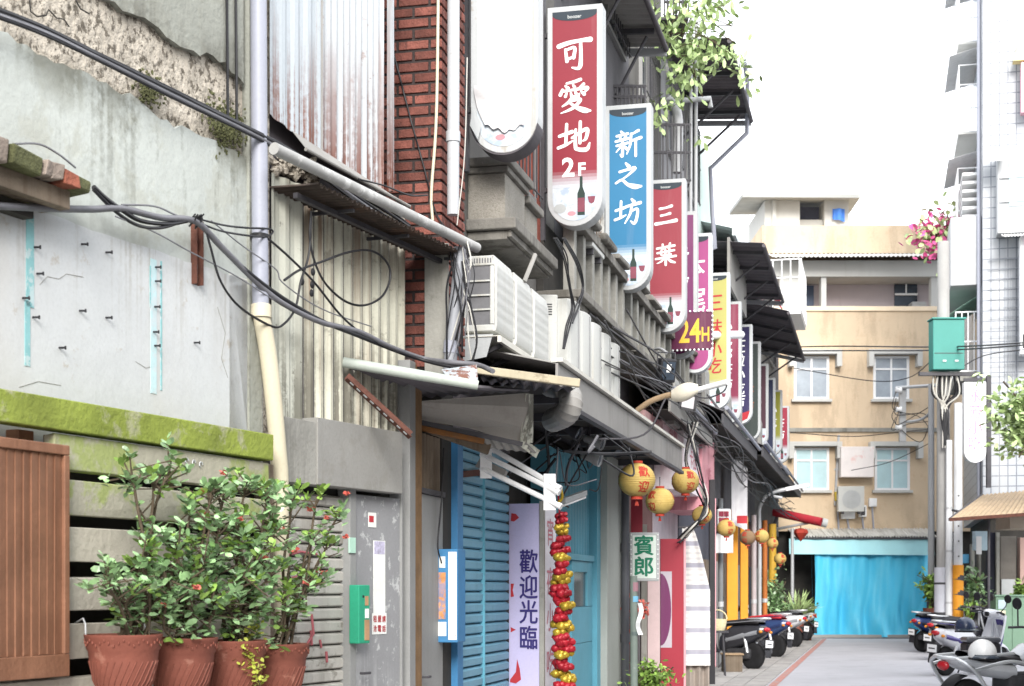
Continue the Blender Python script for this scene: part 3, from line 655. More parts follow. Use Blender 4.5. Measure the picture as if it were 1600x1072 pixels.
# upper awning of the tin house: sloping sheet, gutter pipe
ua = thing('tin_awning', 'rusty corrugated awning with a white pipe along its front, across the tin wall', 'awning', W2, tuple(W2.p(500, 300, .3)))
A, B = P2(428, 226, .36), P2(745, 384, .36); B.z = A.z = (A.z+B.z)/2-.0
A.z = P2(428, 232, .36).z; B.z = P2(742, 386, .36).z
part('gutter_pipe', M().tube([A, A*.5+B*.5, B], .034, 16), mat('dirty grey pipe', '#a3a3a1', .6, .14, 3, streak=.5, scol='#6b6862', ssc=7, spot=.5, spcol='#d8d8d6', spsc=6, spthr=.56, bump=.08), ua, smooth=60, label='white pipe with open dirty end')
dz = Vector((0, 0, -.075)); a0, b0 = A*.8+B*.2+dz, A*.02+B*.98+dz
wa, wb = Vector((-.02, a0.y-.0, a0.z+.02)), Vector((-.02, b0.y, b0.z+.02))
m = M(); m.corr(a0+Vector((-.03, 0, 0)), b0+Vector((-.03, 0, 0)), wb, wa, 34, .022, th=.004, nv=3); part('sheet', m, mat('rusty underside', '#4a403a', .8, .3, 3, streak=.5, scol='#6b4a38', bump=.2), ua)
part('rafter', M().bar(a0+Vector((-.2, .02, -.03)), b0+Vector((-.2, -.1, -.03)), .03, .03), m_steel_d, ua)
for t in (.25, .6, .95):
    q = a0*(1-t)+b0*t; part('bracket', M().bar(q+Vector((-.08, 0, -.02)), Vector((-.03, q.y, q.z-.01)), .02, .02), m_steel_d, ua)
# upper flap (dark strip under the upper sheet)
fl_ = thing('tin_flap', 'dark tin flashing strip running under the rust edged white sheet', 'flashing', W2, tuple(W2.p(540, 260, .1)))
p = [P2(455, 203, .05), P2(602, 300, .05), P2(640, 322, .2), P2(478, 232, .2)]
part('flashing', M().prism(p, (.004, 0, -.006)), m_tin_g, fl_)
part('flashing_edge', M().tube([P2(478, 233, .2), P2(640, 323, .2)], .012, 8), m_tin_g, fl_)

# ================================================================ brick pier
sf = .17; dO = MF.ps(690, 300, sf).x; dI = MF.ps(596, 300, sf).x; s2 = MF.s(727, dO)
bp = thing('brick_pier', 'red brick pier with dark joints beside the rusty tin wall', 'pier', MF, (0, sf, 3))
zb = MF.ps(670, 575, sf).z
part('mortar', M().box(dI+.012, dO-.014, sf+.012, s2-.012, zb, 8.2), m_mortar, bp)
bk = M(); ch, j = .0755, .019; z = zb; row = 0; L = (dO-dI)
while z < 7.6:
    cuts = [0, .23, L] if row % 2 == 0 else [0, .115, .345, L]
    cuts = [c for c in cuts if c < L-.03]+[L]
    for k in range(len(cuts)-1):
        a, b = dI+cuts[k]+j/2, dI+cuts[k+1]-(j/2 if k < len(cuts)-2 else 0); jj = random.uniform(-.003, .004)
        bk.box(a, b, sf+jj, sf+.1, z+j/2+random.uniform(-.002, .002), z+ch-j/2)
    y = sf+(.115 if row % 2 else .1)
    while y < s2-.02:
        y2 = min(y+.115+(.1 if row % 2 == 0 else 0), s2); bk.box(dO-.1, dO+random.uniform(-.003, .003), y+j/2, y2-j/2, z+j/2, z+ch-j/2); y = y2
    z += ch; row += 1
part('brickwork', bk, m_brick, bp, bev=.004)
p0, p1 = MF.ps(664, 385, sf-.02), MF.ps(700, 385, sf-.02)
part('cement_post', rough(M().box(p0.x, p1.x, sf-.03, sf-.004, zb-.05, MF.ps(670, 382, sf).z), .003), m_conc, bp, label='stained cement post on lower part of the pier')
part('conduit', M().tube(crv([MF.ps(686, -200, sf-.02), MF.ps(684, 60, sf-.02), MF.ps(681, 200, sf-.02), MF.ps(674, 300, sf-.02), MF.ps(676, 345, sf-.02)]), .011, 8), m_pipe_c, bp, smooth=60)
cable('thin black wire slanting down the face of the red brick pier', [MF.w(*MF.ps(x, y, sf-.02)) for x, y in ((603, 40), (622, 110), (640, 180), (662, 260), (680, 330), (700, 362))], .006, m_cab)
wpipe = thing('white_drain_pipe', 'tall white drain pipe beside the red brick pier', 'pipe', MF, tuple(MF.ps(707, 335, sf+.1)))
part('pipe', M().tube([MF.ps(709, -200, sf+.02), MF.ps(708, 336, sf+.02)], .042, 16), m_pipe_w, wpipe, smooth=60)
part('pipe_joint', M().tube([MF.ps(708, 206, sf+.02), MF.ps(708, 222, sf+.02)], .05, 16), m_pipe_w, wpipe, smooth=40)
gpipe = thing('grey_drain_pipe', 'short leaning grey drain pipe between the pier and the first air conditioner', 'pipe', MF, tuple(MF.ps(703, 580, sf-.04)))
part('pipe', M().tube(crv([MF.ps(718, 388, sf-.06), MF.ps(716, 440, sf-.08), MF.ps(706, 530, sf-.1), MF.ps(702, 600, sf-.1)]), .045, 16), mat('weathered grey pvc', '#8f9298', .5, .1, 2, streak=.4, bump=.03), gpipe, smooth=60)
part('pipe_joint', M().tube([MF.ps(705, 533, sf-.1), MF.ps(704, 552, sf-.1)], .051, 16), m_pipe_g, gpipe, smooth=40)

# slotted angle strut
a, b = W2.pw(541, 592, .12), W2.pw(641, 684, .42)
st = thing('slotted_angle', 'brown slotted angle strut slanting down below the lower awning pipe', 'strut', WF, tuple(a))
part('angle', M().bar(a, b, .006, .055, up=(.3, -1, .3)).bar(a+Vector((.0, .02, .02)), b+Vector((0, .02, .02)), .05, .006, up=(.3, -1, .3)), m_rust, st)
for k in range(9):
    t = .06+k*.104; q0, q1 = a*(1-t)+b*t, a*(1-t-.055)+b*(t+.055); o = Vector((-.0, -.009, .0))
    part('slot', M().bar(q0+o, q1+o, .006, .014, up=(.3, -1, .3)), m_alu, st)

# lower awnings (near edge pipe and beam, sheet behind, hanging valances)
la = thing('tin_canopy', 'sagging old tin canopy with a pale pipe along its near edge, above the wooden doors', 'canopy', WF, (-.6, 9.8, 2.9))
p0 = W2.pw(536, 566, .0); p1 = wp(747, 602, 9.75)
part('edge_pipe', M().tube([p0, p0*.5+p1*.5, p1], [.033, .035, .03], 12), mat('greenish white pipe', '#a9b1a9', .6, .1, 3, streak=.3, spot=.4, spcol='#8a8a80', spsc=9), la, smooth=60)
uy = Vector((MF.u.x, MF.u.y, 0))
f0, f1 = wp(640, 612, 11.0), wp(832, 612, 11.0)
m = M(); m.corr(p0+Vector((0, .03, -.02)), p1+Vector((0, .03, -.02)), wp(828, 611, 11.2), wp(640, 624, 10.9), 10, .02, nv=3); part('sheet', m, m_tin_d, la)
part('torn_sheet', M().prism([wp(690, 578, 9.9), wp(745, 570, 9.9), wp(747, 600, 9.72), wp(700, 590, 9.72)], (0, .01, .004)), m_tin_w, la)
lb = thing('beam_canopy', 'small torn canopy with a cream beam at its near edge, under the air conditioners', 'canopy', WF, (.2, 10.4, 2.9))
q0, q1 = wp(740, 577, 10.2), wp(906, 599, 10.2)
part('beam', M().bar(q0, q1, .05, .055), mat('cream beam', '#a9a089', .7, .15, 3, streak=.5, scol='#6d5c46', spot=.5, spcol='#6b5d4a', spsc=7, spthr=.56), lb, bev=.006)
m = M(); m.corr(q0+Vector((.02, .05, -.03)), q1+Vector((-.02, .05, -.03)), wp(885, 618, 12.6), wp(760, 606, 12.6), 8, .03, nv=3); part('sheet', m, m_tin_d, lb)
va = thing('tin_sheet', 'light grey tin panel hanging below the sagging canopy, uppermost of two', 'panel', WF, (-.2, 10.9, 2.6))
vq = [wp(640, 628, 10.7), wp(826, 614, 10.9), wp(826, 636, 10.9), wp(818, 668, 11.0), wp(812, 693, 11.1), wp(730, 668, 11.0), wp(645, 655, 10.9)]
part('sheet', M().prism(vq, (0, .006, .0)), mat('faded panel', '#9a9690', .7, .14, 1.4, streak=.4, scol='#6f6760', bump=.05), va)
m = M(); m.corr(wp(824, 616, 10.87), wp(834, 616, 11.0), wp(834, 692, 11.15), wp(814, 692, 11.05), 2, .02); part('folded_edge', m, m_tin_c, va)
part('rail', M().bar(wp(640, 656, 10.85), wp(816, 694, 11.0), .03, .03), m_steel_d, va)
vb = thing('tin_sheet', 'smaller light tin panel with a torn corrugated end, above the white tube lights', 'panel', WF, (.0, 11.2, 2.4))
m = M(); m.corr(wp(742, 674, 11.1), wp(820, 690, 11.1), wp(838, 708, 11.2), wp(754, 700, 11.2), 6, .012); part('sheet', m, m_tin_g, vb)
m = M(); m.corr(wp(818, 684, 11.05), wp(844, 704, 11.3), wp(838, 716, 11.3), wp(812, 696, 11.05), 5, .02); part('torn_end', m, m_tin_c, vb)
# timber lintel behind
tl = thing('timber_lintel', 'orange brown timber lintel above the wooden doors', 'lintel', WF, (-.4, 11.2, 2.6))
part('board', M().bar(wp(640, 655, 11.05), wp(765, 700, 11.2), .05, .1), m_wood, tl)
part('board', M().bar(wp(652, 668, 11.0), wp(756, 690, 11.1), .05, .035), mat('orange timber', '#8f6136', .8, .25, 4, streak=.4), tl)

# ================================================================ doors between s(635) and the blue shutter
wd = thing('shop_entrance', 'weathered grey brown wooden door with a rusty post, left of the blue shutter', 'door', MF, (0, .2, 0))
s0, s1, s2_, s3 = MF.s(636, .0), MF.s(655, .0), MF.s(694, .0), MF.s(712, 0)
part('post', M().box(-.1, .03, s0-.03, s0+.1, 0, 3.1), m_door_g, wd, bev=.004)
part('post', M().box(-.08, .02, s0+.101, s1, 0, 3.1), mat('rusty post', '#7d6142', .8, .3, 5, streak=.7, scol='#8f8a80', ssc=10, bump=.3), wd, bev=.004, label='rusty brown post')
zt = MF.z(770, 0, s1)
part('door_leaf', M().box(-.06, -.01, s1+.003, s2_, .02, zt), m_door_g, wd, bev=.003)
m = M(); zz = MF.z(672, 0, s1); m.corr((-.03, s1+.002, zz), (-.03, s2_, zz), (-.03, s2_, zt+.03), (-.03, s1+.002, zt+.03), 7, .02); part('corrugated_panel', m, m_wood, wd)
part('rail', M().box(-.06, .01, s1+.002, s2_, zt+.003, zt+.04), m_steel_d, wd)
c = MF.p(660, 1058, .0); part('door_handle', M().tube([c, c+Vector((.035, 0, 0)), c+Vector((.035, .08, 0))], .009, 8), m_steel_d, wd)
part('jamb', M().box(-.3, -.02, s2_+.002, s3, 0, 3.1), m_dark, wd)
cable('dark wire hanging down the jamb left of the blue shutter', [MF.pw(693, 700, .03), MF.pw(690, 780, .03), MF.pw(684, 850, .03), MF.pw(690, 880, .03)], .006, m_cab)
ub_ = thing('meter_box', 'blue meter box with peeled stickers, left of the blue shutter', 'meter box', MF, tuple(MF.p(690, 1005, .1)))
a = MF.s(684, .22); d0, d1 = .02, MF.ps(715, 900, a).x
sa = MF.s(684, .0)+.05
ps0 = MF.ps(683, 930, sa); ps1 = MF.ps(715, 930, sa-.0)
d0, d1 = ps0.x, ps1.x; z1 = MF.ps(690, 858, sa).z; z0 = MF.ps(690, 1004, sa).z
part('case', M().box(d0, d1, sa, sa+.22, z0, z1), m_blue_f, ub_, bev=.006)
wd_ = d1-d0
for (u0, u1, v0, v1, mm) in ((.08, .42, .25, .75, mat('worn sticker', '#c98d5c', .8, .3, 14, spot=.6, spcol='#4f7fb0', spsc=20, spthr=.5, bump=0)), (.55, .96, .03, .97, mat('white sticker', '#e4e2e0', .8, .1, 9, spot=.7, spcol='#a4332f', spsc=18, spthr=.6, bump=0)), (.05, .45, .78, .93, m_paper), (.1, .4, .08, .2, m_paper)):
    part('sticker', M().box(d0+u0*wd_, d0+u1*wd_, sa-.003, sa, z1-(z1-z0)*v1, z1-(z1-z0)*v0), mm, ub_)
# blue folding shutter
bs = thing('blue_shutter', 'tall blue roller shutter in two slatted leaves beside the welcome board', 'roller shutter', MF, (0, 1.6, 0))
s0, s1 = MF.s(718), MF.s(797); sm = MF.s(757); zt = 2.72
for a, b in ((s0, sm-.012), (sm+.012, s1)):
    m = M()
    for i in range(int(zt/.085)):
        z = zt-.085*(i+1); m.prism([(-.04, a, z), (-.012, a, z+.012), (-.008, a, z+.06), (-.04, a, z+.08)], (0, b-a, 0))
    part('slatted_leaf', m, m_blue_s, bs); part('backing', M().box(-.08, -.041, a, b, 0, zt), m_dark, bs)
part('mullion', M().box(-.06, .005, sm-.0115, sm+.0115, 0, zt), m_blue_d, bs)
part('frame', M().box(-.1, .03, MF.s(709), s0-.002, 0, 2.68), m_blue_f, bs, bev=.004)
part('head', M().box(-.09, -.001, s0, s1, zt+.003, 3.3), m_tin_d, bs)
part('bent_strip', M().bar(MF.p(716, 742, .01), MF.p(752, 738, .012), .004, .05), m_rust, bs)
# welcome board pier
wb = thing('welcome_board', 'lilac board with dark characters of welcome facing the lane, beside the blue shutter', 'sign board', MF, (0, 2.9, 0))
sw = MF.s(798)+.02; d1 = MF.ps(846, 900, sw).x; zt = MF.ps(820, 787, sw).z
m_lil = mat('lilac board', '#bdb7d9', .55, .05, 1.5, streak=.15, scol='#a49fc0', bump=.02)
part('board', M().box(-.02, d1-.02, sw, sw+.03, 0, zt), m_lil, wb)
part('corner_post', M().box(d1-.018, d1+.025, sw-.01, sw+.04, 0, zt+.02), m_conc, wb, bev=.004)
s2w = MF.s(867, d1)
m_pink_b = mat('white side board', '#dedbe2', .55, .05, 2, bump=.02)
part('side_board', M().box(d1-.03, d1+.012, sw+.042, s2w, 0, zt), m_pink_b, wb)
part('core', M().box(-.02, d1-.031, sw+.031, s2w-.01, 0, zt-.01), m_dark, wb)
tm = M()
for c, py in zip('歡迎光臨', (877, 917, 956, 996)):
    text(tm, c, .2, MF.ps(826, py, sw-.004)+Vector((0, -.002, 0)), bold=.022, wide=.78)
part('lettering', tm, m_inkp, wb)
rdm = M()
for poly in ([(799, 802), (806, 803), (811, 809), (803, 815), (798, 814)], [(798, 912), (803, 912), (801, 922), (803, 932), (798, 933)], [(798, 980), (806, 984), (798, 988)], [(797, 1062), (806, 1050), (808, 1030), (812, 1045), (814, 1062), (806, 1068), (797, 1066)]):
    part('red_motif', M().prism([MF.ps(x, y, sw-.0035) for x, y in poly], (0, .003, 0)), m_inkr, wb)

tm = M(); ss = (sw+s2w)/2+.02
for c, z in zip('宵夜小吃', (2.05, 1.62, 1.3, .9)): text(tm, c, .24, (d1+.0145, ss, z), (0, 1, 0), bold=.01, wide=1.2)
part('lettering', tm, mat('faded red', '#c07a86', .7, .15, 4, bump=0), wb)

# bracketed tube lights
tb = thing('tube_light_frame', 'three tilted white fluorescent tubes on brackets above the welcome board', 'tube lights', WF, (0, 11.8, 2.3))
for (a, b) in (((752, 709), (874, 770)), ((770, 702), (876, 764)), ((752, 731), (877, 792))):
    p, q = wp(*a, 11.6), wp(*b, 11.3); t = part('tube', M().tube([p, q], .02, 10), m_tubew, tb, smooth=60)
    for u in (.0, 1.): part('end_cap', M().tube([p+(q-p)*(u*.96), p+(q-p)*(u*.96+.04)], .024, 10), m_white, t, smooth=60)
    part('batten', M().bar(p+Vector((0, .03, .012)), q+Vector((0, .03, .012)), .03, .02), m_white, tb)
for u, nm in ((.06, 'bracket'), (.86, 'bracket')):
    p = wp(752+u*124, 700+u*62, 11.62-.3*u); q = wp(752+u*124, 740+u*62, 11.62-.3*u); part(nm, M().bar(p+Vector((0, -.02, .06)), q+Vector((0, -.02, -.02)), .014, .09), m_white, tb, bev=.003)
part('hanger', M().tube([wp(760, 715, 11.6), wp(758, 690, 11.6)], .006, 6), m_steel_d, tb)
part('hanger', M().tube([wp(868, 765, 11.3), wp(872, 700, 12.2)], .006, 6), m_steel_d, tb)
part('old_ballast', rough(M().bar(wp(748, 722, 11.66), wp(790, 742, 11.6), .05, .07), .004), m_tin_g, tb)

# garland
ga = thing('foil_garland', 'hanging garland of red and gold foil bunches beside the white side board', 'garland', WF, tuple(wp(880, 1150, 13.3)))
ga_z = 0
ph = 0; y = 805
part('cord', M().tube([wp(872, 770, 13.3), wp(874, 800, 13.3), wp(881, 1160, 13.3)], .008, 6), m_redf, ga)
i = 0
while y < 1160:
    wv = 5+9*min(1, (y-790)/90); gold = (i//2) % 4 in (1,) or (i % 8 == 7)
    for k in range(3):
        c = wp(876+.018*(y-800)+random.uniform(-1, 1)*wv*.75, y+random.uniform(-3, 3), 13.3-.04+random.uniform(-.07, .05)); r = .034+.02*min(1, (y-790)/90)
        b = M(); b.ball(c+Vector((-r*.3, 0, 0)), r*.8, r*.7, r*.7, 10, 6).ball(c+Vector((r*.45, 0, r*.15)), r*.7, r*.6, r*.6, 10, 6)
        part('foil_bunch', rough(b, .003), m_gold if gold else m_redf, ga, smooth=50)
    y += 9.5; i += 1
part('tie', M().tube(crv([wp(868, 790, 13.25), wp(878, 778, 13.25), wp(876, 762, 13.2)]), .014, 6), m_gold, ga)

# blue door shop
bd = thing('blue_shopfront', 'turquoise panelled shopfront with a narrow dark window behind the foil garland', 'shopfront', MF, (-.1, 6.2, 0))
s0, s1 = MF.s(867, -.05), MF.s(942, .0); zt = 3.0
part('wall', M().box(-.3, -.12, s0, s1, 0, zt), m_blue_d, bd)
dsa, dsb = MF.s(893, -.08), MF.s(925, -.08); dz = MF.z(877, -.08, (dsa+dsb)/2)
for a, b, c, d in ((dsa, dsb, 0, .95), (dsa, dsb, .955, 1.35), (dsa, dsa+.12, 1.355, dz), (dsb-.3, dsb, 1.355, dz), (dsa+.121, dsb-.301, dz-.12, dz)): part('door_panel', M().box(-.119, -.075, a, b, c, d), m_blue_d, bd, bev=.004)
part('window', M().box(-.118, -.1, dsa+.122, dsb-.302, 1.356, dz-.121), m_glass, bd)
part('frame', M().box(-.119, -.02, dsb+.005, MF.s(936, -.05), 0, zt), m_blue_d, bd, bev=.005)
part('frame', M().box(-.119, -.05, s0, dsb, dz+.004, dz+.07), m_blue_d, bd, bev=.004)
m = M(); m.corr((-.11, s0, 2.95), (-.11, dsb, 2.95), (-.11, dsb, dz+.073), (-.11, s0, dz+.073), 14, .02); part('corrugated_panel', m, m_blue_d, bd)
gp_ = solo('plaster_pillar', M().box(-.3, .06, MF.s(941, .0), MF.s(974, .06), 0, 3.1), mat('grey green plaster', '#a5a9a4', .85, .08, 1.2, streak=.35, scol='#7f837c', bump=.1), 'smooth grey plaster pillar right of the turquoise shopfront', 'pillar', MF, bev=.006)
dp = thing('dark_pipe', 'dark grey downpipe running the height of the plaster pillar', 'pipe', MF, (.12, MF.s(975, .12), 0))
part('pipe', M().tube([(.12, MF.s(977, .12), 0), (.12, MF.s(977, .12), 3.0)], .05, 12), mat('dark grey pvc', '#54565c', .5, .1, 3, bump=.03), dp, smooth=60)
for z in (.9, 2.0): part('pipe_joint', M().tube([(.12, MF.s(977, .12), z), (.12, MF.s(977, .12), z+.1)], .058, 12), mat('dark grey pvc', '#54565c'), dp, smooth=40)
# ================================================================ the row of shophouses : upper walls
m_w = [mat('grimy cement wall', '#5f5d5a', .95, .2, 1.5, streak=.6, scol='#3f3c37', ssc=4, bump=.3), mat('dark cement wall', '#565558', .95, .2, 1.5, streak=.5, scol='#333133', bump=.3),
       mat('grey tile wall', '#868688', .8, .15, 2, streak=.5, scol='#504d49', bump=.2), mat('pale green wall', '#c2d2cb', .8, .06, 1.2, streak=.3, scol='#9aa8a0', bump=.1)]
m_frame = mat('window frame', '#8b8b8a', .5, .1, 3, bump=.02)
HY_ = [11.9, 15.2, 19.7, 22.6, 27.1, 29.2, 34, 39.5, 46.5, 48.6]
TOP = [12, 12, 12, 9.95, 9.6, 8.3, 8.1, 10.4, 9.4]
WM = [0, 1, 0, 2, 3, 1, 1, 0, 1]
hl = ['grimy cement shophouse behind the blank white and red hanging signs', 'dark cement shophouse behind the blue hanging sign', 'tall narrow shophouse under the ribbed eave and vine',
      'tiled shophouse with a ribbed eave and bent downpipe', 'narrow pale green shophouse wall beside the bent downpipe', 'low dark shophouse under the near half of the long sagging eave',
      'low dark shophouse under the far half of the long sagging eave', 'shophouse beyond the sagging eave, behind the small yellow and red signs', 'last dark shophouse at the end of the row beside the blue tarpaulin']
HS = [my(y) for y in HY_]; house = []
for i in range(9):
    h = thing('shophouse', hl[i], 'building', MF, (-.5, (HS[i]+HS[i+1])/2, 0), 'shophouses in the row'); house.append(h)
    a, b = HS[i]+.004, HS[i+1]-.004
    part('upper_wall', M().box(-7, -.02, a, b, 3.2, TOP[i]), m_w[WM[i]], h)
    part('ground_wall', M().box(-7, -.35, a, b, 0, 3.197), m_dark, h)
    k = max(1, int((b-a)/1.9))
    for j in range(k):
        for z0, z1 in ((5.15, 6.7), (8.2, 9.4)):
            if z1 > TOP[i]-.3 or i == 4: continue
            c = a+(b-a)*(j+.5)/k; wdt = min(.62, (b-a)*.3)
            fr0 = part('window', M().box(-.019, .03, c-wdt-.05, c+wdt+.05, z0-.05, z0).box(-.019, .03, c-wdt-.05, c+wdt+.05, z1, z1+.05).box(-.019, .028, c-wdt-.05, c-wdt, z0+.001, z1-.001).box(-.019, .028, c+wdt, c+wdt+.05, z0+.001, z1-.001).box(-.019, .025, c-.02, c+.02, z0+.001, z1-.001), m_frame, h)
            part('pane', M().box(-.019, -.012, c-wdt, c+wdt, z0, z1), m_glass, fr0)
            g = M()
            for q in range(9): x = c-wdt+2*wdt*(q+.5)/9; g.tube([(.09, x, z0-.05), (.09, x, z1+.05)], .008, 5)
            for z in (z0, (z0+z1)/2, z1): g.tube([(.09, c-wdt-.04, z), (.09, c+wdt+.04, z)], .009, 5)
            part('window_grille', g, m_steel_d, fr0)

# stone balcony of the first house
sb = thing('stone_balcony', 'pebbledash balcony with moulded cement ledge beside the white drain pipe', 'balcony', MF, (.2, my(12.8), 4.2))
a = MF.s(748, .36); a = my(12.0); b = MF.s(872, .38)
zl = 4.27
part('ledge', M().box(-.02, .30, a, b, zl, zl+.07), m_ledge, sb, bev=.006)
part('ledge', M().box(-.02, .38, a-.05, b, zl+.073, zl+.16), m_ledge, sb, bev=.01)
part('fascia_moulding', M().box(.302, .335, a, b, zl+.02, zl+.07), m_ledge, sb)
pz = zl+.163
pA = MF.s(737, .3)
part('parapet_post', M().box(-.02, .28, a+.02, a+.7, pz, pz+.36), m_stone, sb, bev=.005)
part('cornice', M().box(-.02, .31, a-.01, a+.74, pz+.363, pz+.41), m_ledge, sb, bev=.008)
part('cornice', M().box(-.02, .34, a-.04, a+.78, pz+.413, pz+.48), m_ledge, sb, bev=.012)
part('parapet_post', M().box(-.02, .26, b-.75, b-.3, pz, pz+.3), m_stone, sb, bev=.005)
part('cornice', M().box(-.02, .31, b-.8, b-.25, pz+.303, pz+.37), m_ledge, sb, bev=.012)
for k in range(4): part('baluster', M().lathe([(.05, 0), (.03, .05), (.055, .14), (.03, .26), (.05, .3)], (.15, a+.85+k*.16, pz)), m_stone, sb, smooth=40)
part('handrail', M().box(.08, .22, a+.742, b-.81, pz+.303, pz+.36), m_ledge, sb, bev=.005)
cable('short grey pipe strut under the stone balcony ledge', [MF.pw(836, 398, .38), MF.pw(828, 418, .36), MF.pw(819, 440, .33)], .02, m_fas if 'm_fas' in globals() else m_tin_g, name='pipe_strut', cat='pipe')
# red brick bit behind the blank sign
solo('brick_wall_panel', M().box(-.015, .02, MF.s(798), MF.s(846), 4.6, 6.2), mat('old brick', '#8a4a3d', .9, .3, 7, spot=.7, spcol='#4d3530', spsc=13, bump=.5), 'patch of red brick wall below the blank white sign', 'wall', MF)
# balustrades of the next houses
bl = ['balustraded cement balcony behind the blue hanging sign', 'balustraded cement balcony behind the red hanging sign of two characters', 'balustraded cement balcony above the floodlight']
for i, (ya, yb) in enumerate(((14.4, 17.6), (17.7, 20.9), (21.0, 24.5))):
    a, b = my(ya), my(yb); t = thing('balcony', bl[i], 'balcony', MF, (.2, a+.1, 4.2), 'cement balconies along the row')
    part('ledge', M().box(-.02, .36, a, b, 4.2, 4.27), m_ledge, t, bev=.008); part('ledge', M().box(-.02, .43, a, b, 4.273, 4.35), m_ledge, t, bev=.01)
    part('rail', rough(M().box(.16, .36, a, b, 5.0, 5.09), .004), m_ledge, t, bev=.01)
    k = int((b-a)/.46)
    for j in range(k):
        s_ = a+(j+.5)*(b-a)/k; part('baluster', M().box(.2, .31, s_-.06, s_+.06, 4.352, 4.998), m_conc, t, bev=.008)
        if j % 2: part('rail_cap', rough(M().box(.12, .42, s_-.4, s_+.3, 5.092, 5.16), .012), m_ledge, t, bev=.02)
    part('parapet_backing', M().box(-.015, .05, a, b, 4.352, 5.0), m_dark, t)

# ================================================================ air conditioners
ac = thing('air_conditioner', 'white air conditioner nearest the pier, dark grille on its side', 'air conditioner', MF, (0, 0, 0), 'air conditioners on the bracket')
c0 = M()
D_, W_, H_ = .24, .53, .57
def bulge(u, v):   # front bulging outwards
    return Vector((D_ + .006+.016*min(1, (1-v)*9)**.5*min(1, v*14)**.5 - .03*max(0, v-.86)**.5 + .0011*math.cos(v*48)*(1 if v < .8 else 0), W_*u, H_*v))
part('casing', M().box(0, D_, 0, W_, 0, .05).box(0, D_, 0, W_, H_-.075, H_).box(.0, .03, 0, W_, .051, H_-.076).box(D_-.035, D_, 0, W_, .051, H_-.076), m_ac, ac, bev=.008)
part('front_panel', M().grid(bulge, 2, 56, (-.02, 0, 0)), m_ac, ac, smooth=40)
part('coil', M().box(.031, D_-.036, .012, W_-.012, .05, H_-.076), m_acg, ac)
for k in range(1, 4): part('guard_bar', M().box(.028, D_-.033, -.004, .008, .05+k*.108, .062+k*.108), m_ac, ac)
lv = M()
for k in range(9): lv.box(.04+k*.021, .05+k*.021, -.004, .004, H_-.055, H_-.02)
part('louvres', lv, m_acg, ac)
sa = MF.s(722, .05); zA = 3.49
ac.location = MF.w(.06, sa, zA); ORG[ac] = Vector((.06, sa, zA))
for k, (l, dd) in enumerate((('second white air conditioner from the pier on the shared bracket', .055), ('third white air conditioner from the pier on the shared bracket', .05))):
    copy(ac, MF, (.06+dd*(k+1)*.4, sa+(k+1)*.56, zA-.02*(k+1)), l)
af = thing('air_conditioner', 'white air conditioner standing further out with a round brown fan opening', 'air conditioner', MF, (.17, MF.s(836, .17), 3.46), 'air conditioners on the bracket')
o = Vector((.17, MF.s(836, .17), 3.46))
def bx(x0, x1, y0, y1, z0, z1): return M().box(o.x+x0, o.x+x1, o.y+y0, o.y+y1, o.z+z0, o.z+z1)
part('casing', bx(0, .2, 0, .7, 0, .68), m_ac, af, bev=.012)
part('fan_opening', M().lathe([(.0, 0), (.235, 0), (.25, .004), (.25, .012), (.22, .014)], o+Vector((.195, .36, .33)), (1, 0, 0)), m_acb, af, smooth=30)
for k in range(5): part('guard_ring', M().tube([o+Vector((.212, .36+(.05+k*.045)*math.cos(t*.4), .33+(.05+k*.045)*math.sin(t*.4))) for t in range(17)], .004, 5), m_ac, af)
lv = M()
for k in range(5): lv.box(o.x+.05, o.x+.15, o.y-.004, o.y+.01, o.z+.5+k*.022, o.z+.51+k*.022)
part('louvres', lv, m_black, af); part('foot', bx(.02, .18, .1, .16, -.06, -.001), m_steel_d, af); part('foot', bx(.02, .18, .55, .61, -.06, -.001), m_steel_d, af)
rk = thing('ac_bracket', 'white steel shelf carrying the row of air conditioners', 'bracket', MF, (.1, sa+1, 3.35))
m_rk = mat('painted steel', '#cfcdc4', .6, .08, 3, streak=.4, scol='#8d8470', bump=.03, spot=.3, spcol='#8a7d68')
part('tray', M().box(.0, .36, sa-.05, sa+1.75, zA-.05, zA-.044), m_rk, rk); part('rail', M().box(.34, .37, sa-.06, sa+2.5, zA-.095, zA-.052), m_rk, rk); part('rail', M().box(.04, .07, sa-.06, sa+2.5, zA-.095, zA-.052), m_rk, rk)
for k in range(5): s_ = sa+.1+k*.5; part('arm', M().bar((-.02, s_, zA-.25), (.34, s_, zA-.09), .03, .03), m_steel_d, rk)
part('drip_tray', M().prism([(0, sa-.04, zA-.03), (.3, sa-.04, zA-.03), (.25, sa-.04, zA-.2), (0, sa-.04, zA-.24)], (0, .01, 0)), m_alu, rk)
# second row: white ribbed units above the canopy
af.rotation_euler.z += .3
sb0 = MF.s(888, .45); zB = 3.44
l2 = ['tall white air conditioner above the near end of the canopy', 'second tall white unit above the canopy', 'third tall white unit above the canopy', 'fourth tall white unit above the canopy', 'farthest tall white unit above the canopy, stained pink']
bt = thing('air_conditioner', l2[0], 'air conditioner', MF, (.33, sb0, zB), 'tall units above the canopy'); o = Vector((.33, sb0, zB))
def prof(u): return .11+.05*math.sin(math.pi*u)**.5
part('casing', M().prism([(o.x, o.y, o.z), (o.x, o.y+.49, o.z)]+[(o.x+prof(1-k/12), o.y+.49*(1-k/12), o.z) for k in range(13)], (0, 0, .67)), m_ac, bt, bev=.006)
part('base_pan', M().box(o.x-.3, o.x+.16, o.y-.01, o.y+.5, o.z-.05, o.z-.003), m_rk, bt)
part('seam', M().tube([o+Vector((prof(.5)+.001, .245, .02)), o+Vector((prof(.5)+.001, .245, .65))], .004, 5), m_acg, bt)
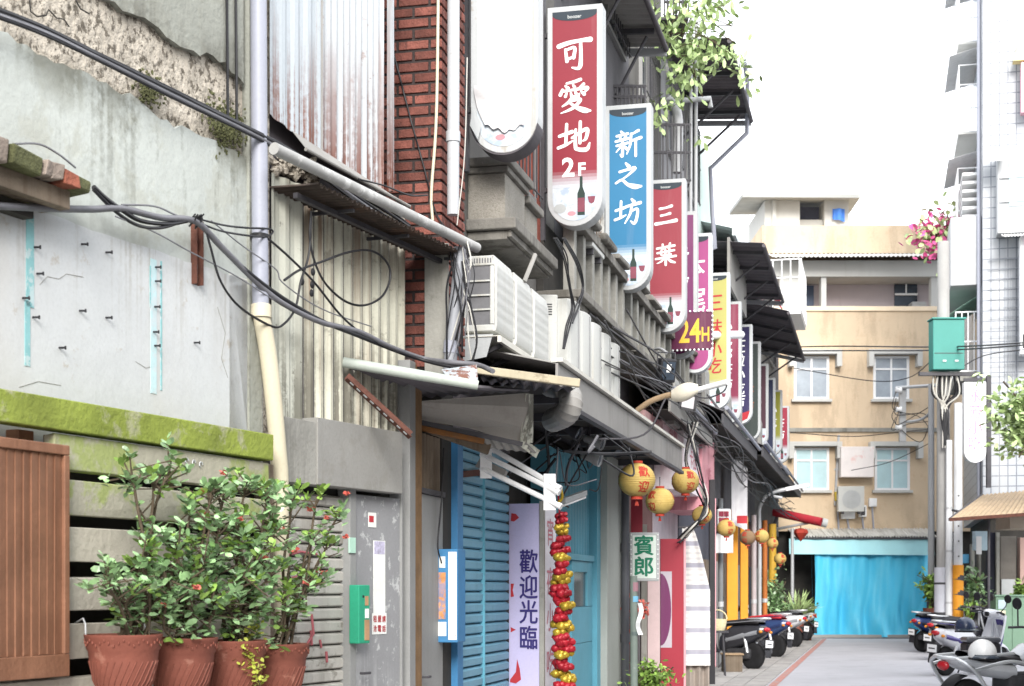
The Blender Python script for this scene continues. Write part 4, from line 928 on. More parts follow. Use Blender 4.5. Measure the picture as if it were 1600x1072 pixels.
for k in range(1, 5): copy(bt, MF, (.33, sb0+k*.55, zB-.01*k), l2[k])
copy(af, MF, (.16, my(15.3), 4.95), 'white air conditioner beside the lower right of the red sign with two F', scale=.95)
m_acd = mat('grimy ac casing', '#8d8c88', .6, .12, 2, streak=.6, scol='#55514b', ssc=9, bump=.03)
for l, y_, z_, d_ in (('grimy grey air conditioner under the 24H board', 20.6, 3.75, .15), ('grimy grey air conditioner under the yellow sign', 24.6, 4.5, .1), ('grimy grey air conditioner under the crimson sign', 27.3, 4.45, .2), ('grimy grey air conditioner under the indigo sign', 30, 4.7, .15), ('grimy grey air conditioner under the maroon sign', 34.5, 4.75, .2), ('grimy grey air conditioner under the olive yellow sign', 39, 4.8, .2)):
    copy(ac, MF, (d_, my(y_), z_), l, scale=1.15, mats={m_ac: m_acd})['group'] = 'grimy air conditioners far along the row'
# ================================================================ shop canopy with fascia
sc_ = thing('shop_canopy', 'long grey metal shop canopy under the tall white units, carrying the street lamp', 'canopy', MF, (.4, my(15), 2.95))
ca, cb_ = MF.s(872, .75), MF.s(1066, .75)
m_fas = mat('grey fascia tin', '#8f8d8a', .6, .12, 1.5, streak=.5, scol='#5c5852', bump=.05, spot=.25, spcol='#6b6058')
part('fascia', M().box(.73, .75, ca, cb_-1.5, 3.0, 3.26), m_fas, sc_); part('fascia', M().box(.725, .747, cb_-1.498, cb_, 3.0, 3.28), mat('ribbed fascia', '#8a8784', .7, .12, 6, streak=.5, scol='#66605a', ssc=14), sc_)
part('drip_edge', M().box(.71, .77, ca-.01, cb_+.01, 2.96, 2.998), m_steel_d, sc_, bev=.004)
part('top_lip', M().bar((.74, ca, 3.285), (.74, cb_, 3.30), .09, .03), m_rk, sc_)
m = M(); m.corr((.73, ca, 3.25), (.73, cb_, 3.25), (-.02, cb_, 3.42), (-.02, ca, 3.42), 60, .02); part('roof_sheet', m, m_tin_g, sc_)
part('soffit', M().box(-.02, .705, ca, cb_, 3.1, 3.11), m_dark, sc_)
for k in range(6): s_ = ca+(cb_-ca)*(k+.5)/6; part('joist', M().box(-.02, .7, s_-.03, s_+.03, 3.03, 3.098), m_steel_d, sc_)
# flex duct and dark clutter under the canopy's near end
fd = thing('air_duct', 'fat dark flexible duct hanging at the near end of the shop canopy', 'duct', WF, tuple(wp(880, 665, 11.6)))
pts = crv([wp(858, 602, 12.2), wp(880, 608, 11.9), wp(892, 624, 11.6), wp(886, 646, 11.6), wp(862, 658, 11.9)], 10)
part('duct', M().tube(pts, [.085+.008*(k % 2) for k in range(len(pts))], 14), m_tin_g, fd, smooth=25)
ul = ['dull metal spotlight nearest the duct, aimed along the lane', 'metal spotlight below the canopy, tipped towards the turquoise door', 'dark spotlight under the canopy, beside the plaster pillar', 'round glass lamp under the canopy, above the first lantern']
for k, (px, py, Y, dx, dz) in enumerate(((930, 690, 14.5, .14, -.05), (926, 716, 14.5, .15, -.05), (893, 672, 13.5, .14, -.08), (962, 702, 17.2, .03, -.06))):
    c = wp(px, py, Y); t = thing('spotlight', ul[k], 'spotlight', WF, tuple(c), 'spotlights under the canopy'); ax = Vector((dx, -.06, dz)).normalized()
    part('housing', M().lathe([(.02, -.12), (.035, -.1), (.04, -.02), (.06, .04), (.065, .08), (.058, .08), (.05, .05), (0, .05)], c, ax), m_alu if k < 2 else m_steel_d, t, smooth=40)
    part('lens', M().lathe([(0, .062), (.056, .062), (.056, .066), (0, .068)], c, ax), m_glass, t)
    part('stalk', M().tube(crv([c-ax*.1, c+Vector((-.05, .03, .1)), c+Vector((-.06, .05, .3))]), .012, 6), m_steel_d, t)
cl = thing('wire_tangle', 'dark tangle of wires and clamps under the shop canopy', 'wire tangle', WF, tuple(wp(900, 760, 14)))
for k in range(26):
    a = wp(random.uniform(845, 955), random.uniform(655, 720), random.uniform(13, 15.5)); b = a+Vector((random.gauss(0, .25), random.gauss(.1, .3), random.gauss(-.12, .18))); c = (a+b)/2+Vector((random.gauss(0, .08), 0, -random.uniform(0, .2)))
    part('wire', M().tube(crv([a, c, b], 6), random.choice((.006, .009, .014)), 6), random.choice((m_cab, m_cab, m_cabg, m_steel_d)), cl, smooth=60)
ft = thing('tube_fitting', 'white batten tube light above the turquoise door', 'tube light', WF, tuple(wp(900, 780, 14.6)))
part('batten', M().bar(wp(880, 783, 14.4), wp(914, 770, 15), .05, .05), m_alu, ft, bev=.004); part('tube', M().tube([wp(880, 790, 14.4), wp(914, 777, 15)], .013, 8), m_tubew, ft)

# ================================================================ hanging signs
def sg_outline(d0, d1, z0, z1, s, inset=0, n=16):
    r = (d1-d0)/2-inset; cx = (d0+d1)/2; zc_ = z0+inset+r
    return [(d0+inset, s, z1-inset), (d1-inset, s, z1-inset)] + [(cx+r*math.cos(-math.pi*k/n), s, zc_+r*math.sin(-math.pi*k/n)) for k in range(n+1)]
def fm(name, c): return mat(name, c, .45, .05, 1.5, bump=.02, fine=.02, streak=.12, scol='#b9a9a9')
m_sky_p = mat('printed pale blue', '#c0c8ce', .5, .12, 6, bump=0, spot=.7, spcol='#93a6bd', spsc=7, spthr=.52)
m_bot = mat('printed bottle green', '#22352f', .5, .1, 4, bump=0); m_lab = mat('printed label', '#7a3d4c', .5, .15, 12, bump=0); m_wht = mat('white lettering', '#eff0ee', .5, .03, bump=0)
m_logo = mat('printed dark cap', '#26313b', .5, .1, 4, bump=0); m_silv = mat('printed silver', '#a9adad', .5, .1, bump=0)
SG = 'vertical shop signs hung along the row'
def hang(label, pxo, zt, zb, col, chars=(), tcol=None, w=.52, th=.2, pic=True, fade=True, size=.3, frame=None, dO=.62, shear=.12, bold=.02, logo=True, extra=None, post=True):
    k = (pxo-CX)/F; s = MF.s(pxo, dO); d1 = dO; d0 = d1-w
    t = thing('hanging_sign', label, 'shop sign', MF, (d0, s+th/2, zb), SG)
    fr_m = frame or m_alu
    part('case', M().prism(sg_outline(d0, d1, zb, zt, s), (0, th, 0)), fr_m, t, bev=.006)
    e = s-.003; zi = zb+w*.5+.16
    ins = .05
    ol = sg_outline(d0, d1, zb, zt, e, ins)
    if pic:
        face = [(d0+ins, e, zt-ins), (d1-ins, e, zt-ins), (d1-ins, e, zi), (d0+ins, e, zi)]
        fc = part('face', M().prism(face, (0, .003, 0)), col, t)
        low = [(d1-ins, e, zi-.002), ] + ol[2:] + [(d0+ins, e, zi-.002)]
        pc = part('picture_panel', M().prism(low, (0, .003, 0)), m_sky_p, t)
        if fade:
            c1, c2 = lin(col['hex']), lin('#c0c8ce')
            for q in range(5):
                f = (q+.5)/5; cc = [c1[i]*(1-f)+c2[i]*f for i in range(3)]
                part('fade_band', M().box(d0+ins, d1-ins, e-.001, e-.0002, zi+.09-.03*(q+1), zi+.09-.03*q), mat(col.name+' fade%d' % q, cc, .5, .03, bump=0), fc)
        bx_ = d0+w*.62; b0 = zb+w*.19 if not label.startswith('blank') else zb+.1; blank = label.startswith('blank')
        bt_ = [(bx_-.035, e-.002, b0), (bx_+.035, e-.002, b0), (bx_+.036, e-.002, b0+.2), (bx_+.014, e-.002, b0+.26), (bx_+.013, e-.002, b0+.36), (bx_-.013, e-.002, b0+.36), (bx_-.014, e-.002, b0+.26), (bx_-.036, e-.002, b0+.2)]
        if not blank: part('bottle_print', M().prism(bt_, (0, .001, 0)), m_bot, pc); blank or part('label_print', M().box(bx_-.034, bx_+.034, e-.0035, e-.0022, b0+.03, b0+.16), m_lab, pc)
        g = M(); gx = bx_+.095; g.prism([(gx-.035, e-.002, b0+.17), (gx+.04, e-.002, b0+.17), (gx+.028, e-.002, b0+.115), (gx+.004, e-.002, b0+.1), (gx-.022, e-.002, b0+.115)], (0, .001, 0))
        if not blank: part('glass_print', g, m_lab, pc)
        if not blank: part('fruit_print', M().prism([(bx_-.2+.06*math.cos(a_*.7), e-.002, b0+.07+.045*math.sin(a_*.7)) for a_ in range(9)], (0, .001, 0)), m_silv, pc)
        part('fruit_print', M().prism([(bx_-.09+.04*math.cos(a_*.7), e-.002, b0+.02+.022*math.sin(a_*.7)) for a_ in range(9)], (0, .001, 0)), mat('printed pink', '#d78a92', .5, .1, bump=0), pc)
    else:
        fc = part('face', M().prism(ol, (0, .003, 0)), col, t)
    if logo:
        cx = (d0+d1)/2; hw = w/2-ins
        cap = [(cx-hw, e-.002, zt-ins)]+[(cx+hw, e-.002, zt-ins)]+[(cx+hw*math.cos(a_*math.pi/10), e-.002, zt-ins-.03-.06*math.sin(a_*math.pi/10)) for a_ in range(11)]
        lg = part('cap_print', M().prism(cap, (0, .001, 0)), m_logo, fc)
        tm = M(); text(tm, 'boozer', .034, (cx, e-.0035, zt-ins-.052), bold=.03); part('lettering', tm, m_silv, lg)
    H = zt-zb; n = len(chars)
    cz = [c if isinstance(c, tuple) else (c, None) for c in chars]
    for i, (ch, f) in enumerate(cz):
        z = zt-H*(f if f is not None else (.2+.17*i)); tm = M(); brush(tm, ch, size*.88, ((d0+d1)/2, e-.0028, z)) if ch in BR and size > .27 else text(tm, ch, size*random.uniform(.97, 1.03) if ch not in '之一' else size*.8, ((d0+d1)/2, e-.0028, z), bold=bold, shear=shear, wide=.95, rot=.05 if shear else 0)
        part('lettering', tm, tcol or m_wht, fc)
    if post:
        part('post', M().box(d0-.1, d0-.04, s+.06, s+.12, zb-.1, zt+.2), m_steel_d, t)
        for z in (zb+.35, zt-.25): part('wall_arm', M().box(-.02, d0-.001, s+.07, s+.11, z, z+.04), m_steel_d, t)
    if extra: extra(t, fc, d0, d1, s, e)
    return t
def C(name, h):
    c = [int(h[i:i+2], 16) for i in (1, 3, 5)]; f = .78 if max(c)-min(c) > 40 else .85
    h = '#%02x%02x%02x' % tuple(int((v*.88+.12*sum(c)/3)*f) for v in c); m = fm(name, h); m['hex'] = h; return m
m_sr, m_sb = C('sign red', '#b32b40'), C('sign blue', '#2b92cc'); m_sr2 = C('sign rose red', '#b83a4b'); m_spu = C('sign purple', '#8f2f75'); m_spk = C('sign pink', '#cf4f9c'); m_sy = C('sign yellow', '#e4de77')
m_scr = C('sign crimson', '#a83058'); m_sin = C('sign indigo', '#332a6c'); m_sdk = C('sign dark green', '#3e4a48'); m_sma = C('sign maroon', '#5b2f42'); m_snv = C('sign navy', '#24325c'); m_srr = C('sign bright red', '#bf2748'); m_sye = C('sign olive yellow', '#b9b93c'); m_swh = C('sign white', '#e9eef0')
def two_f(t, fc, d0, d1, s, e):
    tm = M(); text(tm, '2', .18, ((d0+d1)/2-.06, e-.0028, 5.47), bold=.03); part('lettering', tm, m_wht, fc)
    tm = M(); text(tm, 'F', .12, ((d0+d1)/2+.07, e-.0028, 5.445), bold=.03); part('lettering', tm, m_wht, fc)
def torn(t, fc, d0, d1, s, e):
    z = 4.84
    q = [(d0+.03, e-.006, z+.52), (d1-.09, e-.004, z+.515), (d1-.085, e-.004, z+.33), (d1-.15, e-.004, z+.22), (d0+.3, e-.03, z+.17), (d0+.17, e-.02, z+.13), (d0+.1, e-.03, z+.2), (d0+.03, e-.012, z+.36)]
    def film(u, v):
        w_ = 1-.25*v*v; x = d0+.03+(d1-d0-.12)*(.5+(u-.5)*w_+.1*v*v); zz = z+.52-.37*v*(1-.3*abs(u-.55)); k = .005*math.sin(u*4+v*7)+.004*math.sin(v*11-u*9+1)+.03*v*v*abs(u-.5)
        return Vector((x, e-.012-abs(k), zz+.012*math.sin(u*23)*v))
    part('torn_film', M().grid(film, 18, 14, (0, .002, 0)), mat('greyed film', '#c9c7c8', .5, .12, 8, spot=.4, spcol='#a9a3a3', spsc=9, bump=.1), fc, smooth=35)
    q = [(d0+.02, e-.02, z+.36), (d0+.1, e-.05, z+.22), (d0+.07, e-.05, z+.1), (d0+.0, e-.02, z+.22)]
    part('torn_film', M().prism(q, (0, .002, 0)), m_swh, fc)
    r = (d1-d0)/2; cx = (d0+d1)/2; rim = M()
    rim.grid(lambda u, v: Vector((cx+(r+.004)*math.cos(-math.pi*(.06+.88*u)), s-.006+.212*v, z+r+(r+.004)*math.sin(-math.pi*(.06+.88*u)))), 20, 1, (0, 0, -.012))
    part('stained_rim', rim, m_tin_d, fc, label='blackened lower rim')
hang('blank white sign with torn film at its rounded dark lower end', 840, 7.2, 4.84, m_swh, (), pic=True, fade=False, logo=False, extra=torn, frame=m_wpaint)
hang('red sign with three white characters above 2F and a bottle', 941, 6.97, 4.92, m_sr, (('可', .22), ('愛', .41), ('地', .6)), size=.325, extra=two_f)
hang('blue sign with three white characters and a bottle below', 1017, 7.0, 4.91, m_sb, (('新', .21), ('之', .385), ('坊', .58)), size=.31)
hang('rose red sign with two white characters, third from the blank sign', 1071, 6.97, 4.95, m_sr2, (('三', .235), ('葉', .49)), size=.29)
hang('purple sign with a white ring, squeezed between the rose red and pink signs', 1089, 6.85, 4.8, m_spu, (('卡', .3), ('啦', .5)), pic=False, logo=False, size=.3, shear=.2)
hang('pink sign with white characters behind the purple sign', 1112, 6.98, 4.85, m_spk, (('本', .24), ('尾', .48), ('店', .7)), pic=False, size=.33, frame=m_swh)
hang('yellow sign with red characters, right of the 24H board', 1140, 6.95, 4.62, m_sy, (('三', .22), ('妹', .4), ('小', .56), ('吃', .68)), tcol=m_inkr, size=.26, frame=m_swh)
hang('crimson sign with small white characters behind the yellow one', 1158, 6.86, 4.6, m_scr, (('小', .2), ('吃', .31), ('部', .43), ('茶', .55), ('坊', .67)), size=.2, logo=False)
hang('indigo sign with white characters and a red rounded foot', 1175, 6.85, 4.85, m_sin, (('旺', .22), ('啦', .36), ('小', .5), ('吃', .64), ('店', .76)), pic=False, logo=False, size=.24, frame=m_swh,
     extra=lambda t, fc, d0, d1, s, e: part('red_foot', M().prism([(d0+.08, e-.002, 5.0), (d1-.04, e-.002, 5.12), (d1-.09, e-.002, 4.96), ((d0+d1)/2, e-.002, 4.89)], (0, .001, 0)), m_inkr, fc))
hang('dark green sign with worn orange patches, behind the indigo sign', 1188, 6.85, 4.72, m_sdk, (('茶', .5), ('坊', .65)), tcol=mat('faded orange', '#9a5a44', .6), pic=False, logo=False, size=.26, frame=m_alu)
hang('dull maroon sign with faint lettering behind the dark green one', 1200, 6.7, 4.8, m_sma, (('卡', .3), ('拉', .5)), tcol=mat('faint grey', '#8f7f86', .6), pic=True, fade=False, logo=False, size=.24)
hang('navy sign without lettering between the maroon and yellow ones', 1211, 6.7, 4.75, m_snv, (), pic=False, logo=False)
hang('small olive yellow sign near the far end of the row', 1222, 6.75, 5.05, m_sye, (('小', .3), ('吃', .5)), tcol=m_wht, pic=True, fade=True, logo=False, size=.26)
hang('small bright red sign, farthest hanging sign of the row', 1233, 6.7, 5.1, m_srr, (('茶', .3), ('坊', .5)), pic=True, fade=True, logo=False, size=.26)
# 24H board
sH = my(21.3); d0, d1 = MF.ps(1038, 520, sH).x, MF.ps(1112, 520, sH).x; z1, z0 = MF.ps(1075, 488, sH).z, MF.ps(1075, 546, sH).z
h24 = thing('hours_sign', 'purple board reading 24H in yellow with a string of small white lamps', 'shop sign', MF, (d0, sH, z0))
part('board', M().box(d0, d1, sH, sH+.12, z0, z1), C('board purple', '#7d2a56'), h24, bev=.005)
tm = M(); text(tm, '24', .33, (d0+(d1-d0)*.54, sH-.003, (z0+z1)/2), bold=.02, wide=.68); part('lettering', tm, mat('sign yellow letters', '#e0b53e', .5, .05, bump=0), h24)
tm = M(); text(tm, 'H', .2, (d0+(d1-d0)*.87, sH-.003, (z0+z1)/2-.055), bold=.02, wide=.62); part('lettering', tm, mat('sign yellow letters', '#e0b53e'), h24)
pts = [(d0+(d1-d0)*k/11, z1+.01) for k in range(12)]+[(d1+.01, z1-(z1-z0)*k/8) for k in range(9)]+[(d1-(d1-d0)*k/11, z0-.01) for k in range(12)]
for x, z in pts: part('bulb', M().ball((x, sH-.01, z), .016, nu=8, nv=5), m_tubew, h24, smooth=80)
part('mount', M().box(-.02, d0, sH+.03, sH+.08, z0+.1, z0+.15), m_steel_d, h24)
# white arm between yellow and crimson sign
solo('white_sign_arm', M().tube([MF.ps(1108, 524, my(25.9)), MF.ps(1158, 523, my(27.6))], .07, 8), m_white, 'short white horizontal arm crossing the yellow sign', 'arm', MF, smooth=60)

# ================================================================ floodlight, street lamp
fl2 = thing('floodlight', 'black floodlight hanging under the rose red sign', 'floodlight', WF, tuple(wp(1040, 600, 19)))
c = wp(1041, 577, 19); q = Matrix.Translation(c) @ Matrix.Rotation(.35, 4, 'Z') @ Matrix.Rotation(.25, 4, 'X')
part('housing', M().box(-.11, .11, -.07, .07, -.16, .13).xf(q), m_black, fl2, bev=.02)
part('lens', M().box(-.085, .085, -.074, -.07, -.12, .1).xf(q), m_glass, fl2); part('lamp', M().box(-.03, .03, -.078, -.0745, -.03, .07).xf(q), m_tubew, fl2)
part('yoke', M().tube([q @ Vector((-.12, 0, 0)), q @ Vector((-.12, .05, .2)), q @ Vector((.12, .05, .2)), q @ Vector((.12, 0, 0))], .012, 6), m_steel_d, fl2)
part('arm', M().tube(crv([q @ Vector((0, .05, .2)), wp(1030, 545, 19.4), wp(1012, 548, 19.8), wp(975, 540, 18.6)]), .02, 8), m_pipe_w, fl2, smooth=60)
sl2 = thing('street_lamp', 'tan street lamp arm with a slim white tube lamp above the canopy', 'street lamp', WF, tuple(wp(996, 640, 17)))
p = crv([wp(996, 641, 17), wp(1015, 628, 16.9), wp(1035, 620, 16.8), wp(1052, 616, 16.7)])
part('arm', M().tube(p, .032, 10), mat('tan paint', '#a68f73', .6, .15, 4, streak=.3, bump=.05), sl2, smooth=60)
part('head', M().grid(lambda u, v: wp(1048+42*u, 618-10*u, 16.7-.2*u)+Vector((0, math.cos(v*2*math.pi)*(.06+.05*math.sin(math.pi*u)), math.sin(v*2*math.pi)*(.05+.05*math.sin(math.pi*u)))), 8, 14), mat('pale enamel', '#d3cdbd', .5, .08, 4, streak=.3), sl2, smooth=60)
part('tube', M().tube([wp(1088, 610, 16.5), wp(1137, 597, 16.2)], .032, 12), m_tubew, sl2, smooth=60)
part('wire_loop', M().tube(crv([wp(1137, 598, 16.2), wp(1130, 612, 16.25), wp(1105, 622, 16.4), wp(1085, 618, 16.5)]), .008, 6), m_steel_d, sl2, smooth=60)
# dark framed board below lamp
fb = thing('framed_board', 'small pale board in a black frame under the street lamp head', 'board', WF, tuple(wp(1075, 640, 18)))
fq = [wp(1066, 614, 18), wp(1088, 618, 18), wp(1085, 642, 18), wp(1062, 637, 18)]
part('board', M().prism(fq, (0, .02, 0)), mat('pale grey board', '#bcb9bd', .6, .05), fb)
for k in range(4): part('frame', M().bar(fq[k], fq[(k+1) % 4], .03, .025, up=(0, 1, 0)), m_black, fb)

# ================================================================ fascia signboards / lower canopies further along
fsl = ['faded pink and white fascia board right of the canopy end', 'white fascia board striped with pink beneath the street lamp', 'white and red fascia board behind the swirling cables', 'red lettered white board above the fourth lantern']
for k, (x0, x1, yt, yb, d, c) in enumerate(((1008, 1036, 640, 690, .3, '#cfa5a4'), (1036, 1066, 636, 716, .32, '#e6c3cb'), (1068, 1096, 650, 778, .4, '#ece6ea'), (1097, 1116, 676, 805, .45, '#d0919a'))):
    s0, s1 = MF.s(x0, d), MF.s(x1, d); zt, zb = MF.z(yt, d, s0), MF.z(yb, d, s1)
    t = thing('fascia_board', fsl[k], 'signboard', MF, (d, s0, zb), 'faded fascia boards')
    part('panel', M().box(-.3, d, s0, s1, zb, zt), mat('fascia %d' % k, c, .5, .12, 3, streak=.8, scol='#c08a96' if k != 3 else '#8f2f3c', ssc=7, sthr=.5, bump=.02), t)
    m = M(); text(m, ['小吃', '茶藝', '卡拉', '小吃'][k], .3, (d+.003, (s0+s1)/2, (zt+zb)/2), (0, 1, 0), bold=.02, wide=1.3); part('lettering', m, mat('faded red', '#c07a86'), t)
cnl = ['dark sagging shop canopy past the street lamp', 'dark shop canopy above the orange columns', 'far dark shop canopy near the small red sign', 'last dark canopy of the row']
for k, (ya, yb, d, z) in enumerate(((19.4, 24.2, .55, 4.0), (24.4, 31, .7, 4.35), (31.2, 39, .8, 4.45), (39.2, 48, .7, 4.6))):
    a, b = my(ya), my(yb); t = thing('shop_canopy', cnl[k], 'canopy', MF, (.4, a, z), 'dark shop canopies')
    m = M(); m.corr((d, a, z), (d, b, z-.05), (-.02, b, z+.3), (-.02, a, z+.32), int((b-a)*5), .025); part('sheet', m, m_tin_d, t)
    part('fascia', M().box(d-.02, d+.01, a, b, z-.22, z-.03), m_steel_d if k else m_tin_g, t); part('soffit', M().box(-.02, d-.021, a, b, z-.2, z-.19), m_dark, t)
    part('pipe', M().tube([(d+.06, a, z+.06), (d+.06, b, z+.0)], .035, 8), m_pipe_g, t, smooth=60)
    for q in range(int((b-a)/1.2)): part('strut', M().tube([(d-.05, a+q*1.2+.4, z), (-.02, a+q*1.2+.4, z+.9)], .014, 6), m_steel_d, t)
# ================================================================ eaves high up
def eave(label, ya, yb, z, d, rise, waves, ma=m_tin_d, trim=m_pipe_w, back=0.):
    a, b = my(ya), my(yb); t = thing('roof_eave', label, 'eave', MF, (.4, a, z), 'corrugated eaves')
    m = M(); m.corr((d, a, z), (d, b, z), (-.02-back, b, z+rise), (-.02-back, a, z+rise), waves, .03, nv=3); part('sheet', m, ma, t)
    part('end_trim', M().bar((-.02, b+.01, z+rise-.06), (d, b+.01, z-.06), .04, .09), trim, t); part('gutter', M().tube([(d, a, z-.03), (d, b, z-.03)], .035, 8), m_tin_d, t, smooth=60)
    for q in range(4): s_ = a+(b-a)*(q+.4)/4; part('rafter', M().bar((d-.05, s_, z-.05), (-.02, s_, z+rise-.06), .05, .06), m_steel_d, t)
    for q in range(3): s_ = a+(b-a)*(q+.6)/3; part('brace', M().tube([(d-.15, s_, z-.08), (-.02, s_, z-.8)], .022, 6), m_steel_d, t)
    return t
eave('dark ribbed eave projecting above the red sign with 2F', 14.6, 19.3, 8.32, .52, .04, 30, ma=m_tin_g)
eave('dark ribbed eave with white end trim and bent downpipe', 22.9, 26.8, 9.68, .95, .06, 24, ma=mat('brown grey tin', '#5f595c', .7, .2, 2, streak=.4, scol='#3c383a', bump=.05))
e3 = eave('long black eave above the indigo and dark green signs', 27.6, 33, 7.7, 1.1, .1, 20)
eave('far part of the long black eave, tilted lower over the last signs', 33.2, 40, 7.5, 1.2, .3, 22)
# roof above
rf = thing('roof_sheeting', 'pale cyan tin roof with a white edge above the long black eave', 'roof', MF, (0, my(29), 8))
a, b = my(27.6), my(39.5)
m = M(); m.corr((.55, a, 8.0), (.55, b, 7.85), (-3.5, b, 9.0), (-3.5, a, 9.1), 40, .03); part('sheet', m, mat('pale cyan tin', '#d7e4e2', .5, .05, 2, bump=.02), rf)
part('edge', M().bar((.57, a, 7.95), (.57, b, 7.8), .06, .14), mat('pale cyan tin', '#d7e4e2'), rf); part('board', M().box(.45, .5, a, a+3.5, 7.0, 7.85), m_tin_g, rf)
m = M(); m.corr((.72, my(31.5), 8.3), (.72, my(34.5), 8.2), (1.0, my(34.5), 7.8), (1.0, my(31.5), 7.9), 8, .05); part('red_flap', m, mat('red tin', '#c4525a', .5, .1, 4), rf)
wg = thing('window_cage', 'white iron window cage sticking out above the far end of the black eave', 'window cage', MF, (.9, my(43), 9.1))
a, b = my(42.3), my(45.); g = M()
for q in range(12): s_ = a+(b-a)*q/11; g.tube([(1.0, s_, 9.2), (1.0, s_, 10.6)], .018, 5)
for z in (9.2, 9.65, 10.1, 10.6): g.tube([(1.0, a, z), (1.0, b, z)], .022, 5); g.tube([(-.02, a, z), (1.0, a, z)], .02, 5)
for q in range(5): g.tube([(q*.24, a, 9.2), (q*.24, a, 10.6)], .016, 5)
part('bars', g, m_white, wg); part('tray', M().box(-.02, 1.0, a, b, 9.1, 9.18), m_white, wg)
dpn = thing('downpipe', 'bent grey downpipe dropping from the white trimmed eave to the pink sign', 'pipe', WF, tuple(wp(1112, 385, 26.8)))
part('pipe', M().tube([wp(1163, 95, 25.6), wp(1168, 130, 26), wp(1167, 208, 26.6), wp(1110, 263, 26.8), wp(1113, 330, 26.8), wp(1117, 388, 26.8), wp(1103, 392, 26.8)], .04, 10), m_pipe_g, dpn, smooth=40)
wpl = thing('white_poles', 'pair of thin white poles rising beside the vine, crossed by a white pipe', 'poles', WF, tuple(wp(1083, 330, 22.3)))
for px in (1080, 1088): part('pole', M().tube([wp(px, 20, 22.3), wp(px-1, 335, 22.3)], .025, 8), m_pipe_w, wpl, smooth=60)
part('crossbar', M().tube([wp(1055, 158, 22.2), wp(1110, 154, 22.2), wp(1110, 168, 22.2)], .04, 8), m_pipe_w, wpl, smooth=60)
part('bent_pipe', M().tube(crv([wp(1058, 270, 21.8), wp(1060, 200, 21.8), wp(1056, 170, 21.8), wp(1042, 155, 21.8)]), .07, 10), m_pipe_w, wpl, smooth=60)
# iron balconies with plants
ib = ['black iron balcony rack between the blue and the rose red signs', 'black iron railing high beside the vine', 'black iron rack with pots above the rose red sign']
for k, (x0, x1, yt, yb, Y) in enumerate(((958, 1008, 135, 168, 18.6), (1038, 1076, -20, 26, 21.5), (1022, 1078, 195, 282, 21.2))):
    t = thing('iron_rack', ib[k], 'rack', WF, tuple(wp((x0+x1)/2, yb, Y)), 'iron racks on the upper storeys'); g = M()
    for yy in (yt, (yt+yb)/2, yb): g.tube([wp(x0, yy, Y), wp(x1, yy, Y), wp(x1-22, yy, Y+2.)], .022, 6)
    part('frame', g, m_steel_d, t)
    g = M()
    for q in range(9): x = x0+(x1-x0)*q/8; g.tube([wp(x, yt, Y), wp(x, yb, Y)], .012, 5)
    part('bars', g, m_steel_d, t); part('tray', M().box(wp(x0, yb, Y).x-.2, wp(x1, yb, Y).x, Y, Y+1.2, wp(x0, yb, Y).z-.04, wp(x0, yb, Y).z), m_steel_d, t)
vn = thing('vine', 'pale green vine trailing from the upper storey against the white sky', 'vine', WF, tuple(wp(1060, 180, 21)))
lf, st = M(), M()
def spray(x, y, Y, n, sx, sy, L):
    for k in range(n):
        p = wp(x+random.gauss(0, sx), y+random.gauss(0, sy), Y+random.gauss(0, .35)); lf.leaf(p, (random.gauss(0, .6), random.gauss(0, .5), random.gauss(-.45, .4)), L*random.uniform(.7, 1.3), L*.45, .15)
for (x, y, n, sx, sy) in ((1075, 15, 150, 32, 18), (1062, 60, 170, 25, 22), (1100, 75, 90, 26, 14), (1140, 90, 45, 18, 12), (1085, 110, 60, 16, 16), (1062, 120, 40, 9, 14), (1168, 118, 22, 8, 14), (1035, 60, 30, 7, 22), (1042, 155, 34, 14, 10), (1030, 185, 16, 7, 14), (1120, 5, 50, 15, 10), (1090, 215, 8, 8, 5)):
    spray(x, y, 21.3, n, sx, sy, .14)
for k in range(26):
    a = wp(random.uniform(1040, 1075), random.uniform(20, 90), 21.4); b = a+Vector((random.uniform(-.1, .8), random.gauss(0, .3), random.uniform(-.6, .5))); st.tube(crv([a, (a+b)/2+Vector((0, 0, .12)), b], 4), .007, 5)
part('stems', st, m_stem, vn); part('foliage', lf, m_leaf3, vn, fix=False, kind='stuff')

# ================================================================ cables on the left walls
def w1(px, py, d=.13): return W1.pw(px, py, d)
def w2(px, py, d=.16): return W2.pw(px, py, d)
bnd = thing('cable_bundle', 'thick black cable bundle running down across the concrete wall to the rain pipe', 'cables', WF, tuple(w1(200, 110)))
for k in range(5):
    o = k*3.2; part('cable', M().tube(crv([w1(-60, -8+o*1.2), w1(60, 38+o+random.uniform(-2, 2)), w1(150, 80+o+random.uniform(-2, 2)), w1(270, 140+o), w1(390, 200+o*.8), w2(440, 226+o), w2(500, 262+o), w2(600, 322+o*2), w2(640, 352+o)], 6), .0085+.003*(k % 2), 6), m_cab if k != 3 else m_cabg, bnd, smooth=60)
ml = thing('cable_bundle', 'grey cable bundle sagging from the window hood past the loop to the canopy', 'cables', WF, tuple(w1(250, 340)))
part('cable', M().tube(crv([w1(-60, 318), w1(60, 325), w1(140, 327), w1(190, 326), w1(250, 340), w1(305, 346), w1(345, 385), w1(400, 440), w2(440, 473), w2(500, 503), w2(560, 518), w2(610, 542), w2(660, 560), w2(700, 566, .4), w2(745, 570, .6), w2(770, 580, .8)], 6), .017, 8), m_cabg, ml, smooth=60)
part('cable', M().tube(crv([w1(305, 340), w1(335, 372), w1(370, 410), w2(430, 458), w2(500, 500), w2(560, 525), w2(640, 556), w2(700, 572, .4), w2(745, 574, .6)], 6), .013, 8), m_cab, ml, smooth=60)
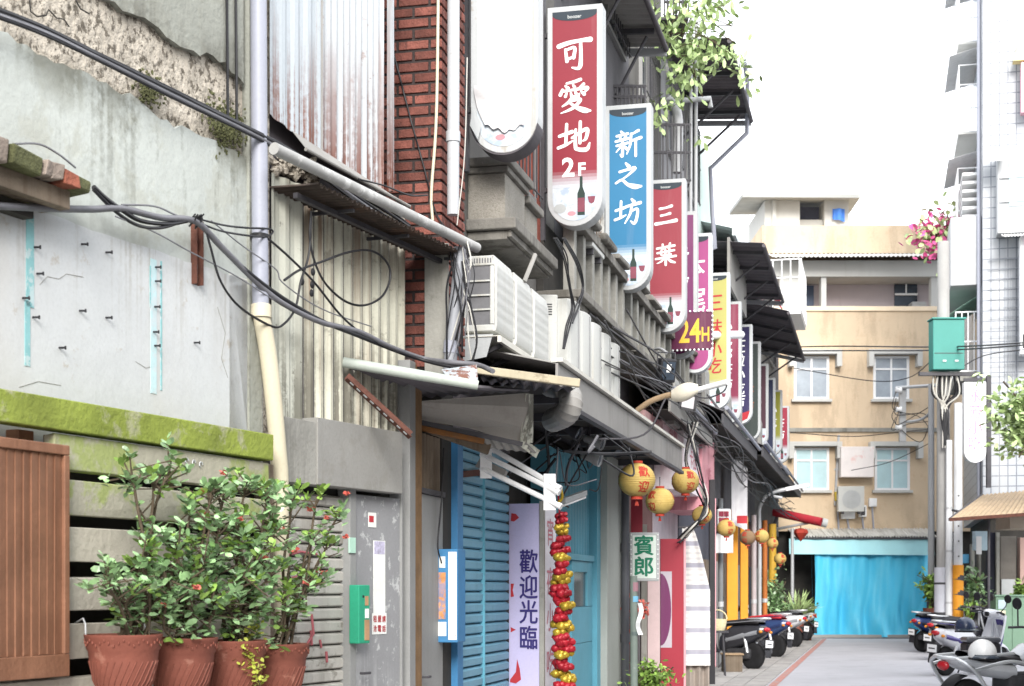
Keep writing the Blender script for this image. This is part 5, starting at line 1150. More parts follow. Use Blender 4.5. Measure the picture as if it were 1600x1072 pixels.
part('cable', M().tube(crv([w1(146, 292), w1(165, 310), w1(190, 328), w1(220, 345), w1(262, 350), w1(292, 345)], 6), .012, 6), m_cab, ml, smooth=60)
part('cable', M().tube(crv([w1(146, 296), w1(180, 330), w1(215, 352), w1(250, 356), w1(285, 346)], 6), .009, 6), m_cab, ml, smooth=60)
part('cable', M().tube(crv([w1(190, 320), w1(240, 322), w1(270, 334), w1(300, 348)], 6), .005, 5), m_cabg, ml, smooth=60)
part('cable', M().tube(crv([w1(310, 342), w1(350, 352), w1(385, 356), w2(422, 358), w2(424, 366), w2(405, 370), w1(350, 362), w1(315, 350)], 6), .006, 6), m_cab, ml, smooth=60)
part('cable', M().tube(crv([w1(322, 360), w1(330, 390), w1(345, 440), w1(375, 480), w2(425, 510), w2(445, 505), w2(462, 480), w2(470, 440), w2(482, 400), w2(486, 350), w2(486, 330)], 6), .007, 6), m_cab, ml, smooth=60)
part('cable', M().tube(crv([w2(418, 372), w2(450, 400), w2(490, 440), w2(530, 490), w2(560, 518)], 6), .007, 6), m_cab, ml, smooth=60)
part('cable', M().tube(crv([w1(330, 345), w1(380, 385), w2(430, 420), w2(440, 440), w2(480, 470), w2(520, 490), w2(580, 510)], 6), .004, 5), m_cabg, ml, smooth=60)
part('cable', M().tube(crv([w1(20, 225), w1(60, 225), w1(90, 240), w1(118, 262)], 6), .005, 5), m_cabg, ml, smooth=60)
part('cable', M().tube(crv([w1(180, 338), w1(240, 362), w1(300, 395), w1(370, 432), w2(430, 470), w2(470, 490)], 6), .004, 5), m_cabg, ml, smooth=60)
for k in range(14):
    q = w1(305+random.uniform(-8, 12), 346+random.uniform(-6, 8)); part('tie', M().tube([q+Vector((-.02, 0, -.02)), q+Vector((.02, -.015, .02))], .004, 5), m_cab, ml)
cable('loose black cable loop hanging on the rust streaked tin wall', [w2(*q) for q in ((486, 332), (484, 370), (492, 410), (510, 445), (540, 471), (570, 477), (598, 462), (610, 432), (603, 408), (580, 392), (545, 394), (500, 410), (468, 422), (444, 438))], .0075, m_cab)
cable('thin black wire sagging beneath the gutter pipe to the brick pier', [w2(560, 280, .3), w2(600, 290, .3), w2(640, 305, .3), w2(668, 305, .3)], .006, m_cab)
# insulators on the tin wall
for k, (px, py) in enumerate(((472, 440), (489, 425), (488, 445), (487, 458))):
    solo('wire_clamp', M().ball(W2.p(px, py, .03), .012, .018, .024, 8, 6), m_black, ['lone small black clamp on the cream tin sheet', 'uppermost of three black clamps on the rusty tin', 'middle of three black clamps on the rusty tin', 'lowest of three black clamps on the rusty tin'][k], 'clamp', W2, smooth=60)
# wires round the pier and the drain pipes
pw_ = thing('wire_tangle', 'tangle of thin black and pale wires between the pier and the air conditioners', 'wire tangle', MF, (.1, sf, 3.3))
rng = random.Random(5)
for k in range(16):
    x = rng.uniform(700, 735); y = rng.uniform(375, 420); pts = [MF.ps(x, y, sf-.12)]
    for q in range(4): x += rng.uniform(-14, 12); y += rng.uniform(30, 52); x = min(max(x, 698), 745); pts.append(MF.ps(x, y, sf-.12-rng.uniform(0, .06)))
    part('wire', M().tube(crv(pts, 5), rng.choice((.004, .005, .007)), 5), rng.choice((m_cab, m_cab, m_cab, m_cabg, m_cabw)), pw_, smooth=60)
cable('thin white cord dropping from the blank sign to the gutter pipe', [MF.ps(731, 50, sf-.1) and MF.w(*MF.ps(730, 90, sf-.1)), MF.w(*MF.ps(726, 240, sf-.1)), MF.w(*MF.ps(714, 352, sf-.1))], .004, m_cabw)
for k, (lab_, pts) in enumerate((('black cable bundle looping over the balcony rail beside the tall units', [(866, 372), (880, 400), (886, 440), (893, 480), (885, 510), (878, 545)]), ('black cable dropping behind the fan of the outer air conditioner', [(880, 372), (902, 412), (908, 450), (900, 480), (890, 505)]))):
    t = thing('cable_bundle', lab_, 'cables', MF, tuple(MF.p(*pts[-1], .45)))
    for q in range(3): part('cable', M().tube(crv([MF.p(x+q*2.2+rng.uniform(-2, 2), y, .5) for x, y in pts], 6), .007, 6), m_cab, t, smooth=60)
sw_ = thing('cable_bundle', 'swirl of black and white cables hanging among the lanterns', 'cables', WF, tuple(wp(1090, 830, 21)))
for k in range(9):
    o = rng.uniform(-6, 6); a = [(1068+o, 640), (1078+o, 690), (1092+o, 740), (1100+o, 780), (1092+o, 810), (1072+o, 835), (1058+o*.5, 848)] if k % 2 else [(1088+o, 660), (1074+o, 720), (1096+o, 765), (1104+o, 800), (1085+o, 820), (1062+o, 842)]
    part('cable', M().tube(crv([wp(x+rng.uniform(-3, 3), y, 21+rng.uniform(-.3, .3)) for x, y in a], 6), rng.choice((.008, .01, .013)), 6), m_cabw if k % 3 == 0 else m_cab, sw_, smooth=60)
rw = thing('cable_bundle', 'many dark cables strung along the upper storey past the small signs', 'cables', MF, (.5, my(24), 4.3))
for k in range(15):
    pts = [(rng.uniform(.35, .8), my(15+u*30), 4.05+rng.uniform(-.3, .3)-u*.2+(.0 if q % 2 else -.06)) for q, u in enumerate((0, .12, .25, .38, .5, .65, .8, 1))]
    part('cable', M().tube(crv(pts, 6), rng.choice((.007, .009, .013)), 5), rng.choice((m_cab, m_cab, m_cab, m_cabg)), rw, smooth=60)
# ================================================================ lanterns
m_lan = mat('lantern paper', '#b39a58', .65, .18, 5, bump=.08, spot=.5, spcol='#8f6a34', spsc=5, streak=.25, scol='#7d6a3c')
m_lanb = mat('faded brown lantern', '#7a6248', .7, .15, 6, bump=.05)
m_lred = mat('lantern red print', '#a8392a', .7, .1, bump=0)
lan = thing('paper_lantern', 'largest yellow paper lantern, under the end of the grey shop canopy', 'lantern', WF, (0, 0, 0), 'yellow paper lanterns'); R_ = .205
m = M(); prof = []
for k in range(49):
    a = math.pi*k/48; r = R_*math.sin(a)*(1+.012*math.cos(k*math.pi)); prof.append((max(r, .055) if 0 < k < 48 else .05, -R_*.92*math.cos(a)))
part('shade', m.lathe(prof, n=28), m_lan, lan, smooth=40)
m = M(); m.lathe([(.05, R_*.9), (.065, R_*.9), (.065, R_*.9+.025), (.05, R_*.9+.025)]).lathe([(.05, -R_*.9-.03), (.065, -R_*.9-.03), (.065, -R_*.9), (.05, -R_*.9)]); part('rim', m, m_lred, lan)
def sph_text(chars, yaw0, n=1):
    m = M()
    for q, ch in enumerate(chars):
        t = M(); text(t, ch, .13, (0, 0, 0), bold=.04); z0 = .085-.085*2*q/max(1, len(chars)-1) if len(chars) > 1 else 0
        for i, v in enumerate(t.v):
            la = (v.z+z0*1.05)/(R_*.92); lo = yaw0+v.x/R_; rr = R_*1.022
            t.v[i] = Vector((rr*math.cos(la)*math.sin(lo), -rr*math.cos(la)*math.cos(lo), rr*.92*math.sin(la)))
        m.merge(t)
    return m
for yaw in (.35, 2.4, 4.4): part('lettering', sph_text('歡迎', yaw), m_lred, lan, fix=False)
part('cord', M().tube([(0, 0, R_*.9), (0, 0, R_*.9+.16)], .006, 5), m_cab, lan)
tz = M()
for k in range(9): tz.tube([(0, 0, -R_*.95), (.02*math.cos(k*.7), .02*math.sin(k*.7), -R_*.95-.09)], .004, 4)
part('tassel', tz, m_lred, lan)
LAN = [(995, 750, 29, 0), (1031, 783, 22.5, 1), (1071, 752, 21.5, 2), (1097, 805, 15.5, 0), (1135, 825, 14.5, 0), (1168, 840, 12.5, 3), (1190, 838, 11.5, 1), (1207, 849, 9, 2), (1219, 873, 9.5, 0)]
ll = [None, 'second yellow lantern, lower right of the largest one', 'yellow lantern before the black wires, upper right of the second', 'orange yellow lantern crossed by a black cable', 'yellow lantern hanging below the small white notice box',
      'faded brown lantern between the orange columns', 'yellow lantern just behind the brown one by the thin lamp pole', 'small yellow lantern behind the thin lamp pole', 'farthest yellow lantern, lowest by the dark opening at the end']
for k, (px, py, r, yr) in enumerate(LAN):
    Y = F*2.5/(1376-px); c = wp(px, py, Y); sc = r*Y/F/R_
    if k == 0: lan.location = c; lan.scale = (sc,)*3
    else: copy(lan, WF, tuple(c), ll[k], rz=yr*1.1, scale=sc, mats={m_lan: m_lanb} if k == 5 else None)
# ================================================================ ground floor of the row
gs = [('maroon shop wall behind the betel nut sign', 19.3, 22.4, '#6b4a48'), ('pale lilac shop wall behind the striped curtain', 22.5, 25.2, '#b3a9b0'), ('dark blue grey shop wall behind the black post', 25.3, 30, '#4b4d58'),
      ('brown panelled shop wall behind the orange columns', 30.1, 36.4, '#6f5140'), ('dark red shop wall beside the thin lamp pole', 36.5, 42, '#5c3f3e'), ('grey shop wall at the end of the row', 42.1, 48.4, '#4d4746')]
for k, (l, ya, yb, c) in enumerate(gs):
    a, b = my(ya), my(yb); t = thing('shop_wall', l, 'shop wall', MF, (-.2, a, 0), 'shop walls on the ground floor'); mm = mat('shop wall %d' % k, c, .8, .2, 2, streak=.4, scol='#302c2a', bump=.1)
    part('panel', M().box(-.345, -.12, a, b, 0, 3.19), mm, t)
    n = max(1, int((b-a)/1.6))
    for j in range(n):
        c_ = a+(b-a)*(j+.5)/n; dr = part('door', M().box(-.119, -.07, c_-.42, c_+.42, .02, 2.1), [m_door_g, m_wood, m_glass][(j+k) % 3], t, bev=.005)
        part('handle', M().box(-.069, -.03, c_+.32, c_+.35, .95, 1.15), m_steel_l, dr)
bt2 = thing('betel_sign', 'white light box sign with two green characters beside the dark pipe', 'shop sign', WF, tuple(wp(1008, 905, 19)))
YB = 19.0; x0, x1 = wp(984, 0, YB).x, wp(1030, 0, YB).x; z1, z0 = wp(0, 832, YB).z, wp(0, 908, YB).z
part('case', M().box(x0, x1, YB, YB+.14, z0, z1), m_alu, bt2, bev=.008)
part('face', M().box(x0+.035, x1-.04, YB-.004, YB-.0005, z0+.035, z1-.035), mat('pale green face', '#d9e4dc', .5, .05, bump=0), bt2)
tm = M()
for ch, py in (('賓', 852), ('郎', 885)): text(tm, ch, .24, ((x0+x1)/2-.01, YB-.006, wp(0, py, YB).z), bold=.04, wide=1.0)
part('lettering', tm, mat('green lettering', '#167a5b', .6, .05, bump=0), bt2)
for q in range(10):
    for xx in (x0+.015, x1-.018): part('bulb', M().ball((xx, YB-.008, z0+(z1-z0)*(q+.5)/10), .01, nu=6, nv=4), m_tubew, bt2)
rdb = solo('red_banner', M().box(wp(986, 0, 19.3).x, wp(1004, 0, 19.3).x, 19.3, 19.33, wp(0, 834, 19.3).z, wp(0, 768, 19.3).z), mat('dark red banner', '#8c2433', .6, .15, 4, bump=.05), 'narrow dark red banner above the betel nut sign', 'banner')
tp = thing('taped_pole', 'thin grey green pole with blue and pink tape in front of the shops', 'pole', WF, tuple(gp(991, 1135)))
YP = 18.0
part('pole', M().tube([wp(991, 1153, YP) * Vector((1, 1, 0)) if 0 else Vector((wp(991, 0, YP).x, YP, 0)), wp(990, 900, YP)], .045, 12), mat('grey green paint', '#77827b', .6, .12, 4, spot=.4, spcol='#9aa39c', spsc=14, bump=.05), tp, smooth=60)
for py, h, c in ((936, 9, '#79b6d6'), (917, 14, '#a37b85'), (990, 6, '#5d6a68')): part('tape', M().tube([wp(991, py+h/2, YP), wp(991, py-h/2, YP)], .048, 12), mat('tape '+c, c, .5, .1, bump=.05), tp, smooth=60)
rb2 = M(); rb2.grid(lambda u, v: wp(996+8*math.sin(v*7)*.35+7*u, 942+v*50, YP-.06)+Vector((0, .03*math.sin(v*9), 0)), 3, 14, (0, .003, 0)); part('ribbon', rb2, m_white, tp, smooth=60)
rf2 = thing('red_flower_bunch', 'bunch of red artificial flowers tied beside the taped pole', 'flowers', WF, tuple(wp(1003, 955, 18.2))); m = M()
for k in range(90): m.leaf(wp(1004+random.gauss(0, 4), 953+random.gauss(0, 6), 18.2), (random.gauss(0, 1), random.gauss(0, 1), random.gauss(0, 1)), .05, .04)
for k in range(60): m.leaf(wp(980+random.gauss(0, 3), 960+random.gauss(0, 30), 18.6), (random.gauss(0, 1), random.gauss(0, 1), random.gauss(0, 1)), .05, .04)
part('petals', m, m_flow, rf2, fix=False)
jb = solo('pink_jamb', M().box(wp(1012, 0, 20.4).x, wp(1031, 0, 20.4).x, 20.4, 20.7, 0, wp(0, 905, 20.4).z+.5), mat('pinkish plaster', '#c9b3b3', .85, .1, 3, streak=.5, scol='#8c7d78'), 'pale pinkish pillar left of the red panel', 'pillar')
solo('grey_jamb', M().box(wp(1002, 0, 20.3).x, wp(1011, 0, 20.3).x, 20.3, 20.5, 0, 2.4), m_conc, 'grey concrete strip behind the taped pole', 'pillar')
rp_ = thing('red_board', 'tall red board with a purple disc, beside the striped curtain', 'board', WF, tuple(Vector((wp(1050, 0, 21).x, 21, 0))))
YR = 21.; x0, x1 = wp(1032, 0, YR).x, wp(1068, 0, YR).x; zt = wp(0, 842, YR).z
part('board', M().box(x0, x1, YR, YR+.06, .05, zt), mat('red board', '#9c2c3c', .5, .06, 2, bump=.02), rp_, bev=.004)
part('pale_square', M().box(x0-.0, x0+.155, YR-.003, YR-.0005, wp(0, 1012, YR).z, wp(0, 893, YR).z), mat('lilac grey', '#b9b2ba', .6, .05), rp_)
cz = (wp(0, 1012, YR).z+wp(0, 893, YR).z)/2; hz = abs(wp(0, 1012, YR).z-cz)*.95
part('disc', M().prism([(x0, YR-.005, cz-hz)]+[(x0+.145*math.cos(-math.pi/2+math.pi*k/16), YR-.005, cz+hz*math.sin(-math.pi/2+math.pi*k/16)) for k in range(17)], (0, .0015, 0)), m_spu, rp_)
part('edge_trim', M().box(x1+.001, x1+.03, YR-.01, YR+.07, .05, zt), mat('pink trim', '#d9a0a8', .6, .05), rp_)
cu = thing('striped_curtain', 'white curtain with grey stripes hanging in front of the shop by the black post', 'curtain', WF, tuple(wp(1088, 1040, 22.8)))
YC = 22.8
tcur = NT('striped cloth'); sep = tcur.n('SeparateXYZ'); tcur.l(tcur.pos(), sep.inputs[0]); zz = sep.outputs[2]
fr2 = tcur.mul(tcur.mul(zz, 3.1), 0, 'ADD'); frc = tcur.n('Math'); frc.operation = 'FRACT'; tcur.l(fr2, frc.inputs[0])
n2 = tcur.n('Math'); n2.operation = 'FRACT'; tcur.l(tcur.mul(zz, 12.4), n2.inputs[0])
s1_ = tcur.rng(frc.outputs[0], .76, .8); s2_ = tcur.rng(n2.outputs[0], .55, .6)
col_ = tcur.mix(tcur.mul(s1_, .8), lin('#e4e3e0'), lin('#8f8fa3')); col_ = tcur.mix(tcur.mul(s2_, .35), col_, lin('#a9a8ae')); tcur.l(col_, tcur.b.inputs['Base Color']); tcur.b.inputs['Roughness'].default_value = .9
def cur(u, v):
    xl = 1066; xr = 1082+28*min(1, v*2.2)**.8
    p = wp(xl+(xr-xl)*u, 824+216*v, YC); return p+Vector((0, .018*math.sin(u*11+v*2)+.05*math.sin(v*3), 0))
part('cloth', M().grid(cur, 26, 24, (0, .006, 0)), tcur.m, cu, smooth=60)
part('lining', M().grid(lambda u, v: wp(1068+40*u, 1030+60*v, YC+.1)+Vector((0, .04*math.sin(u*18), 0)), 20, 4, (0, .006, 0)), mat('dusty lining', '#a59b92', .9, .15, 3, streak=.4), cu, smooth=60)
part('rod', M().tube([wp(1060, 824, YC), wp(1096, 822, YC)], .015, 8), m_steel_d, cu)
bpst = thing('black_post', 'slim black square post right of the striped curtain', 'post', WF, tuple(gp(1112, 1071)))
c = gp(1112.5, 1071); part('post', M().box(c.x-.045, c.x+.045, c.y-.045, c.y+.045, 0, 3.3), m_black, bpst, bev=.004); part('foot', M().box(c.x-.08, c.x+.08, c.y-.08, c.y+.08, 0.001, .012), m_steel_d, bpst)
part('pink_strip', M().box(c.x+.046, c.x+.06, c.y-.03, c.y+.03, 0.3, 3.0), mat('pink trim', '#d9a0a8'), bpst)
ol = ['near orange square column', 'far orange square column left of the thin lamp pole']
for k, (px0, px1, base) in enumerate(((1136, 1153, 32), (1157, 1169, 35))):
    Y = base; x0, x1 = wp(px0, 0, Y).x, wp(px1, 0, Y).x
    t = thing('orange_column', ol[k], 'column', WF, ((x0+x1)/2, Y, 0), 'orange columns'); part('shaft', M().box(x0, x1, Y, Y+.12, 0, 3.2), m_orange, t, bev=.008); part('plinth', M().box(x0-.03, x1+.03, Y-.03, Y+.15, 0.001, .25), m_steel_d, t, bev=.01)
for k, (px0, px1, Y, c, l) in enumerate(((1174, 1182, 36.5, '#b3a8a8', 'pale grey drain pipe behind the far orange column'), (1191, 1199, 39.3, '#b3692f', 'rust orange post behind the thin lamp pole'), (1201, 1213, 41.5, '#c9a03a', 'mustard yellow column near the end of the row'), (1122, 1130, 29.8, '#777a7c', 'grey pipe left of the near orange column'))):
    x0, x1 = wp(px0, 0, Y).x, wp(px1, 0, Y).x; r = (x1-x0)/2
    t = thing('street_post', l, 'post', WF, ((x0+x1)/2, Y, 0), 'posts before the far shops'); part('shaft', M().tube([((x0+x1)/2, Y, 0), ((x0+x1)/2, Y, 3.3)], r, 12), mat('post %d' % k, c, .6, .12, 3, streak=.3, bump=.05), t, smooth=60); part('collar', M().tube([((x0+x1)/2, Y, 1.2), ((x0+x1)/2, Y, 1.3)], r*1.2, 12), m_steel_l, t)
nbx = thing('notice_box', 'white notice box with maroon squares above the fifth lantern', 'notice box', WF, tuple(wp(1132, 822, 29)))
part('box', M().box(wp(1121, 0, 29).x, wp(1142, 0, 29).x, 29, 29.2, wp(0, 822, 29).z, wp(0, 795, 29).z), m_white, nbx, bev=.02)
for k in range(4):
    q = wp(1127+8*(k % 2), 803+10*(k//2), 28.99); part('maroon_square', M().box(q.x-.045, q.x+.045, 28.985, 28.995, q.z-.05, q.z+.05), mat('maroon print', '#8a2c40', .6), nbx)
wcl = thing('white_cloth', 'white cloth screen hanging below the notice box, beside the orange column', 'cloth', WF, tuple(wp(1128, 866, 29.3)))
part('cloth', M().grid(lambda u, v: wp(1115+30*u, 832+32*v, 29.3)+Vector((0, .05*math.sin(u*11), 0)), 14, 4, (0, .006, 0)), m_white, wcl, smooth=60)
part('rod', M().tube([wp(1113, 832, 29.3), wp(1147, 832, 29.3)], .02, 6), m_steel_d, wcl)
wbn = thing('white_banner', 'long pale stained banner hanging under the small far signs', 'banner', WF, tuple(wp(1155, 815, 31)))
part('cloth', M().grid(lambda u, v: wp(1143+25*u, 706+26*u+(112-14*u)*v, 31+.6*u)+Vector((0, .03*math.sin(u*9), 0)), 8, 8, (0, .006, 0)), mat('stained banner', '#d7d4d4', .8, .08, 2, streak=.5, scol='#8f8d90', ssc=8), wbn, smooth=60)
part('red_foot', M().box(wp(1151, 0, 31).x, wp(1167, 0, 31).x, 30.95, 30.98, wp(0, 818, 31).z, wp(0, 806, 31).z), m_inkr, wbn)
# thin lamp pole with curved arm
lp = thing('street_lamp', 'thin grey lamp pole with a curved arm and flat white head over the scooters', 'street lamp', WF, tuple(gp(1187, 1018)))
Yl = 38.; xb = wp(1187, 0, Yl).x
part('pole', M().tube([(xb, Yl, 0), wp(1187, 850, Yl), wp(1186, 800, Yl)]+crv([wp(1187, 792, Yl), wp(1196, 776, Yl), wp(1212, 768, Yl), wp(1232, 764, Yl)], 4), .05, 10), m_steel_l, lp, smooth=60)
part('head', M().bar(wp(1226, 765, Yl), wp(1264, 758, Yl), .18, .1), m_white, lp, bev=.03)
part('arm', M().tube([wp(1205, 775, Yl), wp(1222, 778, Yl)], .04, 8), m_steel_l, lp)
# crate, basket
ct = thing('wooden_crate', 'dark wooden crate stool with a slatted top on the pavement', 'crate', WF, tuple(gp(1147, 1050)))
c = gp(1140, 1052); Yc = c.y
x0, x1 = wp(1129, 0, Yc).x, wp(1162, 0, Yc).x
part('box', M().box(x0+.02, x1-.02, Yc, Yc+.32, .02, .32), m_wood, ct, bev=.01)
for k in range(5): part('slat', M().box(x0, x1, Yc-.03+k*.08, Yc+.03+k*.08, .33, .36), mat('worn slat', '#9c8468', .8, .2, 4), ct, bev=.004)
for xx in (x0+.03, x1-.07):
    for yy in (Yc+.01, Yc+.28): part('foot', M().box(xx, xx+.04, yy, yy+.04, 0.003, .019), m_wood, ct)
bsk = thing('basket', 'cream woven basket on a dark stool beside the black post', 'basket', WF, tuple(wp(1122, 985, 27)))
c = wp(1121, 985, 27); part('bowl', M().lathe([(0, 0), (.12, 0), (.15, .08), (.17, .2), (.16, .2), (.12, .03), (0, .02)], c), mat('woven cream', '#d8cfa9', .8, .15, 20, bump=.6), bsk, smooth=40)
part('handle', M().tube([c+Vector((.165*math.cos(k*.35), 0, .2+.16*math.sin(k*.35))) for k in range(10)], .012, 6), mat('woven cream', '#d8cfa9'), bsk)
stl = thing('stool', 'dark stool carrying the cream basket', 'stool', WF, (c.x, c.y, 0)); part('seat', M().lathe([(0, c.z-.04), (.2, c.z-.04), (.2, c.z-.003), (0, c.z-.003)], (c.x, c.y, 0)), m_steel_d, stl)
for k in range(4): part('leg', M().tube([(c.x+.13*math.cos(k*1.57+.7), c.y+.13*math.sin(k*1.57+.7), c.z-.04), (c.x+.19*math.cos(k*1.57+.7), c.y+.19*math.sin(k*1.57+.7), 0)], .015, 6), m_steel_d, stl)
# plants
def bush(label, px, py, Y, rx, rz, n, ma, L=.1, group='plants along the lane', pot=True, spiky=False, ry=None, fl=None, bare=False):
    c = wp(px, py, Y); t = thing('potted_plant' if pot else 'plant', label, 'plant', WF, (c.x, c.y, 0 if not bare else c.z-rz), group); lf, st = M(), M(); ry = ry or rx
    for k in range(n):
        u = Vector((random.gauss(0, .5), random.gauss(0, .5), random.gauss(0, .5))); p = c+Vector((u.x*rx, u.y*ry, u.z*rz))
        if k % 9 == 0: hub = p
        p = p*.45+hub*.55 if not spiky else p
        if spiky: d = Vector((random.gauss(0, 1), random.gauss(0, 1), random.uniform(.2, 1.4))); lf.leaf(c-Vector((0, 0, rz*.7)), d, L*random.uniform(.8, 1.5), L*.1, .1)
        else: lf.leaf(p, (random.gauss(0, 1), random.gauss(0, 1), random.gauss(.2, .8)), L*random.uniform(.6, 1.3), L*.5)
    z0 = c.z-rz*1.0
    for k in range(9): st.tube(crv([Vector((c.x+random.gauss(0, .03), c.y, z0)), c+Vector((random.gauss(0, rx*.35), random.gauss(0, ry*.3), 0)), c+Vector((random.gauss(0, rx*.5), random.gauss(0, ry*.4), rz*.6))], 4), .009, 5)
    part('stems', st, m_stem, t, fix=False); part('foliage', lf, ma, t, fix=False, kind='stuff')
    if fl:
        for k in range(14): part('flower', flower(c+Vector((random.gauss(0, rx*.5), -abs(random.gauss(0, ry*.4)), random.gauss(.1, rz*.5)))), fl, t, fix=False)
    if pot and z0 > .1: part('pot', M().lathe([(0, 0.002), (rx*.35, 0.002), (rx*.5, z0), (rx*.44, z0), (rx*.4, z0-.04), (0, z0-.04)], (c.x, c.y, 0)), m_terra, t, smooth=40)
    return t
bush('low pale green bush at the foot of the red board', 1018, 1062, 18.3, .3, .25, 700, m_leaf2, .07, spiky=False)
bush('leafy green plant behind the scooters near the yellow column', 1208, 935, 41, .42, .75, 500, m_leaf, .16)
bush('spiky pale plant in a pot behind the white scooters', 1245, 945, 43.5, .4, .45, 120, m_leaf3, .55, spiky=True)
bush('small green plant beside the dark opening at the end', 1262, 955, 45.5, .3, .4, 200, m_leaf2, .13)
bush('green shrub against the black post behind the taped pole', 1190, 905, 43, .22, .4, 160, m_leaf, .14)

# ================================================================ scooters (forward = +y of their own frame)
m_tyre = mat('tyre', '#202022', .85, .2, 9, bump=.3); m_rim = mat('rim', '#a5a7ab', .4, .1, bump=0, metal=.3); m_eng = mat('engine', '#3d3d40', .6, .2, 9, bump=.1); m_seat = mat('seat vinyl', '#2a292c', .5, .15, 6, bump=.05)
m_body = mat('body paint', '#35363c', .25, .06, 3, bump=0, spec=.6); m_body2 = mat('panel paint', '#8d9096', .3, .06, 3, bump=0, spec=.6); m_chr = mat('chrome', '#d6d9dc', .3, .05, bump=0, metal=.5)
m_tail = mat('tail lens', '#b51f2a', .25, .1, bump=0, spec=.6); m_amber = mat('amber lens', '#d98a2b', .25, .1, bump=0)
def wheel(par, y, r, w):
    t = part('tyre', M().lathe([(r*.62, -w*.5), (r*.86, -w*.55), (r*.97, -w*.35), (r, 0), (r*.97, w*.35), (r*.86, w*.55), (r*.62, w*.5)], (0, y, r), (1, 0, 0), 28), m_tyre, par, smooth=50)
    rm = M().lathe([(r*.64, -w*.4), (r*.64, w*.4), (r*.55, w*.3), (r*.55, -w*.3), (r*.64, -w*.4)], (0, y, r), (1, 0, 0), 28)
    for k in range(5):
        a = k*1.2566; rm.bar((0, y, r), (0, y+math.cos(a)*r*.58, r+math.sin(a)*r*.58), .03, .03, up=(1, 0, 0))
    rm.lathe([(0, -w*.4), (.05, -w*.4), (.05, w*.4), (0, w*.4)], (0, y, r), (1, 0, 0), 16); part('rim', rm, m_rim, t)
def loft(secs, n=14):
    """sections (y, half width, z low, z high) -> rounded shell"""
    def fn(u, v):
        x = u*(len(secs)-1); i = min(int(x), len(secs)-2); f = x-i; f = f*f*(3-2*f); a = [secs[i][k]*(1-f)+secs[i+1][k]*f for k in range(4)]
        an = 2*math.pi*v; cx, sx = math.cos(an), math.sin(an); sg = lambda q: math.copysign(abs(q)**.7, q)
        return Vector((a[1]*sg(cx), a[0], (a[2]+a[3])/2+(a[3]-a[2])/2*sg(sx)))
    return M().grid(fn, (len(secs)-1)*4, n)
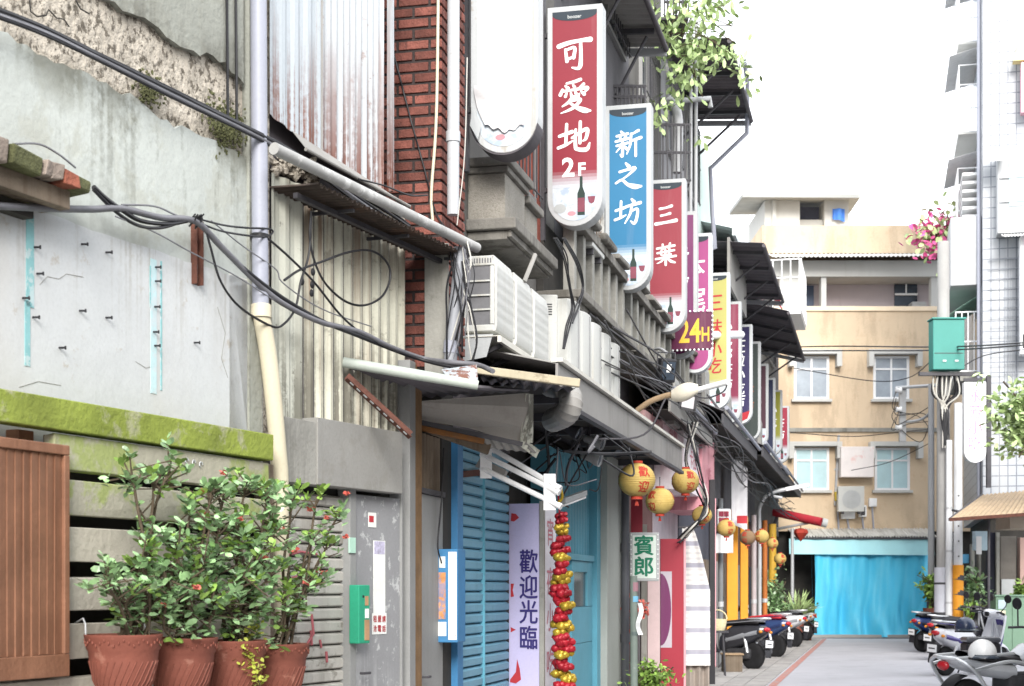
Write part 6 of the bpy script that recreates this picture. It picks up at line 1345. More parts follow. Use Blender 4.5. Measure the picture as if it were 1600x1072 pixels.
def scooter(label, group):
    t = thing('parked_scooter', label, 'scooter', WF, (0, 0, 0), group)
    wheel(t, .62, .23, .1); wheel(t, -.62, .23, .11)
    part('rear_body', loft([(-.9, .03, .62, .72), (-.8, .12, .55, .75), (-.55, .17, .42, .76), (-.2, .18, .32, .74), (.0, .16, .28, .6), (.06, .06, .28, .45)]), m_body, t, smooth=60)
    part('side_panel', loft([(-.78, .14, .58, .68), (-.5, .185, .5, .64), (-.15, .188, .42, .56)], 12), m_body2, t, smooth=60)
    part('seat', loft([(-.78, .1, .76, .8), (-.6, .15, .75, .88), (-.3, .15, .74, .84), (-.05, .14, .73, .82), (.08, .09, .7, .76)]), m_seat, t, smooth=60)
    part('floorboard', M().box(-.16, .16, -.0, .42, .27, .33), m_body, t, bev=.02)
    part('leg_shield', M().grid(lambda u, v: Vector(((u-.5)*.38*(1-.3*abs(v-.45)), .4+.16*math.sin(v*1.5)-.12*(2*u-1)**2+.1*v, .28+.66*v)), 10, 10, (0, .05, 0)), m_body, t, smooth=60)
    part('front_panel', M().grid(lambda u, v: Vector(((u-.5)*.2, .62+.05*math.sin(v*3.1)-.05*(2*u-1)**2, .45+.42*v)), 6, 8, (0, -.03, 0)), m_body2, t, smooth=60)
    part('front_fender', M().grid(lambda u, v: Vector(((u-.5)*.14, .62+.27*math.cos(.35+v*2.1), .23+.27*math.sin(.35+v*2.1)-.05*(2*u-1)**2)), 6, 12, (0, 0, -.012)), m_body, t, smooth=60)
    part('fork', M().tube([(-.08, .62, .23), (-.07, .55, .55), (0, .45, .95)], .02, 8).tube([(.08, .62, .23), (.07, .55, .55), (0, .45, .95)], .02, 8), m_chr, t, smooth=60)
    part('handlebar_cover', loft([(.3, .05, .92, 1.0), (.4, .16, .9, 1.04), (.5, .13, .9, 1.02), (.55, .06, .92, .98)]), m_body, t, smooth=60)
    part('headlight', M().ball((0, .55, .94), .08, .03, .05, 12, 8), m_tubew, t, smooth=80)
    hb = part('handlebar', M().tube(crv([(-.33, .3, .98), (-.2, .36, 1.0), (0, .4, .98), (.2, .36, 1.0), (.33, .3, .98)]), .013, 8), m_steel_d, t, smooth=60)
    for s_ in (-1, 1):
        part('grip', M().tube([(s_*.33, .3, .98), (s_*.22, .35, .995)], .02, 8), m_black, hb); part('brake_lever', M().tube([(s_*.31, .36, .97), (s_*.2, .41, .98)], .007, 6), m_chr, hb)
        mr = part('mirror', M().lathe([(0, 0), (.065, 0), (.07, .012), (.05, .03), (0, .035)], (s_*.3, .4, 1.22), (0, 1, .1), 16), m_black, t, smooth=40); part('mirror_stem', M().tube([(s_*.2, .38, 1.0), (s_*.26, .42, 1.1), (s_*.29, .42, 1.2)], .008, 6), m_black, mr)
        part('turn_signal', M().ball((s_*.13, -.86, .64), .035, .03, .025, 8, 6), m_amber, t, smooth=80)
    part('tail_light', M().ball((0, -.89, .68), .08, .04, .04, 12, 8), m_tail, t, smooth=80)
    part('rear_fender', M().grid(lambda u, v: Vector(((u-.5)*.15, -.66-.28*math.sin(.5+v*1.1), .23+.3*math.cos(.5+v*1.1))), 4, 8, (0, 0, -.01)), m_black, t, smooth=60)
    part('number_plate', M().box(-.09, .09, -.955, -.945, .38, .5).xf(Matrix.Rotation(.0, 4, 'X')), m_white, t)
    part('engine', M().box(-.13, .1, -.62, -.1, .17, .36), m_eng, t, bev=.05)
    part('exhaust', M().tube([(.13, -.2, .24), (.15, -.45, .24), (.16, -.85, .34)], [.03, .05, .055], 12), m_steel_d, t, smooth=50)
    part('grab_rail', M().tube(crv([(-.12, -.55, .85), (-.13, -.8, .86), (0, -.94, .87), (.13, -.8, .86), (.12, -.55, .85)]), .013, 8), m_chr, t, smooth=60)
    for s_ in (-1, 1): part('rear_shock', M().tube([(s_*.13, -.6, .28), (s_*.14, -.52, .58)], .028, 8), m_chr, t, smooth=60)
    part('seat_piping', M().tube(crv([(-.15, -.1, .77), (-.16, -.4, .79), (-.12, -.74, .82), (.12, -.74, .82), (.16, -.4, .79), (.15, -.1, .77)]), .008, 5), m_body2, t, smooth=60)
    part('plate_bracket', M().box(-.1, .1, -.944, -.93, .36, .52), m_black, t); part('plate_numbers', M().box(-.06, .06, -.9565, -.9555, .43, .45), m_eng, t)
    part('kickstand', M().tube([(-.1, -.1, .2), (-.22, -.05, .003)], .012, 6), m_steel_d, t)
    return t
def P_(n, c, r=.25): return mat(n, c, r, .06, 3, bump=0, spec=.6)
def at_wheel(t, px, base, rz, wy=-.62):
    """stand a scooter so that the wheel at local y = wy touches the ground at that spot"""
    g = gp(px, base); d = Vector((-math.sin(rz)*wy, math.cos(rz)*wy, 0)); t.location = g-d*SCL; t.rotation_euler = (0, math.radians(4), rz); t.scale = (SCL,)*3
SCL = 1.14
GR, GL = 'scooters parked on the right of the lane', 'scooters parked along the shopfronts'
S0 = scooter('dark grey scooter with a red tail light, nearest on the left by the crate', GL); at_wheel(S0, 1176, 1047, .72)
def sc2(label, px, base, rz, c1, c2, group, seat=None):
    mm = {m_body: P_('paint '+c1, c1), m_body2: P_('paint '+c2, c2)}
    if seat: mm[m_seat] = P_('seat '+seat, seat, .5)
    t = copy(S0, WF, (0, 0, 0), label, mats=mm); t['group'] = group; at_wheel(t, px, base, rz); return t
sc2('blue scooter with a red seat cover, second on the left', 1212, 1028, .78, '#2f426b', '#27345a', GL, '#c02f3a')
sc2('silver white scooter behind the blue one on the left', 1240, 1012, .8, '#c9cbcf', '#8e9297', GL)
sc2('farthest pale grey scooter on the left, by the blue tarpaulin', 1257, 1002, .85, '#b4b6ba', '#44464a', GL)
sc2('navy scooter with its tail to the lane, before the blue tarpaulin on the right', 1441, 1019, -1.1, '#2b3f78', '#1e2436', GR)
sc2('white and purple scooter with a black top box, second on the right', 1476, 1056, -.98, '#d9dadf', '#4a3f86', GR)
sc2('dark scooter half hidden behind the second one on the right', 1466, 1032, -1.0, '#23232a', '#3b3b44', GR)
# top box and helmets
tbx = thing('top_box', 'black top box with a shiny lid on the second scooter at right', 'luggage box', WF, tuple(wp(1532, 1012, 24.3)))
c = wp(1532, 1012, 24.3); part('case', M().box(c.x-.27, c.x+.27, c.y-.2, c.y+.2, c.z-.16, c.z+.08), m_black, tbx, bev=.04); part('lid', M().box(c.x-.275, c.x+.275, c.y-.205, c.y+.205, c.z+.082, c.z+.17), mat('shiny grey lid', '#5c5e64', .2, .05, bump=0), tbx, bev=.04)
def helmet(label, px, py, Y, c, r=.14):
    o = wp(px, py, Y); t = thing('helmet', label, 'helmet', WF, tuple(o-Vector((0, 0, r*.7)))); m = M()
    m.grid(lambda u, v: o+Vector((r*math.sin(v*2.0)*math.cos(u*2*math.pi), r*1.15*math.sin(v*2.0)*math.sin(u*2*math.pi), r*math.cos(v*2.0))), 24, 12); part('shell', m, P_('helmet '+c, c), t, smooth=60)
    part('rim', M().tube([o+Vector((r*.915*math.cos(k*.2618), r*1.05*math.sin(k*.2618), -r*.42)) for k in range(25)], .012, 6), m_black, t, smooth=60)
    part('visor', M().grid(lambda u, v: o+Vector((r*(1.0+.35*v)*math.sin((u-.5)*1.8)*.95, -r*(1.1+.35*v)*math.cos((u-.5)*1.8), -r*.1-.03*v)), 8, 3, (0, 0, -.008)), m_glass, t, smooth=60)
helmet('white helmet resting on the silver motorcycle', 1535, 1020, 15.6, '#eceded', .14)
helmet('dark blue helmet with an orange patch lying on the far scooter', 1508, 980, 25.2, '#2e3a55', .17)
# silver motorcycle with crash bars, nearest on the right
mc = thing('motorcycle', 'silver motorcycle with tubular crash bars, nearest on the right edge', 'motorcycle', WF, (7.2, 22.8, 0))
ORG[mc] = Vector((0, 0, 0))
for y in (-.66, .68): wheel(mc, y, .29, .1)
part('tank', loft([(-.05, .1, .72, .82), (.12, .15, .68, .92), (.32, .14, .7, .92), (.46, .07, .76, .86)]), P_('silver paint', '#c9ccd1'), mc, smooth=60)
part('seat', loft([(-.75, .09, .8, .86), (-.55, .13, .76, .86), (-.2, .13, .72, .8), (.0, .1, .72, .8)]), m_seat, mc, smooth=60)
part('tail', loft([(-.98, .03, .76, .82), (-.8, .1, .68, .8), (-.5, .14, .6, .76), (-.1, .12, .55, .72)]), P_('silver paint', '#c9ccd1'), mc, smooth=60)
part('engine', M().box(-.15, .15, -.2, .32, .28, .62), m_eng, mc, bev=.05)
part('fork', M().tube([(-.09, .68, .29), (-.09, .42, .98)], .024, 8).tube([(.09, .68, .29), (.09, .42, .98)], .024, 8), m_chr, mc, smooth=60)
part('handlebar', M().tube(crv([(-.36, .22, 1.05), (-.2, .34, 1.06), (0, .4, 1.0), (.2, .34, 1.06), (.36, .22, 1.05)]), .013, 8), m_steel_d, mc, smooth=60)
part('headlight', M().lathe([(0, 0), (.09, 0), (.1, .02), (.08, .1), (0, .12)], (0, .56, .9), (0, -1, 0)), m_chr, mc, smooth=40)
cr = M()
for s_ in (-1, 1):
    cr.tube(crv([(s_*.15, .3, .75), (s_*.34, .25, .62), (s_*.36, .2, .4), (s_*.15, .2, .25)]), .02, 8); cr.tube(crv([(s_*.15, -.95, .8), (s_*.3, -.85, .7), (s_*.3, -.6, .42), (s_*.15, -.35, .3)]), .02, 8); cr.tube([(s_*.15, -.95, .8), (s_*.16, -.2, .84)], .018, 8); cr.tube(crv([(s_*.3, -.85, .7), (s_*.32, -.4, .78), (s_*.3, .0, .7)]), .018, 8)
cr.tube(crv([(-.15, -.95, .8), (0, -1.02, .8), (.15, -.95, .8)]), .02, 8)
part('crash_bars', cr, m_chr, mc, smooth=60)
part('tail_light', M().ball((0, -.98, .72), .08, .04, .05, 12, 8), m_tail, mc, smooth=80); part('rear_fender', M().grid(lambda u, v: Vector(((u-.5)*.16, -.66-.34*math.sin(.2+v*1.2), .29+.34*math.cos(.2+v*1.2))), 4, 8, (0, 0, -.01)), m_black, mc, smooth=60)
part('exhaust', M().tube([(.15, .1, .26), (.17, -.4, .28), (.2, -.95, .4)], [.03, .05, .06], 12), m_chr, mc, smooth=50)
for s_ in (-1, 1): mr = part('mirror', M().lathe([(0, 0), (.06, 0), (.065, .012), (.04, .03), (0, .033)], (s_*.34, .3, 1.3), (0, 1, .1), 16), m_black, mc, smooth=40); part('mirror_stem', M().tube([(s_*.28, .28, 1.05), (s_*.33, .31, 1.28)], .008, 6), m_black, mr)
SCL = 1.05; at_wheel(mc, 1506, 1150, -1.1, -.66)
# ================================================================ building closing the lane
YE = 50.0
def ex(px): return (px-CX)/F*YE
def ez(py): return EYE+(HY-py)/F*YE
m_peach = mat('peach render', '#d2bda1', .9, .07, .8, streak=.15, scol='#c2aa8c', ssc=2.5, sthr=.5, spot=.35, spcol='#c2a78a', spsc=2, spthr=.56, bump=.1, drips=((6.2, 5.4, '#a8957e', .5, .9, .5), (3.6, 4.8, '#a39078', .5, .6, .46)))
m_whitec = mat('white concrete', '#c2c2be', .85, .05, 1, streak=.35, scol='#a8a59e', bump=.05)
m_lavw = mat('lavender grey wall', '#b9b0b4', .9, .06, 1, streak=.3, bump=.05)
m_cy = mat('cyan fabric', '#b4ecf4', .7, .04, 1, bump=.05, streak=.15, scol='#8cc4d0')
eb = thing('apartment_building', 'peach rendered apartment building closing the lane, with a flat roofed hut on top', 'building', WF, (ex(1330), YE+3, 0))
def eb_(name, x0, x1, y0, y1, ma, d0=0., d1=-.05, par=None, **k): return part(name, M().box(ex(x0), ex(x1), YE+min(d0, d1), YE+max(d0, d1), ez(y1), ez(y0)), ma, par or eb, **k)
x0_, x1_ = 1080, 1560
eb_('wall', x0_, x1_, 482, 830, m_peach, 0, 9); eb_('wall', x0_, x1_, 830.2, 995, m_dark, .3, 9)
eb_('parapet', 1190, x1_, 353, 396, m_peach, -.05, 9); eb_('beam', x0_, x1_, 408, 433, m_whitec, -.1, 9)
m = M(); m.corr((ex(1200), YE-.9, ez(412)), (ex(1472), YE-.9, ez(410)), (ex(1472), YE+.1, ez(396)), (ex(1200), YE+.1, ez(396)), 40, .04); part('roof_edge', m, m_whitec, eb)
eb_('balcony_back', x0_, x1_, 433.2, 481.8, m_lavw, 1.2, 9)
eb_('column', 1283, 1291, 433.2, 481.8, m_whitec, -.02, .3); eb_('column', 1455, 1466, 433.2, 481.8, m_whitec, -.02, .3); eb_('column', 1218, 1255, 433.2, 481.8, m_whitec, .0, 1.19)
eb_('balcony_door', 1255, 1282, 436, 481.5, mat('slate blue door', '#4d5b74', .5, .1), 1.19, 1.1)
w = eb_('window', 1411, 1447, 433.5, 481.5, m_glass, 1.19, 1.1); eb_('frame', 1411, 1447, 449, 452, m_white, 1.09, 1.0, w); eb_('frame', 1428, 1430, 433.6, 448.9, m_white, 1.09, 1.05, w)
eb_('window_unit', 1432, 1454, 467, 481, m_alu, 1.0, .5)
eb_('parapet_cap', x0_, 1478, 479, 486, mat('pale peach', '#ecd9bd', .9, .05), -.06, .2)
eb_('string_course', 1080, 1475, 669, 675, m_conc, -.08, -.001)
def ewin(x0, x1, y0, y1, g):
    w = part('window', M().box(ex(x0), ex(x1), YE-.06, YE-.002, ez(y1), ez(y1)+.07).box(ex(x0), ex(x1), YE-.06, YE-.002, ez(y0)-.07, ez(y0)).box(ex(x0), ex(x0)+.08, YE-.06, YE-.002, ez(y1)+.071, ez(y0)-.071).box(ex(x1)-.08, ex(x1), YE-.06, YE-.002, ez(y1)+.071, ez(y0)-.071), m_white, eb)
    xm = (x0+x1)/2; part('pane', M().box(ex(x0)+.081, ex(x1)-.081, YE-.03, YE-.001, ez(y1)+.072, ez(y0)-.072), g, w)
    part('mullion', M().box(ex(xm)-.03, ex(xm)+.03, YE-.058, YE-.031, ez(y1)+.072, ez(y0)-.072), m_white, w); zt = ez(y0+(y1-y0)*.3)
    for a, b in ((ex(x0)+.081, ex(xm)-.031), (ex(xm)+.031, ex(x1)-.081)): part('transom', M().box(a, b, YE-.058, YE-.031, zt-.03, zt+.03), m_white, w)
    hd = M().box(ex(x0)-.1, ex(x1)+.22, YE-.35, YE-.002, ez(y0)+.04, ez(y0)+.18)
    for q in (ex(x0)-.2, ex(x1)+.2): hd.box(q, q+.16, YE-.36, YE-.003, ez(y0)-.36, ez(y0)+.179)
    part('window_hood', hd, m_whitec, eb); part('sill', M().box(ex(x0)-.08, ex(x1)+.08, YE-.16, YE-.003, ez(y1)-.09, ez(y1)-.005), m_whitec, eb)
m_gl2 = mat('pale cyan glass', '#b9d7dc', .25, .08, 2, bump=0, spec=.6); m_gl3 = mat('curtained glass', '#9ba4ad', .25, .2, 1.5, bump=0, spec=.6)
ewin(1240, 1295, 557, 624, m_gl3); ewin(1364, 1420, 557, 624, m_gl3); ewin(1240, 1295, 700, 766, m_gl2); ewin(1366, 1421, 700, 766, m_gl2)
sg = thing('wall_board', 'stained white signboard between the two lower windows of the peach building', 'signboard', WF, (ex(1334), YE, ez(748)))
part('panel', M().box(ex(1309), ex(1360), YE-.5, YE-.1, ez(747), ez(700)), mat('stained white board', '#e6dfdc', .7, .08, 2, spot=.5, spcol='#dca39a', spsc=2.5, spthr=.58, bump=0), sg, bev=.01); part('bracket', M().bar((ex(1318), YE-.1, ez(724)), (ex(1318), YE, ez(724)), .06, .06), m_steel_d, sg)
copy(af, WF, (ex(1303), YE-.42, ez(801)), 'white air conditioner with a round fan on the peach building', rz=-math.pi/2-0, scale=1.2, mats={m_acb: m_alu})
for k, (a, b, c, d, ma, l) in enumerate(((1313, 1334, 785, 811, m_white, 'plain white box on the peach wall'), (1303, 1312, 769, 783, mat('yellow box', '#d9c04a', .6), 'small yellow box on the peach wall'), (1341, 1352, 790, 808, m_white, 'white meter with a dark dial on the peach wall'), (1356, 1368, 779, 792, m_white, 'smallest white box on the peach wall'))):
    t = thing('wall_box', l, 'box', WF, (ex((a+b)/2), YE, ez(d))); part('case', M().box(ex(a), ex(b), YE-.2, YE, ez(d), ez(c)), ma, t, bev=.015)
    part('cover', M().box(ex(a)+.05, ex(b)-.05, YE-.215, YE-.201, ez(d)+.05, ez(c)-.05), m_steel_d if k == 2 else ma, t)
    part('conduit', M().tube([(ex((a+b)/2), YE-.06, ez(d)), (ex((a+b)/2)+.05, YE-.06, ez(828))], .03, 6), m_pipe_g, t)
pp = thing('wall_pipe', 'white pipe running down beside the stained signboard', 'pipe', WF, (ex(1306), YE, ez(790))); part('pipe', M().tube([(ex(1310), YE-.06, ez(680)), (ex(1304), YE-.06, ez(790))], .04, 8), m_pipe_w, pp); part('clip', M().box(ex(1307)-.07, ex(1307)+.07, YE-.04, YE-.001, ez(735), ez(732)), m_steel_l, pp)
for (x_, z0, z1) in ((1225, 675, 830), (1450, 600, 830)):
    pass
ht = thing('roof_hut', 'white flat roofed hut on the roof of the peach building', 'hut', WF, (ex(1240), YE+3, ez(356)))
YH = 51.2
def hb_(x0, x1, y0, y1, ma, d0=0, d1=3.5, nm='wall'): a, b = wp(x0, y1, YH), wp(x1, y0, YH); part(nm, M().box(a.x, b.x, YH+d0, YH+d1, a.z, b.z), ma, ht)
hb_(1195, 1249.8, 313, 370, m_whitec); hb_(1288.2, 1326, 313, 370, m_whitec); hb_(1250, 1288, 313, 370, mat('slate shade wall', '#6d7080', .9), .9); hb_(1206, 1212, 314, 370, m_whitec, -.12, -.002, 'pillar'); hb_(1250, 1288, 340, 370, m_whitec, .3, .88)
part('roof', M().prism([wp(1160, 308, 50.4), wp(1344, 309, 50.4), wp(1327, 334, 55.5), wp(1139, 336, 55.5)], (0, 0, .12)), mat('roof slab', '#a9aaa6', .9, .1, 2, streak=.3), ht)
rt = solo('blue_tarp', M().grid(lambda u, v: wp(1301+19*u, 326+(16+4*u)*v, 51.05)+Vector((0, .06*math.sin(u*9), 0)), 8, 4, (0, .01, 0)), mat('bright blue sheet', '#4f86d9', .6), 'small bright blue sheet hanging by the roof hut', 'sheet')
# tarpaulin shop front
tpn = thing('blue_tarpaulin', 'large bright blue tarpaulin hung across the ground floor at the end of the lane', 'tarpaulin', WF, (ex(1362), YE-1, 0))
m_tarp = mat('blue tarpaulin', '#58cff5', .5, .06, .5, bump=.15, bsc=5, streak=.4, scol='#8fe2fa', ssc=1.2, sthr=.48)
YT = 49.0
def tx(px): return (px-CX)/F*YT
def tz_(py): return EYE+(HY-py)/F*YT
def tarp(u, v):
    f = .05*math.sin(u*23)+.035*math.sin(u*61+v*3)+.1*v*math.sin(u*9+2.5*v)+.06*math.sin(u*37-v*7)*v
    f += .16*v*v*math.exp(-((u-.45-.15*v)/.09)**2)-.12*v*math.exp(-((u-.25)/.05)**2)
    return Vector((tx(1272+180*u)+.05*math.sin(v*6)*v, YT-.1-f, tz_(864)*(1-v)+.02))
part('sheet', M().grid(tarp, 90, 24, (0, .012, 0)), m_tarp, tpn, smooth=70)
part('side_fold', M().grid(lambda u, v: Vector((tx(1268)+.1*u, YT-.1+.5*u+.05*math.sin(v*9), tz_(864)*(1-v)+.02)), 4, 14, (0, .012, 0)), m_tarp, tpn, smooth=70)
part('rope', M().tube(crv([Vector((tx(1266), YT-.15, tz_(864))), Vector((tx(1360), YT-.15, tz_(866))), Vector((tx(1455), YT-.15, tz_(866)))]), .02, 6), m_steel_l, tpn)
aw = thing('cyan_awning', 'pale cyan fabric awning with a white corrugated top above the blue tarpaulin', 'awning', WF, (ex(1345), YE-1, tz_(868)))
part('valance', M().grid(lambda u, v: Vector((tx(1231+226*u), YT-.28+.02*math.sin(u*40)+.06*(1-v), tz_(842+(24+2*u)*v))), 60, 4, (0, .01, 0)), m_cy, aw, smooth=60)
m = M(); m.corr((tx(1240), YT-.25, tz_(840)), (tx(1460), YT-.25, tz_(840)), (tx(1462), YE, tz_(826)), (tx(1240), YE, tz_(826)), 50, .06); part('top_sheet', rough(m, .01), mat('dirty white tin', '#d3d2cd', .6, .1, 2, streak=.5, scol='#8f877a', bump=.05), aw)
part('dark_edge', M().tube([(tx(1240), YT-.27, tz_(841.5)), (tx(1460), YT-.27, tz_(842))], .03, 6), m_steel_d, aw)
ra = thing('red_awning', 'narrow red awning roll with a white end left of the blue tarpaulin', 'awning', WF, tuple(wp(1250, 815, 46)))
part('roll', M().tube([wp(1210, 800, 46), wp(1284, 816, 45)], .13, 12), mat('red canvas', '#a92c38', .6, .1, 4, streak=.3), ra, smooth=60); part('end_cap', M().tube([wp(1284, 816, 45), wp(1292, 818, 45)], .13, 12), m_alu, ra, smooth=60)
part('arm', M().tube([wp(1206, 828, 46), wp(1290, 812, 45)], .04, 8), m_steel_l, ra); part('frame', M().tube([wp(1215, 806, 46), wp(1206, 828, 46)], .05, 6), m_steel_d, ra)
lq = thing('red_lantern', 'dark red hanging ornament under the pale arm beside the tarpaulin', 'ornament', WF, tuple(wp(1252, 845, 45.5)))
c = wp(1251, 836, 45.5); part('body', M().lathe([(0, -.2), (.14, -.04), (.22, .06), (.2, .16), (.05, .2), (0, .2)], c, n=6), m_lred, lq); part('cord', M().tube([c+Vector((0, 0, .2)), c+Vector((0, 0, .35))], .012, 5), m_cab, lq)
cp2 = thing('canopy_pole', 'thin pale pole standing before the dark opening at the end of the row', 'pole', WF, tuple(gp(1238, 1000)))
c = wp(1238, 0, 45); part('pole', M().tube([(c.x, 45, 0), (c.x, 45, ez(835))], .05, 10), m_steel_l, cp2, smooth=60); part('base', M().box(c.x-.1, c.x+.1, 44.9, 45.1, .001, .02), m_steel_d, cp2)
# ================================================================ right : white tiled building
tt = NT('white tile'); br = tt.n('TexBrick'); br.offset = 0; br.inputs['Color1'].default_value = lin('#abafb4'); br.inputs['Color2'].default_value = lin('#a2a6ac'); br.inputs['Mortar'].default_value = lin('#6d727c')
br.inputs['Scale'].default_value = 1; br.inputs['Brick Width'].default_value = .2; br.inputs['Row Height'].default_value = .255; br.inputs['Mortar Size'].default_value = .014
tcn = tt.n('TexCoord'); sp = tt.n('SeparateXYZ'); tt.l(tcn.outputs['Object'], sp.inputs[0]); cb2 = tt.n('CombineXYZ'); tt.l(tt.mul(sp.outputs[0], sp.outputs[1], 'ADD'), cb2.inputs[0]); tt.l(sp.outputs[2], cb2.inputs[1]); tt.l(cb2.outputs[0], br.inputs[0])
st_ = tt.rng(tt.noise(tt.pos((3, 3, .3)), 1., 5), .5, .75, 0, .3); tt.l(tt.mix(st_, br.outputs[0], lin('#c9c8c6')), tt.b.inputs['Base Color']); tt.b.inputs['Roughness'].default_value = .35
m_tile = tt.m
m_rw = mat('greyed white paint', '#a9abad', .7, .08, 2, streak=.4, scol='#a3a3a0', bump=.03)
rbld = thing('tiled_building', 'tall white tiled building at the right edge with balconies towards the lane', 'building', RF, (3, 3, 0))
part('wall', M().box(0, 9, 0, 9, 3.4, 19), m_tile, rbld); part('ground_wall', M().box(.2, 9, .2, 9, 0, 3.397), m_dark, rbld)
def rr(px, py): return wp(px, py, 38.0)
RO = lambda v: RF.loc(v)
# street side balconies and cages (d negative = over the lane)
def rbox(name, s0, s1, d0, d1, z0, z1, ma, par, **k): return part(name, M().box(d0, d1, s0, s1, z0, z1), ma, par, **k)
m_lgrey = mat('light grey tin', '#dcdcdc', .6, .08, 2, streak=.3, scol='#8d8b88', bump=.03)
for k, (py0, s0, s1) in enumerate(((125, 1., 4.), (270, 1.6, 4.6), (-10, 1., 4.))):
    z = EYE+(HY-py0)*41/F; m = M(); m.corr((-.75, s0, z), (-.75, s1, z), (-.002, s1, z+.2), (-.002, s0, z+.2), 18, .03); part('window_awning', m, m_lgrey, rbld)
    cgp = M(); zb = z-1.9
    for q in range(12):
        s_ = s0+.2+(s1-s0-.4)*q/11; cgp.tube([(-.5, s_, zb), (-.5, s_, z-.2)], .014, 5)
    for zz_ in (zb, zb+.6, zb+1.2, z-.2): cgp.tube([(-.5, s0+.2, zz_), (-.5, s1-.2, zz_)], .016, 5); cgp.tube([(-.5, s0+.2, zz_), (0, s0+.2, zz_)], .016, 5)
    part('window_cage', cgp, m_white, rbld); rbox('window', s0+.4, s1-.4, -.03, -.002, zb+.1, z-.1, m_gl3, rbld); rbox('cage_floor', s0+.2, s1-.2, -.52, -.002, zb-.06, zb-.003, m_whitec, rbld)
z0, z1 = EYE+(HY-385)*40/F, EYE+(HY-283)*40/F
for q in range(8): z = z0+(z1-z0)*q/8; rbox('louvre', .6, 3.2, -.45, -.05, z, z+.07, m_lgrey, rbld)
rbox('louvre_back', .6, 3.2, -.049, -.002, z0, z1, m_dark, rbld)
z0, z1 = EYE+(HY-465)*40/F, EYE+(HY-362)*40/F; rbox('balcony', .3, 4.5, -.75, -.003, z0, z1, m_rw, rbld, bev=.02)
z = EYE+(HY-487)*40/F; m = M(); m.corr((-.85, .8, z-.3), (-.85, 3.6, z-.3), (-.002, 3.6, z+.25), (-.002, .8, z+.25), 14, .03); part('green_awning', m, mat('pale green tin', '#8fb5a4', .6, .1, 2), rbld)
cgp = M(); zb, zt = EYE+(HY-590)*40/F, EYE+(HY-500)*40/F
for q in range(10): cgp.tube([(-.6, .8+q*.3, zb), (-.6, .8+q*.3, zt)], .016, 5)
for zz_ in (zb, (zb+zt)/2, zt): cgp.tube([(-.6, .8, zz_), (-.6, 3.5, zz_)], .02, 5); cgp.tube([(-.6, .8, zz_), (0, .8, zz_)], .02, 5)
for q in range(3): cgp.tube([(-.15-q*.15, .8, zb), (-.15-q*.15, .8, zt)], .016, 5)
part('window_cage', cgp, m_white, rbld); rbox('window', 1, 3.3, -.03, -.002, zb, zt, m_glass, rbld); rbox('cage_floor', .7, 3.6, -.62, -.003, zb-.25, zb-.02, m_conc, rbld)
for px, py in ((1528, -50), (1533, -50)): part('downpipe', M().tube([(-.07+(px-1528)*.02, .25+(px-1528)*.04, 3.4), (-.07+(px-1528)*.02, .25+(px-1528)*.04, 19)], .05, 8), m_pipe_g if px == 1528 else m_pipe_w, rbld, smooth=60)
# camera facing side : window bay, awning, pink sign
def cf(px, py): return RF.ps(px, py, 0.)
def cbox(name, x0, x1, y0, y1, dpt, ma, par=None, s=-.003, **k):
    a, b = cf(x0, y1), cf(x1, y0); return part(name, M().box(a.x, b.x, s-dpt, s, a.z, b.z), ma, par or rbld, **k)
bay = cbox('window_bay', 1556, 1640, 240, 372, .5, m_rw, bev=.02); cbox('pane', 1574, 1640, 250, 330, .02, m_gl2, bay, s=-.505); cbox('bar', 1560, 1640, 283, 285, .03, m_lgrey, bay, s=-.53); cbox('bar', 1560, 1640, 320, 322, .03, m_lgrey, bay, s=-.53)
a, b = cf(1541, 268), cf(1566, 240); m = M(); m.corr((a.x, -.9, a.z), (b.x, -.9, a.z), (b.x, -.51, b.z), (a.x, -.51, b.z), 8, .03); part('side_awning', m, m_lgrey, rbld)
a, b = cf(1562, 386), cf(1640, 362); m = M(); m.corr((a.x, -1.1, a.z), (b.x, -1.1, a.z), (b.x, -.005, b.z), (a.x, -.005, b.z), 16, .03); part('bay_awning', m, m_lgrey, rbld)
for py in range(405, 600, 15): cbox('grille_rail', 1544, 1592, py, py+1.6, .03, mat('rail grey', '#9a9fa8', .5), s=-.06)
for px in range(1570, 1593, 4): cbox('grille_bar', px, px+.8, 402, 600, .02, mat('rail grey', '#9a9fa8'), s=-.035)
ys = thing('edge_sign', 'yellow and pink sign at the upper right edge on the tiled building', 'shop sign', RF, tuple(cf(1595, 185)))
a = cf(1587, 105); b = cf(1640, 65); part('cap', M().prism([(a.x-.1, -.5, a.z), (b.x, -.5, a.z), (b.x, -.5, b.z), (a.x+.08, -.5, b.z)], (0, .3, 0)), mat('pale yellow', '#e9dfa0', .6), ys)
a = cf(1593, 185); b = cf(1640, 104); part('face', M().box(a.x, b.x, -.48, -.2, a.z, b.z), mat('pale pink', '#d9a8b4', .6, .08), ys)
for zc2 in (.35, 1.0): part('arm', M().box(a.x+.3, a.x+.36, -.199, -.001, a.z+zc2, a.z+zc2+.06), m_steel_d, ys)
ps_ = thing('pink_sign', 'tall pink and white sign at the right edge below the awning', 'shop sign', RF, tuple(cf(1598, 560)))
a = cf(1590, 560); b = cf(1640, 376); part('case', M().box(a.x, b.x, -.7, -.3, a.z, b.z), m_white, ps_, bev=.02); part('face', M().box(a.x+.1, b.x-.1, -.71, -.701, a.z+.1, b.z-.1), mat('bright pink face', '#e9a9cf', .5), ps_)
for zc2 in (.5, 2.0): part('arm', M().box(a.x+.3, a.x+.36, -.299, -.001, a.z+zc2, a.z+zc2+.06), m_steel_d, ps_)
